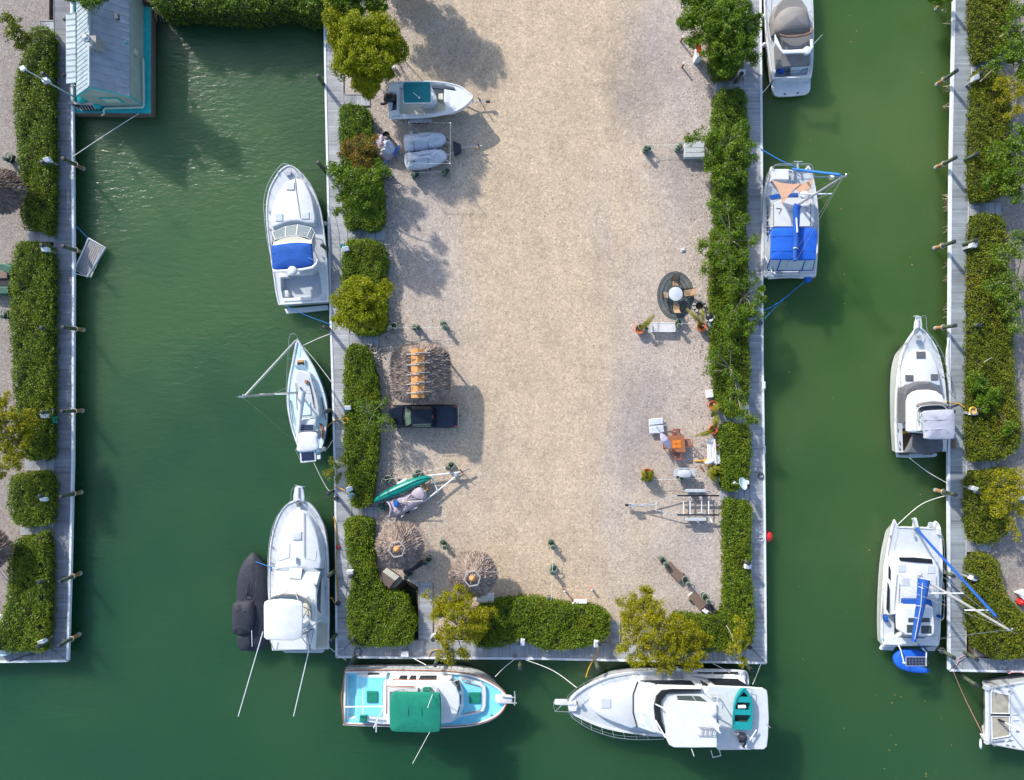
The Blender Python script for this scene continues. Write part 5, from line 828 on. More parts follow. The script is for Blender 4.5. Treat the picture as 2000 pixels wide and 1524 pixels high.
for x, y in ((128,955),(205,915),(612,938)):
    t.dome('winch_cover', [(x-14,y-30),(x+14,y-22),(x+26,y+25),(x,y+36),(x-16,y+10)] if x < 150 else [(x-14,y-12),(x+14,y-12),(x+14,y+12),(x-14,y+12)], .6, .9, 'blue_canvas')
t.tubes('anchor', [[(378,60,.9),(392,80,.9),(400,150,.95)], [(392,190,.9),(395,215,.9)]], .09, 'galv'); cleats(t, [(182,222),(146,460),(134,705),(120,1155),(600,1180)]); t.tubes('stern_line_coil', [[(430,1190,.9),(460,1215,.9),(500,1240,.9),(450,1230,.9),(490,1250,.9),(520,1275,.9)]], .04, 'rope_blue', sm=2); t.tubes('name_stripe', [[(96,1000,.2),(92,1040,.2),(96,1080,.2)], [(92,1120,.2),(90,1160,.2)]], .03, 'turquoise')
d = T('inflatable_dinghy', 'bright blue covered dinghy hanging behind the catamaran under a solar panel', 'dinghy', 'r2', 380, 1360, -.6)
d.slab('cover', [(535,1300),(460,1260),(340,1248),(262,1268),(226,1330),(238,1390),(292,1430),(400,1458),(520,1462),(548,1438),(500,1412),(420,1400),(400,1360),(415,1322),(500,1316)], .35, .5, 'bright_blue', -.05, .16, 2); d.slab('floor', [(260,1290),(440,1290),(440,1420),(280,1410)], .0, .2, 'blue_canvas', 0, .05)
# 12 catamaran cut by the frame at the lower right
t = T('sailing_catamaran', 'pale catamaran with two tan nets cut off by the lower right frame edge', 'catamaran', 'u2', 900, 900, -.9, 'boats moored in the canals')
t.hull([(2300,335),(1600,350),(1140,398),(800,452),(640,478),(560,470),(540,500),(590,560),(592,760),(592,1000),(596,1200),(545,1230),(560,1275),(640,1318),(800,1352),(1140,1415),(1600,1470),(2300,1490)], .75, .8, mats=('hull_grey','deck_bright','nonskid','gelcoat'), bow=(580,880), rake=1.0, k=.93, sm=2)
t.tubes('crossbeam', [[(595,515,.85),(600,1250,.85)]], .16, 'soft_white')
for q in ([(655,540),(925,592),(922,868),(655,865)], [(660,905),(925,910),(935,1198),(670,1246)]):
    n_ = t.slab('net', q, .86, .03, 'trampoline'); P = t.ps(q, .88); t.put(MB().tube(P+[P[0]], .05, 5), 'net_edge', 'trim_white', n_)
t.tubes('net_strut', [[(645,885,.9),(930,892,.9)]], .06, 'black'); t.tubes('lashing', [[(632+(i % 2)*16,550+i*22,.92) for i in range(32)]], .02, 'trim_white'); t.tubes('furler', [[(765,960,1.0),(865,1005,1.6)]], .09, 'black'); t.tubes('forestay', [[(865,1005,1.6),(1140,1140,3.6),(1500,1310,7.0)]], .06, 'trim_white'); t.tubes('pulpit', [[(640,470,1.3),(700,470,1.3),(690,530,1.3)], [(640,1300,1.3),(710,1360,1.3)], [(720,490,.9),(790,500,.9)], [(660,1290,.9),(850,1265,.9)]], .04, 'steel')
t.put(MB().torus(t.p(497, 1320, 1.1), .32, .06, 18, 6, 0, Matrix.Rotation(R(60), 3, 'Y')), 'ring', 'trim_white', None, True); t.slab('bow_cap', [(520,1195),(565,1190),(575,1250),(548,1265)], .95, .3, 'gelcoat'); t.box('windlass', 605, 495, 50, 60, .8, 1.1, 'soft_white'); t.box('windlass', 605, 1300, 50, 60, .8, 1.1, 'soft_white'); t.tubes('deck_hatch', [[(965,880,.84),(1060,885,.84)], [(970,970,.84),(1070,965,.84)], [(880,600,.84),(990,545,.84)], [(880,1280,.84),(990,1260,.84)]], .025, 'hull_grey'); cleats(t, [(882,460),(975,445),(925,535),(1045,1130),(935,1262),(895,1335),(985,1352)])
# ------------------------------------------------------------------ pilings
ZT = 1.65
def piling_proto(kind):
    r = empty('piling', (0, 0, 0)); S_ = 'piling_sleeve'
    MB().lathe((0, 0, 0), [(.15, -2.2), (.15, ZT-.16)], 12).build('post', 'piling_green', r, True)
    if kind == 'wet':
        MB().lathe((0, 0, 0), [(.158, -.72), (.160, -.1), (.155, .15)], 12).build('waterline_stain', 'piling_wet', r, True); MB().lathe((0, 0, 0), [(.19, -1.3), (.19, -.72), (.16, -.68)], 12).build('sleeve', S_, r, True)
        MB().torus((.02, 0, .10), .21, .025, 14, 5).build('dock_ring', 'galv', r, True)
    MB().lathe((0, 0, 0), [(.16, ZT-.17), (.165, ZT-.12), (.15, ZT-.03), (.05, ZT)], 12).build('cap', 'cap_dark', r, True); return r
PG = 'dock pilings'
def pilings(proto, lst):
    for i, (x, y, lab) in enumerate(lst):
        o = proto if i == 0 else copy_tree(proto); q = W(x, y, ZT); o.location = (q.x, q.y, 0); o.rotation_euler = (random.uniform(-.012, .012), random.uniform(-.012, .012), random.uniform(0, 6)); tag(o, lab, 'piling', PG)
pilings(piling_proto('wet'), [
 (124,36,'piling behind the lean-to roof nearest the top of the left dock'),(124,146,'piling just below the lean-to roof of the floating house'),(122,309,'left dock piling where the white mooring line is tied'),(122,481,'left dock piling touching the small wooden float'),(122,639,'left dock piling halfway along its water side'),(120,804,'left dock piling across from the green utility box'),(118,971,'left dock piling beside the rounded square hedge'),(116,1137,'second last piling on the water side of the left dock'),(114,1262,'last piling at the end of the left dock'),
 (1869,-18,'right dock piling at the very top edge'),(1870,137,'right dock piling beside the half sunlit gangway'),(1868,307,'right dock piling above the thick fan of roots'),(1865,472,'right dock piling with a long orange base above mid canal'),(1867,636,'right dock piling at the bow of the grey topped cruiser'),(1864,804,'right dock piling touching the grey flybridge top'),(1867,967,'right dock piling where two white mooring lines meet'),(1864,1126,'right dock piling beside the bow half of the white catamaran'),(1865,1286,'right dock piling at the stern of the white catamaran')])
pilings(piling_proto('dry'), [
 (81,143,'inner piling next to the lamp pole by the floating house'),(80,316,'inner left piling with a white box above the tiki roof'),(80,479,'inner left piling below the gangway near the float'),(79,640,'inner left piling rising from the middle of the longest hedge'),(80,806,'inner left piling next to the green utility box'),(76,970,'inner left piling in the small rounded hedge'),(75,1138,'inner left piling in the corner hedge with no box on it'),(73,1264,'inner left piling at the bottom corner of the left bank'),
 (1919,141,'inner right piling just below the half sunlit gangway'),(1911,299,'inner right piling leaning out of the second olive hedge'),(1908,469,'inner right piling with a white box below the long gangway'),(1915,634,'long inner right piling in the longest olive hedge'),(1913,800,'inner right piling wrapped with the yellow hose'),(1912,963,'inner right piling under the golden tree'),(1909,1128,'inner right piling in the lower olive hedge'),(1910,1289,'inner right piling near the bottom corner of the right dock'),
 (621,147,'dark capped piling standing in the shaded water near the big lime tree'),(621,317,'piling in the water at the bow of the blue topped cruiser'),(628,479,'piling beside the helm of the blue topped cruiser'),(632,639,'piling half sunk in shade above the sailboat bow'),(635,803,'piling standing beside the sailboat hull'),(640,965,'piling beside the pulpit of the sportfishing boat'),(642,1126,'piling beside the cabin of the sportfishing boat'),(646,1254,'piling beside the stern of the sportfishing boat'),
 (684,1297,'piling at the stern corner of the turquoise decked trawler'),(850,1301,'piling amidships of the turquoise decked trawler'),(1016,1307,'piling at the bow of the turquoise decked trawler'),(1169,1309,'piling at the bow of the large motor yacht'),(1470,1312,'piling at the stern of the large motor yacht'),
 (667,313,'dock piling beside the loose green tree'),(684,1127,'inner piling at the waist of the L shaped hedge'),(688,1252,'inner piling at the rounded end of the L shaped hedge'),(845,1251,'inner piling hidden by the golden feathery tree'),(1012,1257,'inner piling in the notch of the bottom hedge'),(1172,1259,'inner piling with coiled hose at the right end of the bottom hedge'),(1463,1101,'inner piling in the notch of the lower right hedge'),(1466,1266,'inner piling at the lower right corner of the dock'),(1450,143,'inner piling at the gangway across from the covered cruiser'),
 (1909,1340,'piling in the water below the end of the right dock')])
# ------------------------------------------------------------------ power pedestals, bollards, posts
def pedestal_proto():
    r = empty('power_pedestal', (0, 0, 0)); MB().box((0, 0, .45), (.16, .2, 1.1)).build('post', 'galv', r); MB().slab([Vector((-.24, -.15, 1.35)), Vector((.24, -.15, 1.35)), Vector((.24, .17, 1.45)), Vector((-.24, .17, 1.45))], .42, 0, .03).build('housing', 'box_white', r); MB().box((0, -.17, 1.2), (.2, .04, .2)).build('socket_panel', 'galv', r); return r
pp = pedestal_proto()
for i, (x, y, a, lab) in enumerate([(87,156,.5,'white power box at the foot of the lamp pole'),(90,312,.3,'white power box in the long hedge below the floating house'),(86,487,0,'white power box under the gangway near the float'),(84,813,0,'white power box beside the green utility box'),(83,976,0,'white power box in the small rounded hedge'),(80,1255,.4,'white power box at the bottom corner hedge of the left bank'),
 (1908,151,.3,'white power box below the half sunlit gangway'),(1904,479,0,'white power box below the long right gangway'),(1905,807,0,'white power box under the coiled yellow hose'),(1905,955,-.3,'white power box under the golden tree on the right bank'),(1904,1131,-.3,'white power box in the lower olive hedge'),
 (1021,1256,1.5,'white power box in the notch of the bottom hedge'),(1165,1259,1.5,'white power box at the right end of the bottom hedge'),(1462,1108,0,'white power box in the notch of the lower right hedge'),(1451,140,0,'white power box beside the gangway across from the covered cruiser'),(675,486,.2,'white power box with green hose beside the blue topped cruiser'),(679,797,0,'white power box with blue coil beside the sailboat'),(682,956,.3,'white power box at the small dish beside the sailboat stern'),(683,1119,0,'white power box beside the sportfishing boat'),(1457,796,0,'pale power box under thin branches on the right of the lot'),(846,1247,1.5,'white power box under the golden feathery tree')]):
    o = pp if i == 0 else copy_tree(pp); q = W(x, y, 1.4); o.location = (q.x, q.y, 0); o.rotation_euler = (0, 0, a); tag(o, lab, 'power box', 'power boxes along the docks')
SPEC['pale_rim'] = ((.22,.29,.25), .7, 0, 4, .2, 0)
def bollard_proto():     # a tall and a short mooring post lashed together with a rope hoop
    r = empty('bollard', (0, 0, 0)); MB().lathe((0, 0, 0), [(.15, -.1), (.15, .86), (.13, .9)], 12).build('post', 'bollard_green', r, True); MB().lathe((-.05, .34, 0), [(.22, -.1), (.21, .32), (.16, .36)], 12).build('short_post', 'bollard_green', r, True)
    MB().torus((0, 0, .84), .165, .028, 16, 5).build('rim', 'pale_rim', r, True); MB().torus((-.02, .22, .5), .27, .035, 20, 5, 0, Matrix.Rotation(R(14), 3, 'X'), 1, 1.55).build('rope_hoop', 'pale_rim', r, True); MB().lathe((0, 0, 0), [(.10, .88), (.09, .905)], 10).build('top', 'bollard_green', r, True); return r
bo = bollard_proto()
BL = [(1262,288,-1.4,'green bollard at the free end of the rope near the white dock box'),(1326,287,-1.0,'green bollard next to the white dock box'),(761,641,-1.0,'green bollard half under the rounded yellow green tree'),(816,640,1.3,'green bollard in tree shade above the thatched hut'),(868,639,.3,'green bollard with a long clear shadow above the thatched hut'),
 (752,342,-1.2,'green bollard under the rusty shrub at the end of its rope'),(806,341,-1.1,'green bollard below the covered jet skis in the middle of its rope'),(866,336,-.9,'green bollard below the noses of the covered jet skis'),(749,940,-1.1,'green bollard beside the stern of the upturned canoe'),(809,930,-.9,'green bollard alongside the middle of the upturned canoe'),(874,915,-.9,'green bollard near the tip of the white boat trailer'),(868,1070,.4,'lone green bollard between the two thatched umbrellas'),
 (1080,1070,.3,'upper of the three green bollards in a row on open gravel'),(1079,1120,-.5,'middle of the three green bollards in a row on open gravel'),(1076,1183,.1,'green bollard against the bottom hedge'),(1301,1103,.5,'green bollard at the top of the long plank bench'),(1345,1142,.4,'green bollard between the two plank benches'),(1384,1176,.4,'green bollard at the foot of the lower plank bench'),
 (1261,937,-.9,'green bollard below the bushy potted palm'),(1331,936,.2,'green bollard below the grey grill'),(1401,936,-.4,'green bollard beside the palm bush'),(1327,636,-.3,'green bollard at the right end of the white perforated bench'),(1262,642,.9,'dark bollard at the left end of the white perforated bench'),(830,1101,-1.0,'green bollard at the upper end of the dark bag under the thatch'),(793,1129,-1.0,'green bollard at the lower end of the dark bag under the thatch'),
 (7,309,-.6,'dark bollard at the left edge above the cut off tiki roof'),(33,311,-.3,'dark bollard beside the hedge above the cut off tiki roof'),(2,618,0,'dark bollard cut by the left edge below the golf cart')]
for i, (x, y, a, lab) in enumerate(BL):
    o = bo if i == 0 else copy_tree(bo); q = W(x, y, .9); o.location = (q.x, q.y, 0); o.rotation_euler = (0, 0, a); tag(o, lab, 'bollard', 'green bollards that divide the lots')
def cord(label, a, b, m='rope_white', r=.016, sag=.1, name='rope', mids=(), cat='rope', group=None):
    pts = [W(*a)]+[W(*q) for q in mids]+[W(*b)]
    if not mids: c = (pts[0]+pts[1])/2; c.z -= sag; pts = [pts[0], c, pts[1]]
    return one(MB().tube(cr(pts, 8, False), r, 6), name, m, label, cat, group, smooth=True)
RG = 'ropes strung between bollards'
for a, b, l in (((1262,283,.8),(1326,282,.8),'white rope between the bollards near the dock box'),((752,341,.8),(806,339,.8),'left half of the white rope below the jet skis'),((808,338,.8),(866,334,.8),'right half of the white rope below the jet skis'),((761,641,.8),(868,639,.8),'faint rope above the thatched hut'),((749,938,.8),(809,927,.8),'rope along the stern half of the canoe'),((811,926,.8),(874,912,.8),'rope toward the tip of the white trailer'),((1080,1072,.85),(1079,1118,.85),'upper rope of the bollard row on open gravel'),((1079,1122,.85),(1076,1181,.85),'lower rope of the bollard row ending at the hedge'),((1263,938,.85),(1331,936,.85),'rope left of the grey grill'),((1333,936,.85),(1372,935,.85),'rope right of the grey grill'),((1331,632,.8),(1366,630,.8),'short rope from the perforated bench to the potted palm'),((1303,1099,.7),(1328,1134,.05),'thin dark cord curling beside the long plank bench')):
    cord(l, a, b, 'rope_dark' if 'dark' in l else 'rope_white', .012, .12, group=RG)
def redpost(x0, y0, h, lab):
    q = W(x0, y0, 0); r = empty('marker_post', q); tag(r, lab, 'marker post', 'red posts with white tops'); MB().lathe((0, 0, 0), [(.07, -.05), (.07, h-.12)], 10).build('post', 'dark_red' if h > .6 else 'red', r, True); MB().ball((0, 0, h-.06), .095, 10).build('top', 'gelcoat', r, True)
redpost(1329.7,82,.85,'upper of two dark red posts with white balls at the top right of the lot'); redpost(1332,132,.75,'lower of two dark red posts with white balls at the top right of the lot'); redpost(1101.5,1151,.7,'red post with white top left of the red and white cooler'); redpost(1154.5,1149,.55,'red post with white top right of the red and white cooler'); redpost(1118,1173,.75,'red post with white top touching the red and white cooler')
# ------------------------------------------------------------------ floating house
t = T('floating_house', 'floating house with metal gable roof on a turquoise deck at the top left', 'floating house', 'f2', 1300, 700, -.9)
t.slab('deck', [(905,-40),(1840,-40),(1840,1395),(905,1385)], -.25, .55, 'turquoise'); t.slab('deck_edge', [(1841,-40),(1856,-40),(1856,1400),(1841,1395)], -.25, .6, 'bench_wood'); t.slab('deck_edge', [(905,1378),(1850,1386),(1850,1402),(905,1392)], -.22, .6, 'bench_wood')
SPEC['metal_roof'] = ((.26,.30,.36), .55, .1, 1.2, .2, .1); SPEC['metal_bright'] = ((.30,.38,.43), .55, .1, 1.2, .2, .1)
mb = MB(); zw, ze, zr = -.2, 1.95, 3.5
# wall box, its corners from their photo positions
yt, yb = t.p(0, -40, zw).y, t.p(0, 1300, zw).y; wl_ = [Vector((-33.65, yt, zw)), Vector((-29.8, yt, zw)), Vector((-29.8, yb, zw)), Vector((-33.65, yb, zw))]; wt = [Vector((q.x, q.y, ze)) for q in wl_]; xr = -31.85
mb.loft([wl_, wt], 0, True)
for ya in (wl_[0].y, wl_[2].y): mb.add([Vector((wl_[0].x, ya, ze)), Vector((wl_[1].x, ya, ze)), Vector((xr, ya, zr-.06))], [(0, 1, 2)])
wall = t.put(mb, 'wall', 'house_wall'); mb = MB()
for k in range(1, 11): z = zw+k*.19; q = wl_; mb.loft([[Vector((q[2].x+.01, q[0].y, z)), Vector((q[2].x+.01, q[2].y-.01, z)), Vector((q[3].x, q[2].y-.01, z))], [Vector((q[2].x+.025, q[0].y, z+.02)), Vector((q[2].x+.025, q[2].y-.025, z+.02)), Vector((q[3].x, q[2].y-.025, z+.02))]], 0, False)
t.put(mb, 'siding', 'house_wall', wall)
ov = .3; y0, y1 = wl_[0].y+ov, wl_[2].y-.06; xl, xe = wl_[0].x-.25, wl_[1].x+.06
for nm, xa, m, n in (('roof', xl, 'metal_bright', 26), ('roof', xe, 'metal_roof', 15)):
    A, B = Vector((xr, y0, zr)), Vector((xa, y0, ze-.1)); C, D = Vector((xa, y1, ze-.1)), Vector((xr, y1, zr)); up = Vector((0, 0, .06)); mb = MB(); mb.loft([[A, B, C, D], [A+up, B+up, C+up, D+up]], 0, True, True, True)
    for k in range(n+1):
        y = y0+(y1-y0)*k/n; mb.tube([Vector((xr, y, zr+.07)), Vector((xa, y, ze-.03))], .022, 4)
    rf = t.put(mb, nm, m); 
t.put(MB().tube([Vector((xr, y0, zr+.08)), Vector((xr, y1, zr+.08))], .12, 6), 'ridge_cap', 'metal_bright')
lt = t.slab('lean_to_roof', [(803,170,1.8),(920,150,2.0),(926,1010,2.0),(808,1025,1.8)], 0, .07, 'metal_bright'); mb = MB()
for k in range(13): y = 170+k*71; mb.tube(t.ps([(803,y,1.85),(920,y-15,2.05)]), .02, 4)
t.put(mb, 'roof_ribs', 'metal_bright', lt)
ch = t.box('chimney', 1130, 500, 80, 130, 2.9, 4.0, 'weathered'); t.cyl('chimney_pipe', 1085, 485, .17, 3.8, 4.4, 'galv', par=ch); t.put(MB().ball(t.p(1055, 470, 4.5), .30, 12, sz=.8), 'chimney_cowl', 'steel', ch, True)
wy = wl_[2].y-.03; zc = 1.05; cx = (wl_[2].x*.52+wl_[3].x*.48); f = t.put(MB().box((cx, wy, zc), (1.5, .06, .9)), 'window', 'turquoise'); t.put(MB().box((cx, wy-.03, zc), (1.2, .05, .62)), 'blind', 'cream', f)
mb = MB(); q = wl_[2]; mb.tube([Vector((q.x, q.y, zw)), Vector((q.x, q.y, ze))], .07, 4); mb.tube([Vector((xe, y1-.02, ze-.12)), Vector((xr, y1-.02, zr-.05)), Vector((xl, y1-.02, ze-.12))], .07, 4); t.put(mb, 'corner_trim', 'turquoise')
t.tubes('drain_pipe', [[(1700,700,.9),(1745,705,.5),(1752,760,.3),(1755,1290,.2),(1740,1312,.1),(1290,1325,.0),(1262,1345,.0),(1272,1390,-.1),(1240,1412,-.2)]], .07, 'cream', sm=1); t.box('utility_box', 1640, 625, 30, 60, 1.0, 1.4, 'cream'); t.tubes('wall_tube', [[(1528,510,2.2),(1585,565,1.7)]], .07, 'turquoise')
t.box('porch_box', 1105, 1190, 85, 45, .0, 1.0, 'galv'); t.slab('porch_step', [(945,1165),(990,1165),(990,1240),(945,1245)], .5, .7, 'turquoise'); t.slab('porch_bench', [(1130,1230),(1210,1270),(1195,1310),(1140,1310)], .3, .4, 'turquoise')
rp = t.slab('boarding_ramp', [(872,1272,.12),(1125,1280,-.1),(1245,1350,-.15),(1010,1352,.0)], 0, .04, 'black'); mb = MB()
for k in range(8): mb.box((t.p(930+k*36, 1310, .02)), (.07, .55, .05), R(35))
mb.box(t.p(990,1265,.2), (2.0,.2,.08), R(-3)); t.put(mb, 'ramp_slats', 'weathered', rp); t.slab('vent_flue', [(1395,160,2.9),(1430,160,2.9),(1440,225,2.9),(1400,230,2.9)], 0, .3, 'dark_canvas')
# street lamp leaning in the picture, upright in the place
b_, tp = W(149,190,-.5), W(45,134,5.9); r = empty('street_lamp', (b_.x, b_.y, 0)); tag(r, 'tall thin grey lamp pole beside the floating house', 'street lamp'); L0 = Vector((b_.x, b_.y, 0))
MB().tube([Vector((b_.x, b_.y, -1.5)), Vector((tp.x, tp.y, 5.8))], .07, 8, 0, .05).build('pole', 'galv', r, True, L0); mb = MB(); mb.box(tp, (.34, .28, .2), .5); mb.ball(tp+Vector((.06, .03, -.1)), .13, 10); mb.build('lamp_head', 'box_white', r, False, L0); c = (b_+tp)/2; MB().box(W(90,158,3.1), (.4, .22, .4), .4).build('junction_box', 'box_white', r, False, L0)
# wooden float
t = T('float', 'small weathered wooden float tied to the left dock', 'float', 'F', 535, 315, -.9); fl = t.slab('deck', [(527,200),(627,255),(518,430),(442,385)], -.55, .25, 'weathered'); mb = MB()
for k in range(12):
    f = k/11; a, b = Vector((527,200)).lerp(Vector((442,385)), f), Vector((627,255)).lerp(Vector((518,430)), f); A, B = t.p(a.x+4, a.y+1, -.53), t.p(b.x-4, b.y-1, -.53); mb.tube([A, B], .055, 4)
mb = MB()
for k in range(9):
    f = k/9; g = f+.09; c0 = lambda u, v: t.p((527+(627-527)*u)+(442-527)*v, (200+(255-200)*u)+(385-200)*v, -.52); mb.slab([c0(f+.012,.02), c0(g,.02), c0(g,.98), c0(f+.012,.98)], .03)
t.put(mb, 'boards', 'weathered', fl); P = t.ps([(527,200),(627,255),(518,430),(442,385)], -.5); t.put(MB().tube(P+[P[0]], .06, 4), 'rim', 'trim_white', fl)
# ------------------------------------------------------------------ thatch
SPEC['thatch'] = ((.36,.30,.285), .95, 0, 2.2, .25, .2)
def thatch_mat():
    m, n, l, b = nodes('thatch_straw'); a = n.new('ShaderNodeAttribute'); a.attribute_name = 'tint'; l.new(ramp(n, l, a.outputs['Fac'], [(0, (.13, .095, .078)), (.5, (.29, .228, .195)), (.9, (.46, .38, .33)), (1, (.50, .26, .07))]), b.inputs['Base Color']); b.inputs['Roughness'].default_value = .95; return m
TM = thatch_mat(); MATS['thatch_straw'] = TM
def strands(C, D, Ln, wd):
    n = len(C); D = D/np.linalg.norm(D, axis=1)[:, None]; Nn = RNG.normal(size=(n, 3))*.5; Nn[:, 2] += 1.5; E = np.cross(D, Nn); E /= np.linalg.norm(E, axis=1)[:, None]; L = (Ln*(.5+.9*RNG.random(n)))[:, None]; wd = wd*(.6+RNG.random(n))[:, None]
    M_ = C+D*L*.55+np.array([0, 0, .02]); V = np.stack([C-E*wd, C+E*wd, M_+E*wd*1.1, C+D*L-E*wd*.2-np.array([0, 0, .03])], 1).reshape(-1, 3); return V, np.arange(n*4).reshape(-1, 4)
def umbrella(px, py, rpx, label, ring=True, ze=2.0, za=3.3, dull=0.0):
    c0 = W(px, py, 2.4); c = Vector((c0.x, c0.y, 0)); Rr = rpx*(CAM_H-ze)/FPX; r = empty('thatched_umbrella', c); tag(r, label, 'thatched umbrella', 'thatched umbrellas'); n = 11000
    a = RNG.random(n)*6.283; f = RNG.random(n)**.5; hexr = 1-.07*np.abs(np.sin(a*3)); rad = f*Rr*.93*hexr
    C = np.column_stack([rad*np.cos(a), rad*np.sin(a), za-(za-ze)*(f**1.15)+RNG.random(n)*.12]); D = np.column_stack([np.cos(a+RNG.normal(0, .35, n)), np.sin(a+RNG.normal(0, .35, n)), -.45+RNG.normal(0, .2, n)])
    V, F = strands(C, D, np.full(n, .30), .028); cl = .11*np.sin(a*7+f*9)+.10*np.sin(a*17-f*14)+.08*np.sin(f*31+a*3); np_mesh('thatch', V, F, TM, np.repeat(np.clip(RNG.normal(.5-dull, .17, n)+cl, 0, .93)+(RNG.random(n) < .012)*.3, 4), r)
    MB().lathe((0, 0, 0), [(Rr*.9, ze-.05), (Rr*.5, (ze+za)/2-.05), (.1, za-.1)], 18).build('thatch_base', 'thatch', r, True); MB().lathe((0, 0, 0), [(.08, -.1), (.08, za-.3)], 8).build('pole', 'bench_wood', r, True)
    if ring:
        MB().lathe((0, 0, 0), [(.26, za-.05), (.24, za+.06), (.10, za+.28), (.03, za+.32)], 9).build('cap', 'cardboard', r, True); hx = [Vector((.62*math.cos(k*math.pi/3+.2), .62*math.sin(k*math.pi/3+.2), za+.02)) for k in range(7)]; mb = MB()
        for k in range(6): mb.tube([hx[k], hx[k+1]], .055, 5)
        mb.build('hexagon_frame', 'weathered', r, True)
umbrella(779,1068,47,'thatched umbrella at the corner of the L shaped hedge'); umbrella(924,1124,47,'thatched umbrella beside the golden feathery tree'); umbrella(0,372,45,'thatched roof cut off by the left edge beside the long hedge',False,2.2,3.6,.3); umbrella(-22,1072,38,'thatched roof barely showing at the lower left edge',False,2.2,3.4,.3)
c0 = W(820,730,2.5); c = Vector((c0.x, c0.y, 0)); r = empty('thatched_hut', c); tag(r, 'big thatched hut with orange ridge boards and crossed poles', 'thatched hut'); hx, hy, ze, za = 2.08, 2.05, 2.15, 3.7; n = 36000
u = RNG.uniform(-1, 1, n); v = RNG.uniform(-1, 1, n); dx = np.abs(u)*hx; rx = np.clip((np.abs(v)-.62)/.38, 0, 1); edge = np.maximum(np.abs(u), rx*.9)
X, Y = u*hx*(1-.20*rx**2), v*hy*(1-.15*np.abs(u)**3); Z = za-(za-ze)*np.maximum(np.abs(u)**1.1, rx**1.6*.85)
C = np.column_stack([X, Y, Z+RNG.random(n)*.12]); dirn = np.column_stack([np.sign(u)*(1-rx*.6), np.sign(v)*rx*1.3, np.full(n, -.5)])+RNG.normal(0, .25, (n, 3))
V, F = strands(C, dirn, np.full(n, .33), .026); cl = .10*np.sin(X*7+Y*3)+.08*np.sin(Y*11-X*5)+.06*np.sin(X*21); np_mesh('thatch', V, F, TM, np.repeat(np.clip(RNG.normal(.5, .17, n)+cl, 0, .93)+(RNG.random(n) < .02)*.3, 4), r)
mb = MB(); mb.loft([[Vector((x*hx*.96, y*hy*.95, ze-.1)) for x, y in ((-1,-1),(0,-1.04),(1,-1),(1,1),(0,1.04),(-1,1))], [Vector((x*hx*.5, y*hy*.75, (ze+za)/2-.02)) for x, y in ((-1,-1),(0,-1.04),(1,-1),(1,1),(0,1.04),(-1,1))], [Vector((x*.08, y*hy*.62, za-.12)) for x, y in ((-1,-1),(0,-1),(1,-1),(1,1),(0,1),(-1,1))]], 0, True, True, True); mb.build('thatch_base', 'thatch', r, True)
for X_, Y_ in ((-1.6,-1.5),(1.6,-1.5),(1.6,1.5),(-1.6,1.5)): MB().tube([Vector((X_, Y_, -.1)), Vector((X_, Y_, ze+.2))], .09, 8).build('post', 'bench_wood', r, True)
for sx_ in (-1, 1):
    mb = MB(); mb.loft([[Vector((0, -1.85, za+.16)), Vector((0, 1.85, za+.16))], [Vector((sx_*.50, -1.85, za-.05)), Vector((sx_*.50, 1.85, za-.05))], [Vector((sx_*.50, -1.85, za-.08)), Vector((sx_*.50, 1.85, za-.08))]], 0, False); mb.build('ridge_board', 'cardboard', r)
for k, y in enumerate((1.45,.68,-.02,-.75,-1.45)):
    for s_ in (-1, 1): MB().tube([Vector((-s_*.16, y+s_*.05, za+.34)), Vector((s_*.88, y+s_*.1+random.uniform(-.05,.08), za-.26))], .045, 6).build('cross_pole', 'weathered', r, True)
# ------------------------------------------------------------------ pickup
SPEC['truck_glass'] = ((.10,.15,.12), .08, 0, 3, .3, 0)
t = T('pickup_truck', 'navy pickup truck parked beside the thatched hut', 'pickup truck', 'k2', 545, 970, 0)
t.slab('body', [(125,870),(140,848),(180,838),(330,832),(700,828),(940,834),(968,850),(975,970),(970,1090),(945,1112),(700,1120),(330,1116),(190,1108),(140,1092),(124,1060)], .98, .55, 'truck_navy', .03, .12)
t.slab('hood', [(140,870),(200,850),(310,848),(298,900),(298,1050),(312,1100),(200,1092),(140,1070)], 1.08, .12, 'truck_navy', .03, .06); t.slab('cab', [(400,893),(430,884),(640,882),(668,890),(672,970),(668,1062),(640,1072),(430,1080),(400,1070),(390,980)], 1.78, .3, 'truck_navy', .05, .09); t.slab('cab_body', [(335,862),(400,850),(690,848),(695,970),(690,1105),(400,1108),(335,1095)], 1.1, .2, 'truck_navy')
t.slab('windshield', [(335,868,1.12),(398,896,1.74),(390,980,1.78),(400,1068,1.74),(335,1095,1.12),(318,980,1.12)], 0, .05, 'truck_glass'); t.slab('cowl', [(312,850),(345,858),(325,900),(318,980),(325,1060),(345,1098),(314,1100),(300,980)], 1.12, .05, 'black')
t.slab('rear_window', [(672,892,1.72),(700,870,1.15),(700,1085,1.15),(672,1064,1.72)], 0, .05, 'glass'); t.slab('side_window', [(420,882,1.72),(640,880,1.72),(655,852,1.15),(380,852,1.15)], 0, .05, 'tint_glass'); t.slab('side_window', [(420,1082,1.72),(640,1075,1.72),(655,1108,1.15),(380,1108,1.15)], 0, .05, 'truck_glass')
t.slab('bed_cover', [(712,846),(930,842),(938,970),(930,1104),(712,1110)], 1.06, .1, 'bed_cover', 0, .03); t.slab('bed_gap', [(690,850),(710,846),(710,1110),(690,1104)], .7, .1, 'black'); t.slab('tailgate', rect(938,845,962,1108), 1.05, .4, 'black', 0, .02); t.slab('rear_bumper', rect(966,848,990,1100), .6, .25, 'galv', 0, .03); t.slab('hitch', rect(990,965,1020,975), .45, .1, 'black')
for y, m in ((852,1),(1098,-1)): t.slab('tail_light', rect(932,y-10,960,y+10), 1.07, .3, 'red', 0, .02)
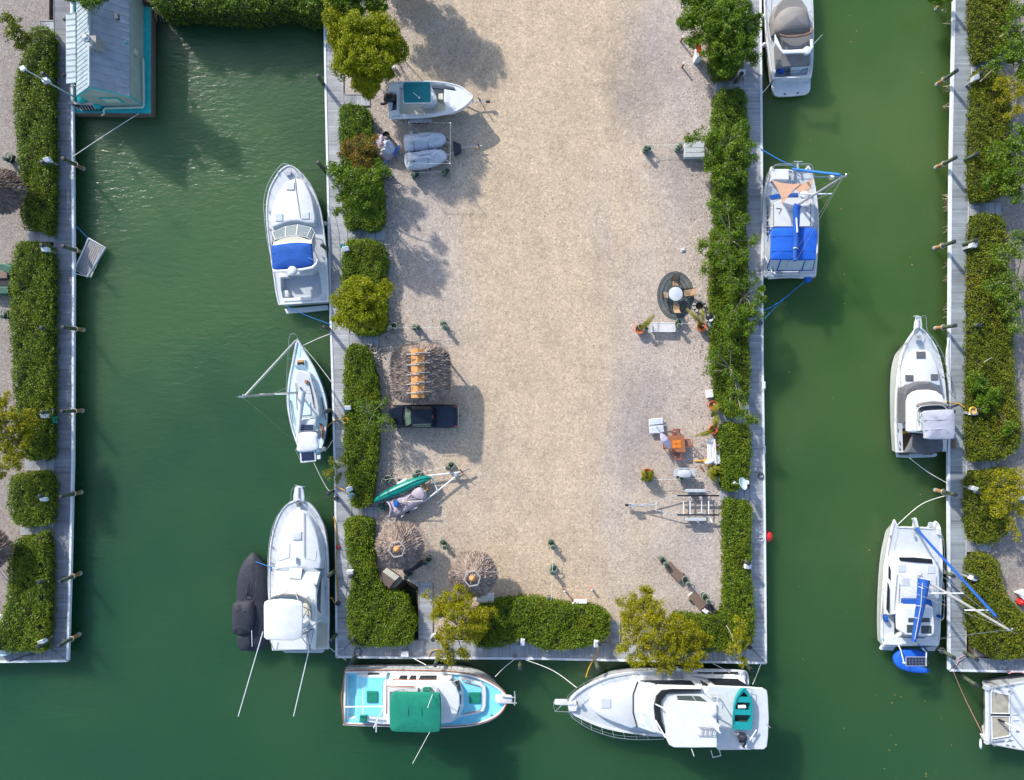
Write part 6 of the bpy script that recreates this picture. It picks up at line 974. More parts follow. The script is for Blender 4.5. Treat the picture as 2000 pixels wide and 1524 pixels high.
t.slab('headlight', [(132,870),(155,845),(172,842),(150,885)], .95, .2, 'amber', 0, .02); t.slab('headlight', [(132,1070),(152,1060),(170,1098),(150,1092)], .95, .2, 'pale_glass', 0, .02); t.tubes('roof_rail', [[(420,890,1.86),(650,888,1.86)]], .02, 'dark_canvas'); t.tubes('roof_rail', [[(420,1076,1.86),(650,1070,1.86)]], .02, 'dark_canvas'); t.slab('brake_light', rect(662,958,672,1002), 1.8, .04, 'red')
for y, s_ in ((830,-1),(1130,1)): t.slab('mirror', [(378,y-8),(396,y-14*s_-4),(400,y+8),(382,y+10)], 1.25, .18, 'black', 0, .02)
for x in (235,830):
    for y in (850,1098):
        c = t.p(x, y, .37); c.z = .37; mb = MB(); mb.tube([c-Vector((0,.12,0)), c+Vector((0,.12,0))], .37, 18); w_ = t.put(mb, 'wheel', 'rubber', None, True); t.put(MB().tube([c-Vector((0,.13,0)), c+Vector((0,.13,0))], .2, 14), 'rim', 'alloy', w_, True)
# ------------------------------------------------------------------ trailers and what stands on them
def wheel(t, x, y, r=.3, wd=.2, ax='y'):
    c = t.p(x, y, r); c.z = r; d = Vector((0, wd/2, 0)) if ax == 'y' else Vector((wd/2, 0, 0)); w_ = t.put(MB().tube([c-d, c+d], r, 16), 'wheel', 'rubber', None, True); t.put(MB().tube([c-d*1.06, c+d*1.06], r*.55, 12), 'rim', 'alloy', w_, True)
t = T('boat_trailer', 'grey trailer carrying the white open fishing boat', 'trailer', 'b2', 700, 600, 0, 'boat trailers on the gravel')
t.tubes('frame', [[(230,480,.45),(900,480,.45),(1180,600,.5),(1385,598,.45)], [(230,720,.45),(900,720,.45),(1180,604,.5)], [(300,480,.45),(300,720,.45)], [(560,450,.4),(560,830,.4)], [(850,480,.45),(850,720,.45)]], .05, 'galv'); t.slab('fender', [(425,815),(440,803),(560,798),(670,800),(692,815),(692,838),(440,842),(428,832)], .8, .08, 'hull_grey', 0, .03); wheel(t, 510, 835); wheel(t, 610, 832); wheel(t, 510, 440); wheel(t, 610, 440)
t.tubes('jack', [[(1250,555,.9),(1265,598,.5),(1270,602,.05)], [(1240,552,.95),(1275,590,.95)]], .045, 'black'); t.tubes('winch_post', [[(1180,600,.5),(1175,575,1.3)]], .06, 'galv'); t.box('coupler', 1360, 598, 50, 22, .4, .58, 'black'); t.tubes('guide_post', [[(180,790,1.5),(335,858,.4)]], .04, 'trim_white'); t.tubes('guide_post', [[(275,318,1.6),(300,362,.5)]], .04, 'trim_white')
t = T('fishing_boat', 'white open fishing boat with teal T-top standing on a trailer', 'motor boat', 'b2', 680, 590, .5)
t.hull([(178,715),(180,600),(172,378),(350,362),(680,355),(830,370),(950,392),(1055,430),(1125,488),(1182,545),(1120,625),(1045,682),(950,727),(830,757),(650,785),(450,797),(220,802),(182,792)][3:16]+[], 1.5, 1.85, zwl=.85, zbot=.5, k=.82, rake=.9, cap=.05) if False else t.hull([(172,378),(350,362),(680,356),(830,370),(950,392),(1055,430),(1125,488),(1182,545),(1120,625),(1045,682),(950,727),(830,757),(650,785),(450,797),(220,802),(182,792)], 1.5, 1.85,
 [([(290,535),(305,395),(345,385),(680,378),(830,392),(955,425),(985,470),(975,560),(945,640),(890,700),(700,742),(450,758),(320,745),(290,690)], .85, False, 'cream'), ([(160,475),(250,502),(272,520),(272,698),(180,712),(165,600)], .7, False, 'gelcoat')], zwl=.85, zbot=.5, k=.82, rake=.9, cap=.05, bow=(1182,545))
t.slab('bow_deck', [(838,450),(960,470),(1000,455),(1060,440),(1125,495),(1170,545),(1115,618),(1040,672),(940,715),(860,728),(835,600)], 1.55, .6, 'deck_bright', 0, .05); t.slab('bow_hatch', rect(865,520,895,612), 1.57, .04, 'gelcoat'); t.slab('bow_hatch', rect(1015,510,1060,600), 1.57, .04, 'gelcoat'); t.slab('bow_seat', [(770,505),(828,500),(828,580),(772,575)], 1.25, .35, 'cream', 0, .05)
t.slab('console', [(560,430),(690,430),(750,540),(740,620),(690,650),(560,640)], 1.6, .75, 'soft_white', .03, .08); tt = t.slab('canopy', [(342,385),(365,364),(660,358),(683,378),(686,600),(668,614),(368,622),(350,604)], 3.25, .08, 'trim_white', 0, .03); t.slab('canopy_fabric', [(350,385),(370,371),(655,366),(675,382),(677,596),(660,607),(372,613),(357,598)], 3.29, .04, 'teal_top', 0, .015, par=tt); t.tubes('antenna', [[(472,495,3.35),(542,556,3.4)]], .025, 'trim_white', tt); t.put(MB().ball(t.p(541,556,3.4), .08, 8), 'antenna_dome', 'gelcoat', tt, True)
t.tubes('canopy_leg', [[(400,420,1.0),(370,380,3.2)], [(400,600,1.0),(370,605,3.2)], [(640,420,1.0),(660,380,3.2)], [(640,610,1.0),(660,600,3.2)]], .03, 'alloy'); t.slab('stern_box', rect(182,385,295,490), 1.56, .5, 'gelcoat', 0, .04); t.slab('stern_box', [(182,712),(285,700),(318,750),(195,792)], 1.56, .5, 'gelcoat', 0, .04); t.tubes('rod_holders', [[(430+i*35,640+(i%2)*18,1.7),(470+i*35,665,1.5)] for i in range(7)], .03, 'galv')
mo = t.dome('outboard', [(130,560),(160,535),(230,530),(268,560),(268,610),(200,635),(130,610)], 1.2, 1.85, 'black', [(.8,-.6),(1,0),(1,.5),(.9,.8),(.5,1)]); t.tubes('outboard_leg', [[(200,600,1.3),(110,630,.9),(95,628,.6)]], .12, 'black', mo); t.tubes('swim_ladder', [[(215,640,1.3),(220,700,1.2)]], .05, 'trim_white')
t = T('jet_ski_trailer', 'trailer with a black tongue box under two covered jet skis', 'trailer', 'b2', 700, 1200, 0, 'boat trailers on the gravel'); t.tubes('frame', [[(430,1080,.4),(900,1090,.4),(1040,1150,.4),(1290,1127,.42)], [(430,1330,.4),(900,1230,.4),(1040,1155,.4)], [(520,1080,.4),(520,1330,.4)], [(800,1085,.4),(800,1240,.4)]], .045, 'galv'); t.slab('tongue_box', [(938,1066),(965,1072),(1033,1108),(1038,1190),(975,1230),(955,1225)], .75, .4, 'navy_cover', .02, .05); t.tubes('jack', [[(1235,1110,.8),(1255,1150,.05)], [(1230,1108,.85),(1260,1125,.85)]], .04, 'black'); t.box('jack_handle', 1232, 1146, 22, 14, .55, .7, 'amber'); wheel(t, 640, 1395, .25, .16); wheel(t, 640, 1000, .25, .16)
for nm, out, rg in (('jet ski under a silver cover nearer the open fishing boat', [(360,1020),(400,1000),(500,988),(600,975),(690,970),(775,976),(838,1000),(862,1050),(842,1092),(760,1142),(600,1178),(480,1195),(388,1202),(362,1150),(355,1085)], [(400,1075),(520,1060),(640,1075),(700,1050),(760,1020),(830,1040)]),
 ('jet ski under a silver cover nearer the bollards', [(372,1230),(420,1215),(520,1205),(640,1180),(760,1174),(838,1192),(872,1245),(850,1292),(750,1352),(600,1392),(480,1405),(408,1416),(375,1360),(365,1300)], [(420,1300),(540,1280),(640,1265),(720,1290),(800,1225),(845,1240)])):
    t = T('jet_ski', nm, 'jet ski', 'b2', 610, sum(q[1] for q in out)/len(out), .45, 'covered jet skis'); t.dome('cover', out, .75, 1.35, 'cover_silver', [(1.0,-.5),(1,0),(.96,.3),(.78,.62),(.5,.85),(.22,1)], wr=.09, sm=2); t.dome('seat_ridge', [(420,rg[0][1]-25),(560,rg[1][1]-28),(690,rg[3][1]-30),(720,rg[3][1]+10),(640,rg[2][1]+30),(430,rg[0][1]+30)], 1.1, 1.55, 'cover_silver', [(1.1,0),(.9,.5),(.5,1)], wr=.06, sm=2); t.tubes('cover_seam', [[(x, y, 1.42) for x, y in rg]], .02, 'cover_silver'); [t.tubes('strap', [[(x, out[1][1]+off, .8), (x+6, (rg[1][1]+out[12][1])/2-15, 1.5), (x+14, out[12][1]-8, .8)]], .02, 'black', sm=3) for x, off in ((470,-5),(640,-18))]; t.tubes('nose_eye', [[(out[7][0]+5,out[7][1],.8),(out[7][0]+28,out[7][1]+5,.7)]], .04, 'black')
t = T('canopy_frame', 'bare thin canopy frame standing over the covered jet skis', 'frame', 'b2', 665, 1100, 0)
for a, b in (((418,848),(914,858)),((914,858),(909,1340)),((909,1340),(420,1336)),((420,1336),(418,848)),((418,848),(909,1340))): t.tubes('bar', [[(*a,2.35),(*b,2.35)]], .011, 'galv')
for x, y in ((418,848),(914,858),(909,1340),(420,1336)):
    q = t.p(x, y, 2.35); t.put(MB().tube([q, Vector((q.x, q.y, 0))], .022, 5), 'leg', 'galv', None, True); t.put(MB().ball(q, .06, 8), 'corner', 'gelcoat', None, True)
t.box('weight', 448, 975, 36, 50, 0, .3, 'box_white')
t = T('sheeting_pile', 'crumpled pile of white and lilac sheeting beside the rusty shrub', 'tarp', 'b2', 110, 1170, 0); t.dome('sheet', [(0,1020),(60,990),(110,1000),(200,1055),(250,1110),(258,1180),(230,1260),(150,1310),(80,1290),(20,1240),(-10,1150)], .1, .75, 'lilac_cover', [(1,-.2),(1,0),(.92,.5),(.7,.75),(.45,.9),(.2,1)], wr=.14, sm=2); t.dome('white_sheet', [(120,1080),(190,1065),(255,1130),(250,1190),(180,1230),(90,1225),(80,1180),(130,1150)], .5, .95, 'cover_silver', [(1,0),(.85,.6),(.5,.9),(.2,1)], wr=.12, sm=2); t.slab('blue_board', [(305,1118,.6),(312,1130,.6),(255,1250,.5),(240,1262,.5),(245,1185,.55)], 0, .04, 'hose_blue'); t.slab('blue_board', [(105,1305,.3),(160,1310,.3),(155,1330,.25),(115,1328,.25)], 0, .04, 'hose_blue')
t = T('bucket', 'black round bucket beside the white sheeting', 'bucket', 'b2', 146, 998, 0); t.cyl('tub', 146, 998, .28, .05, .6, 'black', prof=[(.24,.02),(.29,.5),(.3,.6),(.26,.6),(.25,.45)])
t = T('garden_decoration', 'small pink and white object under the big lime tree', 'decoration', 'b2', 145, 150, 0); t.dome('pink_cloth', [(125,120),(150,118),(172,145),(165,165),(140,160)], .1, .5, 'pink', wr=.06); t.dome('white_cloth', [(105,115),(130,100),(140,140),(125,165),(108,150)], .1, .45, 'soft_white', wr=.06); t.box('box', 238, 180, 30, 26, 0, .4, 'box_white', 25)
# white trailer with canoe and covered dinghy
t = T('boat_trailer', 'white A-frame trailer under the upturned green canoe', 'trailer', 'c2', 900, 700, 0, 'boat trailers on the gravel'); t.tubes('frame', [[(600,560,.5),(1150,395,.5),(1800,322,.5)], [(620,1080,.45),(1100,882,.5),(1350,690,.5),(1800,330,.5)], [(700,560,.45),(760,1060,.45)], [(420,650,.45),(500,1120,.45)]], .06, 'trim_white'); t.tubes('crossbar', [[(1238,420,.55),(1345,682,.55)]], .055, 'trim_white'); t.tubes('bow_stop', [[(1040,590,.8),(1125,565,.8),(1150,660,.8),(1120,675,.8)]], .035, 'amber'); t.tubes('coupler', [[(1740,350,.55),(1830,315,.55),(1975,255,.5)]], .06, 'steel'); t.box('rust_joint', 1815, 322, 50, 40, .5, .62, 'teak'); t.tubes('jack', [[(1780,270,1.0),(1830,330,.1)]], .045, 'black'); t.box('winch', 1690, 375, 60, 50, .55, .85, 'galv'); wheel(t, 640, 480, .27, .17); wheel(t, 740, 1095, .27, .17)
t.slab('fender', [(545,545),(690,450),(750,440),(735,485),(570,570)], .75, .08, 'trim_white', 0, .02); t.tubes('guide_post', [[(640,1200,.9),(712,1125,.4)]], .04, 'trim_white'); t.tubes('guide_post', [[(805,1075,.6),(945,1012,.9)]], .04, 'trim_white')
t = T('canoe', 'upturned green canoe lying on the white trailer', 'canoe', 'c2', 660, 660, .6); co = [(98,922),(100,870),(150,805),(260,720),(400,640),(560,560),(700,500),(840,445),(960,410),(1080,395),(1160,396),(1238,440),(1150,505),(1000,585),(850,660),(700,735),(550,795),(400,845),(260,885)]
t.dome('hull', co, .72, 1.25, 'canoe_green', [(1.02,-.15),(1,0),(.97,.35),(.86,.7),(.6,.92),(.25,1)], n_c=None) if False else t.dome('hull', co, .72, 1.25, 'canoe_green', [(1.0,-.15),(1,0),(.93,.45),(.78,.75),(.5,.93),(.2,1)]); t.tubes('keel', [[(120,890,1.02),(300,770,1.2),(640,620,1.28),(950,480,1.2),(1200,425,1.0)]], .03, 'canoe_green', sm=3); t.tubes('strap', [[(465,600,.75),(472,690,1.27),(505,790,.8)]], .025, 'black', sm=2)
t = T('covered_dinghy', 'small boat under a lilac grey cover beside the green canoe', 'dinghy', 'c2', 740, 900, .45); t.dome('cover', [(398,1200),(412,1060),(395,960),(335,890),(420,850),(560,800),(720,745),(860,675),(960,602),(1050,615),(1100,680),(1128,770),(1105,850),(1000,950),(830,1050),(680,1130),(540,1185)], .62, 1.02, 'lilac_cover', [(1.0,-.6),(1,0),(.95,.4),(.75,.75),(.45,.9),(.2,.95)], wr=.07); t.dome('bow_bulge', [(850,700),(960,605),(1060,625),(1120,740),(1090,840),(960,840),(860,780)], .7, 1.25, 'lilac_cover', [(1.02,0),(.97,.5),(.8,.85),(.4,1)]); t.tubes('stern_fold', [[(402,1195,.8),(440,1060,1.05),(395,930,.95),(340,890,.8)]], .08, 'lilac_cover', sm=2); t.tubes('strap', [[(605,930,1.08),(650,1050,.98),(715,1120,.6)]], .025, 'teak', sm=2); t.tubes('bow_eye', [[(1055,715,1.15),(1115,690,1.0)]], .07, 'galv')
t = T('oar', 'long pale oar resting on the lilac grey boat cover', 'oar', 'c2', 840, 895, 1.1); t.tubes('shaft', [[(600,912,1.18),(1060,885,1.3)]], .03, 'cream'); t.slab('blade', [(590,900),(680,898),(700,908),(680,918),(590,922)], 1.2, .03, 'soft_white')
t = T('bucket', 'bright blue bucket on the lilac grey boat cover', 'bucket', 'c2', 540, 940, .95); t.dome('tub', [(495,900),(540,870),(585,900),(590,960),(555,1002),(510,985)], 1.0, 1.35, 'hose_blue', [(.9,-.4),(1,0),(.95,.8),(.6,1)]); t.tubes('handle', [[(480,930,1.2),(500,870,1.4),(550,860,1.4)]], .03, 'rope_dark', sm=2)
t = T('lawn_chair', 'small dark green plastic chair by the gangway', 'chair', 'c2', 270, 1010, 0); t.slab('seat', [(240,1040),(290,950),(370,990),(320,1080)], .42, .05, 'chair_green', 0, .02); t.slab('backrest', [(172,1000,.8),(185,955,.85),(240,925,.85),(300,930,.8),(290,950,.45),(210,1010,.45)], 0, .05, 'chair_green'); t.slab('armrest', [(180,1030),(230,1020),(245,1070),(285,1095),(275,1105),(225,1075)], .62, .05, 'chair_green')
for x, y in ((250,1045),(290,960),(360,990),(315,1075)): q = t.p(x, y, .42); t.put(MB().tube([q, Vector((q.x, q.y, 0))], .025, 5), 'leg', 'chair_green', None, True)
# empty trailer
t = T('boat_trailer', 'empty boat trailer with two black bunks and silver fenders', 'trailer', 'J', 850, 1165, 0, 'boat trailers on the gravel'); t.tubes('frame', [[(1030,1060,.5),(755,1078,.5),(430,1165,.48)], [(1040,1260,.5),(755,1252,.5),(430,1168,.48)]], .035, 'galv'); t.tubes('tongue', [[(575,1160,.48),(430,1166,.48),(320,1163,.5)]], .06, 'galv'); t.tubes('crossbar', [[(573,1125,.5),(572,1200,.5)]], .03, 'trim_white')
for x, w_ in ((806,.04),(862,.05),(960,.04),(1020,.05)): t.tubes('crossbar', [[(x,1090,.5),(x,1240,.5)]], w_, 'trim_white')
for y in (1082,1246): t.slab('bunk', rect(755,y-6,1110,y+6), .82, .1, 'black')
for y, wy in ((1040,1042),(1284,1282)): t.slab('fender', [(820,y-8),(835,y-14),(985,y-14),(1000,y-6),(998,y+10),(985,y+14),(835,y+14),(822,y+8)], .78, .1, 'hull_grey', 0, .03); wheel(t, 870, wy, .28, .18); wheel(t, 955, wy, .28, .18)
t.tubes('guide_post', [[(935,1225,.9),(985,1240,.6)]], .04, 'trim_white'); t.tubes('guide_post', [[(1030,1262,.6),(1048,1310,1.2)]], .04, 'trim_white'); t.tubes('guide_post', [[(1020,1058,.6),(1032,1040,1.2)]], .03, 'galv'); t.box('winch', 375, 1165, 60, 24, .5, .85, 'galv'); t.tubes('jack', [[(345,1145,1.0),(350,1180,.05)]], .04, 'galv'); t.box('coupler', 325, 1163, 30, 16, .42, .56, 'black')
# ------------------------------------------------------------------ patio with the oval rug
c = Q('i2', 672, 655, 0); r = empty('oval_rug', c); tag(r, 'dark striped oval rug on the gravel under the round table', 'rug'); SPEC['rug_teal'] = ((.10,.13,.135), .95, 0, 6, .25, .1); SPEC['rug_pale'] = ((.12,.132,.13), .95, 0, 6, .25, .1)
k_ = 55/1333/8.467; n = 44; mb = MB()
for j in range(22):
    f0, f1 = 1-j/22, 1-(j+1)/22; R0 = [Vector((k_*math.cos(2*math.pi*i/n)*(305-14*j), k_*math.sin(2*math.pi*i/n)*(400-14*j-j*.4), .02)) for i in range(n)]; R1 = [Vector((k_*math.cos(2*math.pi*i/n)*(305-14*(j+1)+2), k_*math.sin(2*math.pi*i/n)*(400-14*(j+1)-j*.4+2), .02+(j % 2)*.002)) for i in range(n)]
    mb.loft([R0, R1], (0, 1, 0, 1, 2, 1, 0, 0, 1, 2)[j % 10], True, False, j == 21)
mb.build('weave', ['rug_dark', 'rug_teal', 'rug_pale'], r)
t = T('round_table', 'round white table on the dark oval rug', 'table', 'i2', 675, 628, .02); cc = t.p(675, 628, .74); cc.z = 0; t.put(MB().lathe(cc, [(.53,.70),(.555,.72),(.555,.75),(.5,.765),(.02,.768)], 28), 'tabletop', 'soft_white', None, True); t.put(MB().lathe(cc, [(.32,.025),(.30,.06),(.06,.09),(.05,.7)], 16), 'pedestal', 'black', None, True)
def sling():
    r = empty('sling_chair', (0, 0, 0)); mb = MB(); mb.slab([Vector((-.26, -.25, .44)), Vector((.26, -.25, .44)), Vector((.26, .2, .40)), Vector((-.26, .2, .40))], .03); mb.build('seat', 'tan_sling', r); mb = MB(); mb.slab([Vector((-.26, .2, .40)), Vector((.26, .2, .40)), Vector((.26, .58, .98)), Vector((-.26, .58, .98))], .03); mb.build('backrest', 'tan_sling', r)
    for s_ in (-1, 1):
        MB().tube(cr([Vector((s_*.30, -.3, .02)), Vector((s_*.30, -.26, .62)), Vector((s_*.30, .1, .66)), Vector((s_*.29, .36, .62))], 3, False), .022, 6).build('armrest', 'black', r, True); MB().tube([Vector((s_*.28, -.25, .44)), Vector((s_*.28, .2, .40)), Vector((s_*.27, .6, 1.0))], .02, 6).build('side_rail', 'black', r, True); MB().tube([Vector((s_*.29, .1, .42)), Vector((s_*.30, .42, .02))], .02, 6).build('leg', 'black', r, True)
    return r
ch = sling()
for i, (x, y, a, lab) in enumerate([(672,440,0,'tan sling chair on the upper side of the round white table'),(868,612,-1.45,'tan sling chair between the round white table and the hedge'),(685,835,3.1,'tan sling chair on the lower side of the round white table')]):
    o = ch if i == 0 else copy_tree(ch); q = Q('i2', x, y, .5); o.location = (q.x, q.y, .025); o.rotation_euler = (0, 0, a); tag(o, lab, 'chair', 'tan sling chairs around the round table')
t = T('folding_chair', 'small striped folding chair on the left of the round white table', 'chair', 'i2', 505, 645, .025); SPEC['stripe_red'] = ((.42,.20,.12), .8, 0, 5, .2, 0); mb = MB()
for k in range(7): mb.slab(t.ps(rect(468+k*12, 590, 477+k*12, 695), .43), .03, 0, 0, k % 2)
t.put(mb, 'seat', ['stripe_red', 'cream']); t.slab('backrest', [(440,592,.85),(462,590,.45),(466,690,.45),(444,712,.85)], 0, .03, 'stripe_red')
for y in (590, 700): t.tubes('leg', [[(455,y,.05),(550,y,.6)]], .02, 'black'); t.tubes('leg', [[(545,y,.05),(450,y,.8)]], .02, 'black')
t = T('fire_pit', 'square grey stone fire pit beside the oval rug', 'fire pit', 'i2', 1068, 832, 0); mb = MB()
for k in range(9): a = 2*math.pi*k/9; q = t.p(1065, 830, .12)+Vector((.42*math.cos(a), .42*math.sin(a), 0)); mb.box((q.x, q.y, .11), (.2+.06*random.random(), .18, .2), a)
t.put(mb, 'stone_ring', 'stone'); t.cyl('ash', 1065, 830, .36, 0, .06, 'soil')
t = T('bench', 'white perforated metal bench by the potted palms', 'bench', 'i2', 460, 1182, 0); mb = MB()
for k in range(28): x = 254+k*15; mb.slab(t.ps([(x,1116),(x+9,1116),(x+9,1250),(x,1250)], .45), .03)
t.put(mb, 'seat_slats', 'box_white'); P = t.ps(rect(250,1113,668,1252), .455); t.put(MB().tube(P+[P[0]], .03, 5), 'seat_rim', 'box_white')
for x in (285, 630): t.slab('leg', rect(x-6,1125,x+6,1240), .42, .42, 'alloy')
t = T('kettle_grill', 'dark round kettle grill with a white lid beside the long hedge', 'grill', 'i2', 1250, 1060, 0); t.cyl('bowl', 1262, 1130, .36, .5, .85, 'kettle', prof=[(.08,.42),(.28,.52),(.36,.7),(.36,.78),(.33,.78),(.25,.6)]); t.cyl('grate', 1262, 1128, .3, .72, .76, 'galv'); t.put(MB().ball(t.p(1240, 1008, .95), .34, 14, sz=.6), 'lid', 'kettle', None, True); t.slab('shelf', [(1225,1080),(1240,1040),(1280,1000),(1320,990),(1328,1020),(1300,1065),(1260,1090)], 1.1, .05, 'box_white', 0, .02, 1)
for dx_, dy_ in ((-25,-25),(25,-25),(0,30)): q = t.p(1262+dx_, 1130+dy_, .5); t.put(MB().tube([q, Vector((q.x, q.y, 0))], .025, 5), 'leg', 'kettle', None, True)
# ------------------------------------------------------------------ palms
def frond(mb, V, F, base, tip, arch, nl=22, wd=.34):
    pts = cr([base, base*.55+tip*.45+Vector((0, 0, arch)), tip], 8, False); mb.tube(pts, .014, 4); N_ = len(pts)
    for i in range(2, N_):
        d = (pts[i]-pts[i-1]).normalized(); s_ = d.cross(Vector((0, 0, 1))); s_ = s_.normalized() if s_.length > .01 else Vector((1, 0, 0)); L = wd*math.sin(math.pi*(.12+.85*i/N_))**.7
        for rep in range(2):
            for sg in (-1, 1):
                p = pts[i]*(1-rep*.5)+pts[i-1]*(rep*.5); e = p+(s_*sg*.8+d*.75+Vector((0, 0, random.uniform(-.35, .1)))).normalized()*L*random.uniform(.8, 1.15); w_ = d*.028; F.append([len(V)+j for j in range(4)]); V += [p-w_, p+w_, e+w_*.25, e-w_*.25]
def palm(label, v, x, y, rr, tips, pot=True, h=.55, arch=.5, cat='potted plant', name='potted_palm'):
    c = Q(v, x, y, h if pot else 0); c.z = 0; r = empty(name, c); tag(r, label, cat, 'palms in terracotta pots' if pot else None); z0 = h-.06 if pot else .05
    if pot: MB().lathe((0, 0, 0), [(rr*.68, .0), (rr*.92, h*.82), (rr*1.03, h*.83), (rr*1.03, h), (rr*.9, h), (rr*.88, h-.1)], 20).build('pot', 'terracotta', r, True); MB().lathe((0, 0, 0), [(rr*.9, h-.14), (rr*.4, h-.09), (.02, h-.08)], 14).build('soil', 'soil', r, True); MB().ball((rr*.25, rr*.2, h-.07), .07, 7).build('stone', 'stone', r, True)
    mb = MB(); V = []; F = []
    for tx, ty, tz in tips: frond(mb, V, F, Vector((0, 0, z0)), Q(v, tx, ty, tz)-Vector((c.x, c.y, 0)), arch)
    if mb.v: mb.build('stems', 'palm_stem', r, True)
    np_mesh('fronds', np.array([tuple(p) for p in V]), np.array(F), LEAF['palm'], np.repeat(np.clip(RNG.normal(.55, .25, len(F)), 0, 1), 4), r)
SPEC['palm_stem'] = ((.16,.14,.02), .7, 0, 4, .2, 0)
palm('potted palm with one frond left of the white perforated bench', 'i2', 83, 1213, .37, [(318,985,.9),(240,1070,.8)]); palm('potted palm with two fronds beside the kettle grill', 'i2', 1108, 1172, .37, [(865,880,1.0),(930,960,.9),(1103,885,1.1)])
palm('upper potted palm beside the white cooler box', 'J', 1058, 313, .36, [(1048,408,.9),(1100,330,1.0),(1115,350,1.1)]); palm('potted palm with its frond spread over the gravel above the white bench', 'J', 1062, 520, .36, [(908,572,.6),(960,560,.9),(1092,400,1.1),(1060,430,1.0)])
palm('bushy potted palm standing alone near the grey grill', 'J', 498, 895, .42, [(455,880,.7),(470,940,.9),(540,935,.9),(520,960,.9),(452,950,.8),(548,880,.7),(500,925,1.1),(480,905,1.1),(465,915,.9),(525,905,1.0)], arch=.35)
palm('spiky palm bush growing beside the white bench', 'J', 1085, 895, .3, [(1015,870,.7),(1040,935,.7),(1150,920,.8),(1120,955,.6),(1070,830,.8),(1140,860,.9),(1010,905,.6),(1100,840,.9),(1160,890,.7),(1060,955,.6),(1030,850,.7),(1125,890,1.1),(1065,880,1.1)], False, cat='palm', name='palm_bush')
# ------------------------------------------------------------------ wooden table, chairs, umbrella
t = T('patio_table', 'square reddish wooden table with an orange tile centre', 'table', 'J', 748, 641, 0); t.slab('tabletop', [(672,573),(812,568),(824,710),(680,716)], .74, .05, 'teak', 0, .01); t.slab('tile_inlay', [(712,612),(780,606),(788,672),(714,678)], .765, .03, 'orange_tile'); t.tubes('inlay_crack', [[(735,612,.78),(745,640,.78),(788,640,.78)], [(714,640,.78),(745,640,.78),(740,676,.78)]], .012, 'teak')
for x, y in ((685,585),(800,582),(808,700),(692,704)): q = t.p(x, y, .7); t.put(MB().box((q.x, q.y, .35), (.08, .08, .7)), 'leg', 'teak')
def wchair():
    r = empty('wooden_chair', (0, 0, 0)); mb = MB()
    for k in range(5): mb.box((-.2+k*.1, 0, .44), (.07, .44, .03))
    mb.build('seat', 'varnish', r)
    mb = MB(); mb.tube([Vector((-.26, .26, .46)), Vector((-.26, .44, 1.0))], .03, 5); mb.tube([Vector((.26, .26, .46)), Vector((.26, .44, 1.0))], .03, 5); mb.tube([Vector((-.26, .44, 1.0)), Vector((.26, .44, 1.0))], .035, 5); mb.tube([Vector((-.26, .36, .76)), Vector((.26, .36, .76))], .025, 5)
    for k in range(4): mb.tube([Vector((-.16+k*.11, .27, .48)), Vector((-.16+k*.11, .44, 1.0))], .02, 4)
    mb.build('backrest', 'varnish', r, True)
    for s_ in (-1, 1):
        MB().box((s_*.29, .02, .66), (.06, .62, .035)).build('armrest', 'varnish', r)
        for y in (-.22, .24): MB().box((s_*.27, y, .32), (.05, .05, .64)).build('leg', 'varnish', r)
    mb = MB(); mb.torus((0, -.26, .6), .17, .018, 16, 4, 0, None, 1, .7); mb.build('curved_slat', 'varnish', r, True); return r
wc = wchair()
for i, (x, y, a, lab) in enumerate([(740,560,.04,'wooden chair above the square wooden table'),(822,632,-1.53,'wooden chair between the wooden table and the white bench'),(748,722,3.18,'wooden chair below the square wooden table'),(668,648,1.6,'wooden chair under the folded lilac umbrella')]):
    o = wc if i == 0 else copy_tree(wc); q = Q('J', x, y, .5); o.location = (q.x, q.y, 0); o.rotation_euler = (0, 0, a); tag(o, lab, 'chair', 'wooden chairs around the square table')
b_, tp = Q('J', 752, 650, .75), Q('J', 575, 488, 2.5); t = T('patio_umbrella', 'folded lilac umbrella leaning across the wooden table', 'umbrella', 'J', 705, 700, .76)
A, B = t.p(706, 703, 1.0), t.p(575, 490, 2.3); t.put(MB().tube([A, B], .035, 6), 'pole', 'galv', None, True); P = [A*(1-f)+B*f for f in (.12,.2,.35,.5,.62,.72)]; mb = MB(); rings = []
for p, rr in zip(P, (.06,.14,.24,.26,.16,.05)):
    d = (B-A).normalized(); u = d.cross(Vector((0, 0, 1))).normalized(); w_ = u.cross(d); rings.append([p+(u*math.cos(a)+w_*math.sin(a))*rr*(1+.22*(k % 2)) for k, a in enumerate(2*math.pi*k/12 for k in range(12))])
mb.loft(rings, 0, True, True, True); SPEC['lilac_cloth'] = ((.62,.54,.66), .85, 0, 3, .1, .2); t.put(mb, 'folded_canopy', 'lilac_cloth')
t = T('lounger', 'grey padded double lounger on the gravel beside the wooden table', 'lounger', 'J', 578, 488, 0); t.slab('cushion', [(512,432),(560,422),(630,420),(634,472),(580,478),(514,486)], .42, .14, 'cover_silver', 0, .05); t.slab('cushion', [(514,496),(580,488),(634,484),(644,540),(600,552),(520,554)], .45, .14, 'cover_silver', 0, .05); t.tubes('side_rail', [[(512,490,.38),(665,482,.38)]], .035, 'galv'); t.tubes('strap', [[(600,420,.44),(606,478,.45),(612,545,.46)]], .012, 'galv')
for x, y in ((520,440),(625,430),(525,545),(632,535)): q = t.p(x, y, .35); t.put(MB().tube([q, Vector((q.x, q.y, 0))], .025, 5), 'leg', 'galv', None, True)
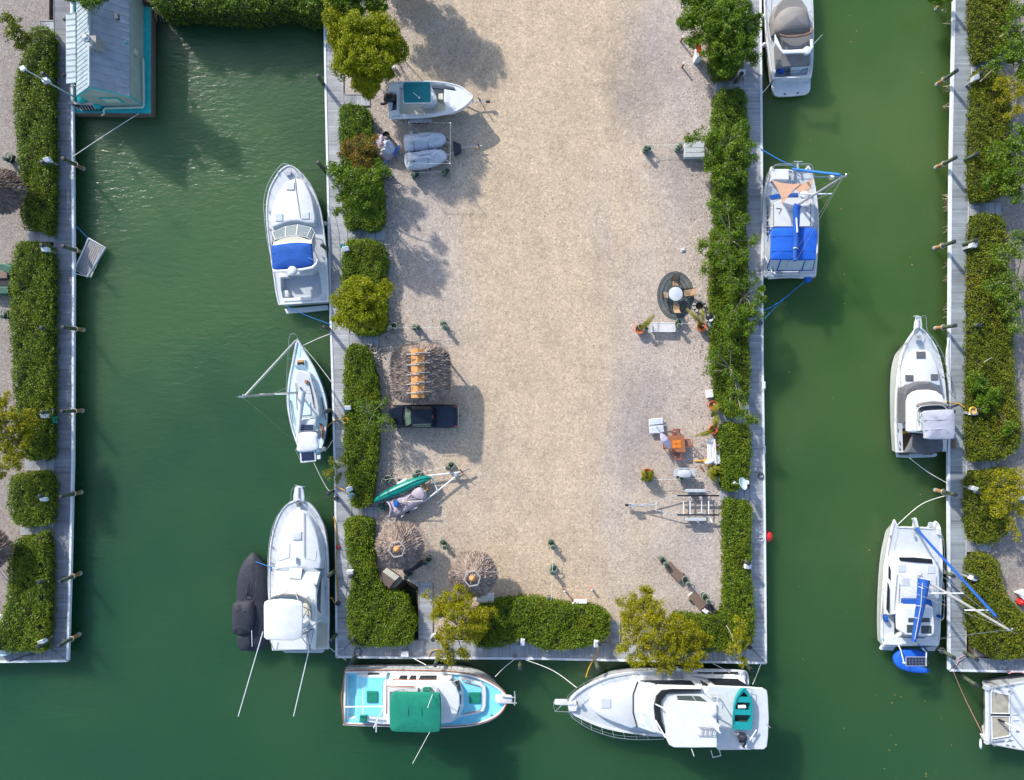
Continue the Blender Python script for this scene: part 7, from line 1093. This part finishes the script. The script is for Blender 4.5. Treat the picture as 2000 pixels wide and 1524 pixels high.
t = T('gas_grill', 'silver gas grill with two side shelves', 'grill', 'J', 812, 882, 0); t.slab('side_shelf', rect(724,852,770,914), .9, .06, 'hull_grey'); t.slab('side_shelf', rect(860,850,902,912), .9, .06, 'hull_grey'); t.slab('cabinet', rect(772,850,858,912), .85, .8, 'galv', 0, .02); t.dome('lid', rect(770,866,860,922), .9, 1.18, 'hull_grey', [(1,-.3),(1,.3),(.9,.8),(.5,1)], sm=2); t.tubes('handle', [[(780,918,1.05),(850,917,1.05)]], .025, 'steel'); t.slab('knob_panel', rect(775,846,850,856), .92, .1, 'galv')
t = T('cooler', 'white square cooler box beside the upper potted palm', 'cooler', 'J', 1030, 215, 0); t.slab('body', [(1002,186),(1056,180),(1062,243),(1010,250)], .42, .42, 'box_white', 0, .03); t.slab('lid', [(1000,184),(1056,178),(1064,244),(1008,251)], .5, .08, 'gelcoat', 0, .03); t.tubes('handle', [[(1000,190,.4),(1012,250,.4)]], .02, 'black')
t = T('garden_bench', 'white slatted garden bench facing the gravel', 'bench', 'J', 1045, 700, 0)
for x in (1003, 1022, 1041): t.slab('seat_slat', [(x,606),(x+15,605),(x+22,798),(x+7,800)], .45, .04, 'box_white')
mb = MB()
for k in range(19): mb.box(t.p(1064+k*.45, 612+k*10.5, .8), (.16, .04, .05), .1)
mb.tube(t.ps([(1072,602,.95),(1084,815,.95)]), .04, 5); mb.tube(t.ps([(1058,604,.62),(1072,815,.62)]), .03, 5); t.put(mb, 'backrest', 'box_white'); t.slab('armrest', rect(1010,600,1075,611), .68, .05, 'box_white'); t.slab('armrest', rect(1022,795,1085,806), .68, .05, 'box_white')
for x, y in ((1010,612),(1070,610),(1022,792),(1082,790)): q = t.p(x, y, .42); t.put(MB().box((q.x, q.y, .21), (.06, .06, .42)), 'leg', 'box_white')
t = T('side_cabinet', 'pale cabinet standing between the white bench and the hedge', 'cabinet', 'J', 1105, 760, 0); t.slab('body', [(1086,706),(1118,700),(1128,812),(1094,815)], .8, .8, 'hull_grey', 0, .03); t.slab('lid', [(1088,735),(1122,730),(1126,810),(1094,812)], .84, .06, 'box_white', 0, .02); t = T('wood_crate', 'dark wooden crate behind the white bench', 'crate', 'J', 1098, 665, 0); t.slab('body', [(1078,625),(1110,635),(1115,690),(1082,695)], .4, .4, 'teak'); t.slab('handle_bar', [(1085,640),(1115,668),(1112,675),(1082,648)], .55, .05, 'galv'); t.slab('handle_bar', [(1095,655),(1112,638),(1116,643),(1100,660)], .6, .05, 'trim_white')
t = T('buoy', 'white oval buoy with a yellow strap at the end of the white bench', 'buoy', 'J', 1025, 792, .5); A, B = t.p(995, 803, .7), t.p(1060, 783, .75); mb = MB(); mb.ball((A+B)/2, .34, 14, sx=1.2, sy=.62, sz=.6, rz=.3); t.put(mb, 'float', 'gelcoat', None, True); t.tubes('strap', [[(900,786,.05),(960,785,.1),(1000,775,.3),(980,800,.4),(1010,825,.3),(1060,822,.3)], [(985,790,.4),(1020,770,.5),(1055,790,.4)]], .06, 'hose_yellow', sm=2)
t = T('dead_frond', 'dry brown palm frond lying near the grey grill', 'palm frond', 'J', 965, 850, 0); t.slab('leaf', [(948,822),(958,830),(985,870),(980,880),(962,862),(950,840)], .06, .04, 'leaf_dry')
t = T('ground_light', 'small square ground light in the gravel above the oval rug', 'light', 'I', 512, 143, 0); t.slab('base', rect(497,125,528,163), .06, .08, 'hull_grey'); t.slab('lamp', rect(503,138,521,149), .16, .1, 'box_white', 0, .02)
t = T('dock_box', 'white dock box half hidden by the loose dark tree', 'storage box', 'D', 205, 1115, 0); t.slab('body', [(145,1068),(290,1058),(290,1165),(145,1168)], .6, .6, 'box_white'); t.slab('lid', [(142,1062),(292,1052),(292,1168),(142,1172)], .68, .09, 'hull_grey', 0, .03); t.tubes('lid_groove', [[(150,1100,.69),(290,1095,.69)], [(150,1135,.69),(290,1132,.69)]], .012, 'galv')
t = T('cabinet', 'red and white cabinet with round white knob at the edge of the big dark tree', 'cabinet', 'd2', 860, 1000, 0); t.slab('body', [(770,1000,1.1),(870,960,1.1),(960,1140,1.1),(830,1360,.3),(800,1365,.3)], 0, .3, 'box_white') if False else t.slab('body', [(765,960),(985,960),(1000,1150),(790,1165)], 1.1, 1.1, 'box_white'); t.slab('red_top', [(765,690),(930,690),(985,1150),(880,1150),(860,960),(770,960)], 1.16, .05, 'red'); t.slab('cabinet_back', [(775,690),(930,690),(940,960),(770,960)], 1.1, .6, 'box_white'); mb = MB(); mb.ball(t.p(865, 635, 1.2), .09, 10); t.put(mb, 'knob', 'gelcoat', None, True); mb = MB(); mb.ball(t.p(720, 960, .6), .08, 8); t.put(mb, 'white_float', 'gelcoat', None, True)
t = T('cooler', 'red and white cooler against the bottom hedge', 'cooler', 'O', 515, 688, 0); t.slab('body', rect(468,682,562,712), .42, .42, 'red', .01, .02); t.slab('lid', rect(464,660,564,692), .52, .12, 'box_white', 0, .03); t.tubes('handle', [[(470,712,.3),(560,712,.3)]], .025, 'box_white')
for nm, pts in (('long brown plank bench between two green bollards', [(1168,376),(1192,376),(1300,488),(1252,530),(1135,408)]), ('shorter brown plank bench with a white bucket at its end', [(1318,628),(1362,592),(1468,690),(1412,738)])):
    t = T('plank_bench', nm, 'bench', 'O', sum(q[0] for q in pts)/len(pts), sum(q[1] for q in pts)/len(pts), 0); t.slab('seat', pts, .42, .06, 'bench_wood'); a, b = (pts[-1], pts[0]) if len(pts) == 5 else (pts[0], pts[1]); t.slab('end_board', [a, b, (b[0]+8,b[1]+9), (a[0]+8,a[1]+9)], .44, .08, 'cream')
    for f in (.2, .8): x = pts[0][0]*(1-f)+pts[2][0]*f; y = pts[0][1]*(1-f)+pts[2][1]*f+10; q = t.p(x, y, .38); t.put(MB().box((q.x, q.y, .19), (.5, .1, .36), R(45)), 'leg', 'bench_wood')
t = T('bucket', 'white square bucket at the foot of the shorter plank bench', 'bucket', 'O', 1455, 750, 0); t.slab('tub', [(1430,745),(1455,725),(1482,748),(1462,775)], .5, .5, 'box_white', 0, .04); t.tubes('handle', [[(1435,735,.4),(1450,722,.6),(1475,742,.4)]], .02, 'red'); t = T('crate', 'dark crate between the last bollard and the white bucket', 'crate', 'O', 1498, 728, 0); t.slab('body', [(1480,715),(1510,708),(1520,738),(1490,748)], .35, .35, 'navy_cover', 0, .03)
t = T('duffel_bag', 'long dark bag lying between two bollards at the thatched umbrella', 'bag', 'N', 800, 520, .5); A, B = t.p(715,560,.75), t.p(885,465,.75); mb = MB(); mb.tube(cr([A, A*.7+B*.3+Vector((0,0,.05)), A*.3+B*.7-Vector((0,.05,0)), B], 4, False), .24, 10); t.put(mb, 'bag', 'navy_cover', None, True); t.tubes('carry_strap', [[(740,545,1.0),(800,520,1.02),(860,480,1.0)]], .025, 'black')
t = T('storage_box', 'brown slatted storage box in the corner of the L shaped hedge', 'storage box', 'N', 560, 620, 0); t.slab('body', [(455,610),(545,525),(660,610),(572,715)], .62, .62, 'brown_box'); mb = MB()
for k in range(9): f = k/9; x = 515+f*118; y = 555+f*84; mb.slab(t.ps([(x-12,y+8),(x+36,y-36),(x+46,y-28),(x-2,y+16)], .66), .03)
t.put(mb, 'slats', 'cream'); t.slab('lid', [(455,608),(510,556),(625,640),(572,712)], .68, .06, 'brown_box', 0, .02)
t = T('white_table', 'pale table half hidden under the thatched umbrella by the golden tree', 'table', 'N', 1470, 800, 0); t.slab('top', [(1380,838),(1400,740),(1550,760),(1545,848)], .6, .06, 'box_white', 0, .02)
for x, y in ((1395,830),(1535,838),(1540,770)): q = t.p(x, y, .55); t.put(MB().box((q.x, q.y, .28), (.06, .06, .54)), 'leg', 'box_white')
t = T('satellite_dish', 'large pale satellite dish beside the gangway by the boat trailer', 'satellite dish', 'J', 1305, 980, 0); m = Matrix.Rotation(R(32), 3, 'Y') @ Matrix.Rotation(R(-20), 3, 'X'); c = t.p(1303, 980, 1.6); mb = MB(); rings = [[c+m @ Vector((rr*math.cos(a)*.8, rr*math.sin(a), h_)) for a in (2*math.pi*k/22 for k in range(22))] for rr, h_ in ((.05,0),(.25,.03),(.45,.10),(.50,.13),(.50,.10),(.25,-.02),(.05,-.04))]; mb.loft(rings, 0, True, True, True); SPEC['dish_grey'] = ((.46,.58,.62), .5, 0, 3, .08, 0); t.put(mb, 'dish', 'dish_grey', None, True); t.put(MB().tube([c, Vector((c.x+.2, c.y, 0))], .05, 6), 'mast', 'galv', None, True); t.put(MB().tube([c+m @ Vector((-.4,0,.05)), c+Vector((-.75,.15,.5))], .025, 5).box(c+Vector((-.78,.16,.52)), (.2,.1,.1), .6), 'receiver_arm', 'dish_grey', None, False); t.box('power_box', 1350, 970, 26, 30, .9, 1.35, 'box_white'); t.cyl('meter', 1352, 990, .16, .9, 1.2, 'black')
t = T('satellite_dish', 'small dish and cable box on the dock beside the covered canoe gangway', 'satellite dish', 'H', 795, 1235, 0); c = t.p(800, 1245, 1.2); m = Matrix.Rotation(R(25), 3, 'Y') @ Matrix.Rotation(R(30), 3, 'X'); mb = MB(); mb.loft([[c+m @ Vector((rr*math.cos(a)*.75, rr*math.sin(a), h_)) for a in (2*math.pi*k/18 for k in range(18))] for rr, h_ in ((.05,0),(.2,.03),(.30,.08),(.30,.05),(.05,-.03))], 0, True, True, True); t.put(mb, 'dish', 'dish_grey', None, True); t.put(MB().tube([c, Vector((c.x+.1, c.y, .05))], .04, 6), 'mast', 'galv', None, True)
# ------------------------------------------------------------------ things on the docks
t = T('dock_step', 'pale plastic dock step with lettering on its lid by the trawler', 'step box', 'N', 716, 1326, .05); t.slab('body', rect(684,1302,750,1354), .42, .36, 'hull_grey', .03, .02); t.slab('lid', rect(682,1298,752,1350), .46, .05, 'box_white', 0, .02); mb = MB(); [mb.slab(t.ps(rect(695+k*8,1308,700+k*8,1312), .463), .003) for k in range(6)]; t.put(mb, 'vent_slots', 'galv')
for lab, y in (('upper white step hanging on the canal side of the dock', 142), ('lower white step hanging on the canal side of the dock', 686)): t = T('dock_bumper', lab, 'dock bumper', 'J', 1496, y, .0, 'white dock bumpers'); t.slab('pad', [(1482,y-33),(1504,y-30),(1506,y+33),(1483,y+34)], .12, .4, 'box_white', 0, .03); t.slab('lip', [(1484,y-25),(1502,y-23),(1503,y+26),(1485,y+27)], .15, .03, 'gelcoat', 0, .01)
mb = MB(); q = W(1498, 1048, -.5); mb.ball(q, .47, 18); o = one(mb, 'buoy', 'red', 'big round red buoy at the edge of the lower right dock', 'buoy', smooth=True); mb = MB(); mb.lathe(W(1494, 1049, -.1)-Vector((0,0,0)), [(.12,-.2),(.1,.1),(.05,.14)], 10); mb.build('neck', 'navy_cover', o, True, Vector(o.location))
one(MB().slab(Q('t2' if 0 else 't2', 0, 0, 0) and [Q('t2', *p_, .085) for p_ in ((668,1275),(718,1268),(724,1350),(672,1358))], .03), 'doormat', 'bench_wood', 'brown mat on the right dock beside the grey topped cruiser', 'mat')
t = T('utility_box', 'green utility box with white pipes behind the left dock', 'utility box', 'h2', 550, 505, 0); t.slab('box', [(512,485),(580,470),(588,545),(520,548)], .6, .9, 'turquoise', 0, .02); t.tubes('pipe', [[(500,385,.9),(545,415,.9),(585,390,.9),(580,440,.8)], [(525,500,.6),(530,450,.8),(580,450,.8)]], .03, 'trim_white')
def coil(v, x, y, R_, m, lab, cat='hose', z=.1, turns=3, r=.03, tail=None, name='coiled_hose'):
    mb = MB(); c = Q(v, x, y, z); pts = [c+Vector((math.cos(a)*(R_+.02*math.sin(a*1.3)), math.sin(a)*R_, .03*a/6.28)) for a in (i*.45 for i in range(int(turns*14)))]
    if tail: pts += [Q(v, *q) for q in tail]
    mb.tube(pts, r, 5); one(mb, name, m, lab, cat, smooth=True)
coil('H', 765, 750, .2, 'hose_yellow', 'yellow hose coil beside the sailboat running to its stern', 'hose', .9, 3, .035, [(735,738,.5),(690,748,.1),(640,790,.4)]); coil('H', 770, 680, .2, 'hose_blue', 'blue hose coil beside the white box by the sailboat', 'hose', 1.0, 3, .04); coil('S', 1085, 880, .26, 'hose_yellow', 'coiled yellow hose running to the grey topped cruiser', 'hose', 1.45, 4, .05, [(1040,868,.3),(970,820,.1),(890,818,.3),(868,800,.9)])
coil('J', 1462, 910, .22, 'rope_dark', 'dark coil of cable on the dock beside the large satellite dish', 'cable', .1, 3, .025, [(1480,935,.1),(1485,950,.0)], 'coiled_cable'); coil('J', 1465, 1445, .2, 'rope_white', 'pale rope coil on the dock beside the red buoy', 'rope', .1, 2.5, .02, [(1490,1440,.1)], 'coiled_rope'); coil('M', 722, 165, .14, 'rope_dark', 'dark rope coil on the dock near the bow of the sportfishing boat', 'rope', .1, 2.5, .04, None, 'coiled_rope'); coil('M', 733, 788, .14, 'rope_dark', 'dark hose reel on the dock beside the sportfishing boat', 'hose', .1, 3, .05, None, 'hose_reel'); coil('G', 955, 790, .12, 'canoe_green', 'green hose coil on the dock beside the blue topped cruiser', 'hose', 1.3, 3, .06); coil('N', 280, 1300, .3, 'rope_dark', 'loose dark rope on the dock corner above the trawler stern', 'rope', .1, 2, .02, [(220,1380,.1)], 'coiled_rope'); coil('N', 1740, 1335, .16, 'weathered', 'grey rope coil on the bottom dock at the trawler bow line', 'rope', .1, 3, .03, None, 'coiled_rope'); coil('u2', 915, 240, .14, 'rope_pink', 'red rope coil at the edge of the lower right dock', 'rope', .1, 3, .03, [(1080,250,.1),(1160,270,.1)], 'coiled_rope'); coil('I', 1085, 690, .16, 'rope_dark', 'dark hose coil on the dock below the blue mooring lines', 'hose', .1, 2.5, .03); coil('B', 670, 957, .13, 'rope_dark', 'small dark coil hanging by the loose green tree', 'rope', .9, 2, .04, None, 'coiled_rope')
mb = MB(); mb.tube(cr([Q('N', *q) for q in ((55,45,.1),(75,120,.1),(82,300,.1),(78,500,.1),(88,700,.1),(95,845,.1))], 5, False), .055, 6); one(mb, 'hose', 'hose_yellow', 'long tan hose along the dock edge beside the sportfishing boat', 'hose', smooth=True); mb = MB(); mb.tube(cr([Q('N', *q) for q in ((10,797,.6),(45,805,.3),(60,845,.1),(85,850,.1))], 4, False), .04, 6); one(mb, 'hose', 'hose_yellow', 'short yellow hose from the sportfishing boat to the dock', 'hose', smooth=True); mb = MB(); mb.lathe(Q('N', 100, 326, .05), [(.16,.0),(.17,.12),(.1,.16)], 12); one(mb, 'bollard_disc', 'dark_red', 'round dark red cap on the dock beside the long tan hose', 'cap', smooth=True)
mb = MB(); mb.tube(cr([Q('O', *q) for q in ((650,1000,.9),(640,1060,.2),(600,1130,.1),(575,1180,-.1),(555,1240,.9))], 5, False), .045, 6); one(mb, 'hose', 'hose_yellow', 'yellow shore hose hanging from the bottom dock to the motor yacht', 'hose', smooth=True); mb = MB(); mb.tube(cr([Q('N', *q) for q in ((940,1350,.1),(955,1300,.15),(1010,1280,.15),(1060,1290,.1))], 5, False), .03, 6); one(mb, 'hose', 'hose_yellow', 'thin tan hose looping under the golden feathery tree', 'hose', smooth=True); mb = MB(); mb.tube(cr([Q('M', *q) for q in ((705,98,.3),(735,100,.15),(775,118,.7))], 5, False), .035, 6); one(mb, 'hose', 'hose_yellow', 'short tan hose on the dock near the small dish', 'hose', smooth=True)
mb = MB(); mb.tube(cr([Q('o2', *q) for q in ((90,1435,.1),(170,1410,.1),(230,1385,.1),(290,1375,.1),(340,1365,.1))], 4, False), .035, 6); one(mb, 'cable', 'rope_dark', 'dark cable lying on the bottom end of the left dock', 'cable', smooth=True); mb = MB(); mb.tube(cr([Q('u2', *q) for q in ((270,0,.1),(210,20,.1),(150,70,.1),(195,75,.1),(160,100,.1),(100,225,.1))], 4, False), .03, 6); one(mb, 'rope', 'rope_pink', 'reddish rope trailing over the lower right dock corner', 'rope', smooth=True)
mb = MB(); mb.tube(cr([Q('J', *q) for q in ((1450,195,.1),(1410,260,.1),(1415,330,.1),(1460,400,.1),(1475,440,.1))], 5, False), .025, 6); one(mb, 'hose', 'hull_grey', 'pale grey hose curving on the dock below the upper white step', 'hose', smooth=True)
# ------------------------------------------------------------------ mooring lines
MG = 'mooring lines'
def line(lab, pts, m='rope_white', r=.028): one(MB().tube(cr([W(*q) for q in pts], 6, False), r, 6), 'mooring_line', m, lab, 'mooring line', MG, smooth=True)
line('white line from the floating house deck to the left dock piling', [(271,222,-.2),(205,264,-.3),(141,307,.4)]); line('thin blue line holding the wooden float', [(138,432,.1),(155,448,-.2),(172,466,-.5)], 'rope_blue'); line('short pale line at the lower corner of the wooden float', [(145,534,.0),(168,540,-.5)])
line('dark bow line of the blue topped cruiser', [(578,335,.8),(610,333,.4),(640,329,.1)], 'rope_dark'); line('bright blue stern line of the blue topped cruiser', [(560,599,.3),(600,617,.0),(646,634,.1)], 'rope_blue'); line('short white bow line of the sailboat', [(592,675,.5),(620,662,.3),(646,652,.1)]); line('long white spring line of the sailboat', [(594,679,.5),(620,710,.2),(648,747,.1)]); line('white stern line of the sailboat toward the small dish', [(613,904,.4),(628,935,.2),(642,958,.1),(652,958,.1)]); line('short white line beside the sailboat outboard', [(640,876,.3),(650,860,.1)])
line('dark bow line of the sportfishing boat', [(600,989,1.1),(625,977,.6),(650,972,.1)], 'rope_dark'); line('bright blue line tying the covered boat to the sportfishing boat', [(495,1096,.1),(510,1101,.3),(528,1108,.9)], 'rope_blue'); line('pale stern line of the sportfishing boat', [(641,1263,.3),(652,1272,.1),(676,1290,.2)])
line('white bow line of the trawler', [(967,1322,1.1),(985,1304,.5),(1005,1288,.1)]); line('white bow line of the motor yacht', [(1126,1343,1.4),(1080,1310,.6),(1024,1288,.1)]); line('white stern line of the motor yacht', [(1470,1337,1.0),(1478,1318,.4),(1486,1297,.1)]); line('white spring line of the trawler', [(832,1299,.9),(815,1290,.4),(804,1284,.1)]); line('white spring line of the motor yacht under the golden tree', [(1425,1314,.8),(1408,1304,.4),(1392,1296,.1)])
line('blue bow line of the blue topped catamaran', [(1555,327,1.0),(1520,311,.6),(1486,291,.1)], 'rope_blue', .045); line('upper blue stern line of the blue topped catamaran', [(1573,549,.3),(1525,588,.0),(1490,608,.1)], 'rope_blue'); line('lower blue stern line of the blue topped catamaran', [(1573,549,.3),(1525,590,-.1),(1490,626,.1)], 'rope_blue'); line('white stern line of the grey covered cruiser', [(1504,164,-.3),(1496,174,-.1),(1486,185,.1)]); line('dark stern line of the grey covered cruiser', [(1521,148,.1),(1512,157,.0),(1498,166,-.3)], 'rope_dark')
line('long white stern line of the grey topped cruiser', [(1777,895,.2),(1812,922,.1),(1852,945,.1)]); line('white bow line of the grey topped cruiser', [(1850,735,1.0),(1848,690,.6),(1854,660,.1)]); line('white bow line of the white catamaran', [(1752,1026,.7),(1800,985,.3),(1851,967,.1)]); line('pale stern line of the white catamaran', [(1832,1270,.6),(1848,1274,.3),(1862,1286,.9)]); line('long reddish line from the dock to the lower right catamaran', [(1862,1312,.1),(1885,1365,.0),(1921,1437,.8)], 'rope_brown', .035)
# ------------------------------------------------------------------ left and right banks
t = T('golf_cart', 'green golf cart with tan seat at the left edge', 'golf cart', '0', -4, 545, 0); t.slab('body', [(-30,516),(12,514),(24,520),(27,545),(24,570),(12,576),(-30,574)], .75, .5, 'chair_green', .03, .08); t.slab('seat', rect(-12,529,14,544), .95, .25, 'bench_wood', 0, .05); t.slab('floor', rect(-10,546,20,559), .8, .1, 'black'); t.slab('cowl', [(8,516),(22,520),(26,532),(20,536),(6,530)], 1.0, .3, 'chair_green', 0, .06); t.slab('rear_panel', rect(-14,560,16,574), .95, .3, 'chair_green', 0, .05); wheel(t, 22, 520, .24, .16); wheel(t, 20, 572, .24, .16)
t = T('rowing_dinghy', 'small white dinghy on the gravel under the golden tree at the right edge', 'dinghy', 'l2', 860, 560, 0); t.slab('hull', [(760,610),(820,545),(890,505),(1010,505),(1010,615),(850,618)], .5, .45, 'box_white', -.1, .04, 1); t.slab('seat', [(870,515),(890,512),(880,612),(860,612)], .53, .05, 'cover_silver')
t = T('garden_chest', 'white chest at the lower right edge with red cloth beside it', 'chest', '0', 1998, 1165, 0); t.slab('body', [(1988,1160),(2004,1154),(2020,1158),(2020,1172),(2000,1172)], .5, .5, 'box_white'); t.slab('lid', [(1987,1159),(2004,1152),(2022,1157),(2022,1164),(2002,1167)], .56, .06, 'gelcoat'); t = T('red_flowers', 'clump of red cloth flowers beside the white chest', 'flowers', '0', 1990, 1176, 0); t.dome('blooms', [(1984,1173),(1989,1169),(1996,1171),(1996,1179),(1990,1182),(1985,1179)], .05, .5, 'red', wr=.12); t.slab('leaves', [(1983,1174),(1990,1183),(1997,1178),(1990,1170)], .1, .1, 'chair_green')
t = T('wooden_ladder', 'weathered plank frame leaning by the lowest left tiki roof', 'ladder', 'o2', 50, 620, 0)
for a, b in (((-10,520),(105,670)), ((-10,570),(95,705)), ((-15,640),(100,745))): t.tubes('rail', [[(*a,.4),(*b,.3)]], .06, 'weathered')
t = T('dock_locker', 'pale blue locker at the bottom left corner of the left dock', 'storage box', 'o2', 20, 1355, .05); t.slab('body', [(-20,1330),(58,1322),(65,1380),(-20,1394)], .5, .45, 'pale_blue', 0, .03); t.slab('lid_slot', [(-15,1362),(48,1350),(50,1358),(-15,1370)], .52, .03, 'galv')
t = T('white_table', 'pale low table cut by the left edge beside the corner hedge', 'table', '0', -2, 1208, 0); t.slab('top', rect(-20,1200,6,1222), .5, .06, 'box_white', 0, .02); t.tubes('leg', [[(2,1204,.45),(2,1204,0)]], .04, 'box_white')
mb = MB()
for k in range(140): x = random.gauss(944, 26); y = random.gauss(335, 42); q = Q('H', x, y, .05); mb.ball((q.x, q.y, random.uniform(.02,.16)), random.uniform(.06,.13), 6, sz=.7)
tag(mb.build('stones', 'stone'), kind='stuff')
for v, x, y, x2, y2, lab, z in (('m2',500,445,790,295,'long bare grey branch over the olive hedge at the top right',1.6),('m2',268,975,455,805,'broken grey branch beside the half sunlit gangway',1.3),('n2',285,700,435,610,'pale broken branch lying on the second olive hedge',1.35),('S',1185,820-600+250,1260,780-600+250,'short pale branch on the longest olive hedge',1.4),('O',1610,855,1660,975,'bare pale stick in the lower right hedge',1.5)):
    a, b = Q(v, x, y, z), Q(v, x2, y2, z+.5); mb = MB(); mb.tube(cr([a, (a+b)/2+Vector((.05,.1,.05)), b], 4, False), .045, 6, 0, .02); one(mb, 'branch', 'bark', lab, 'branch', 'bare branches over the hedges', smooth=True)
mb = MB()
for a in ((648,1070),(650,1160)): pass
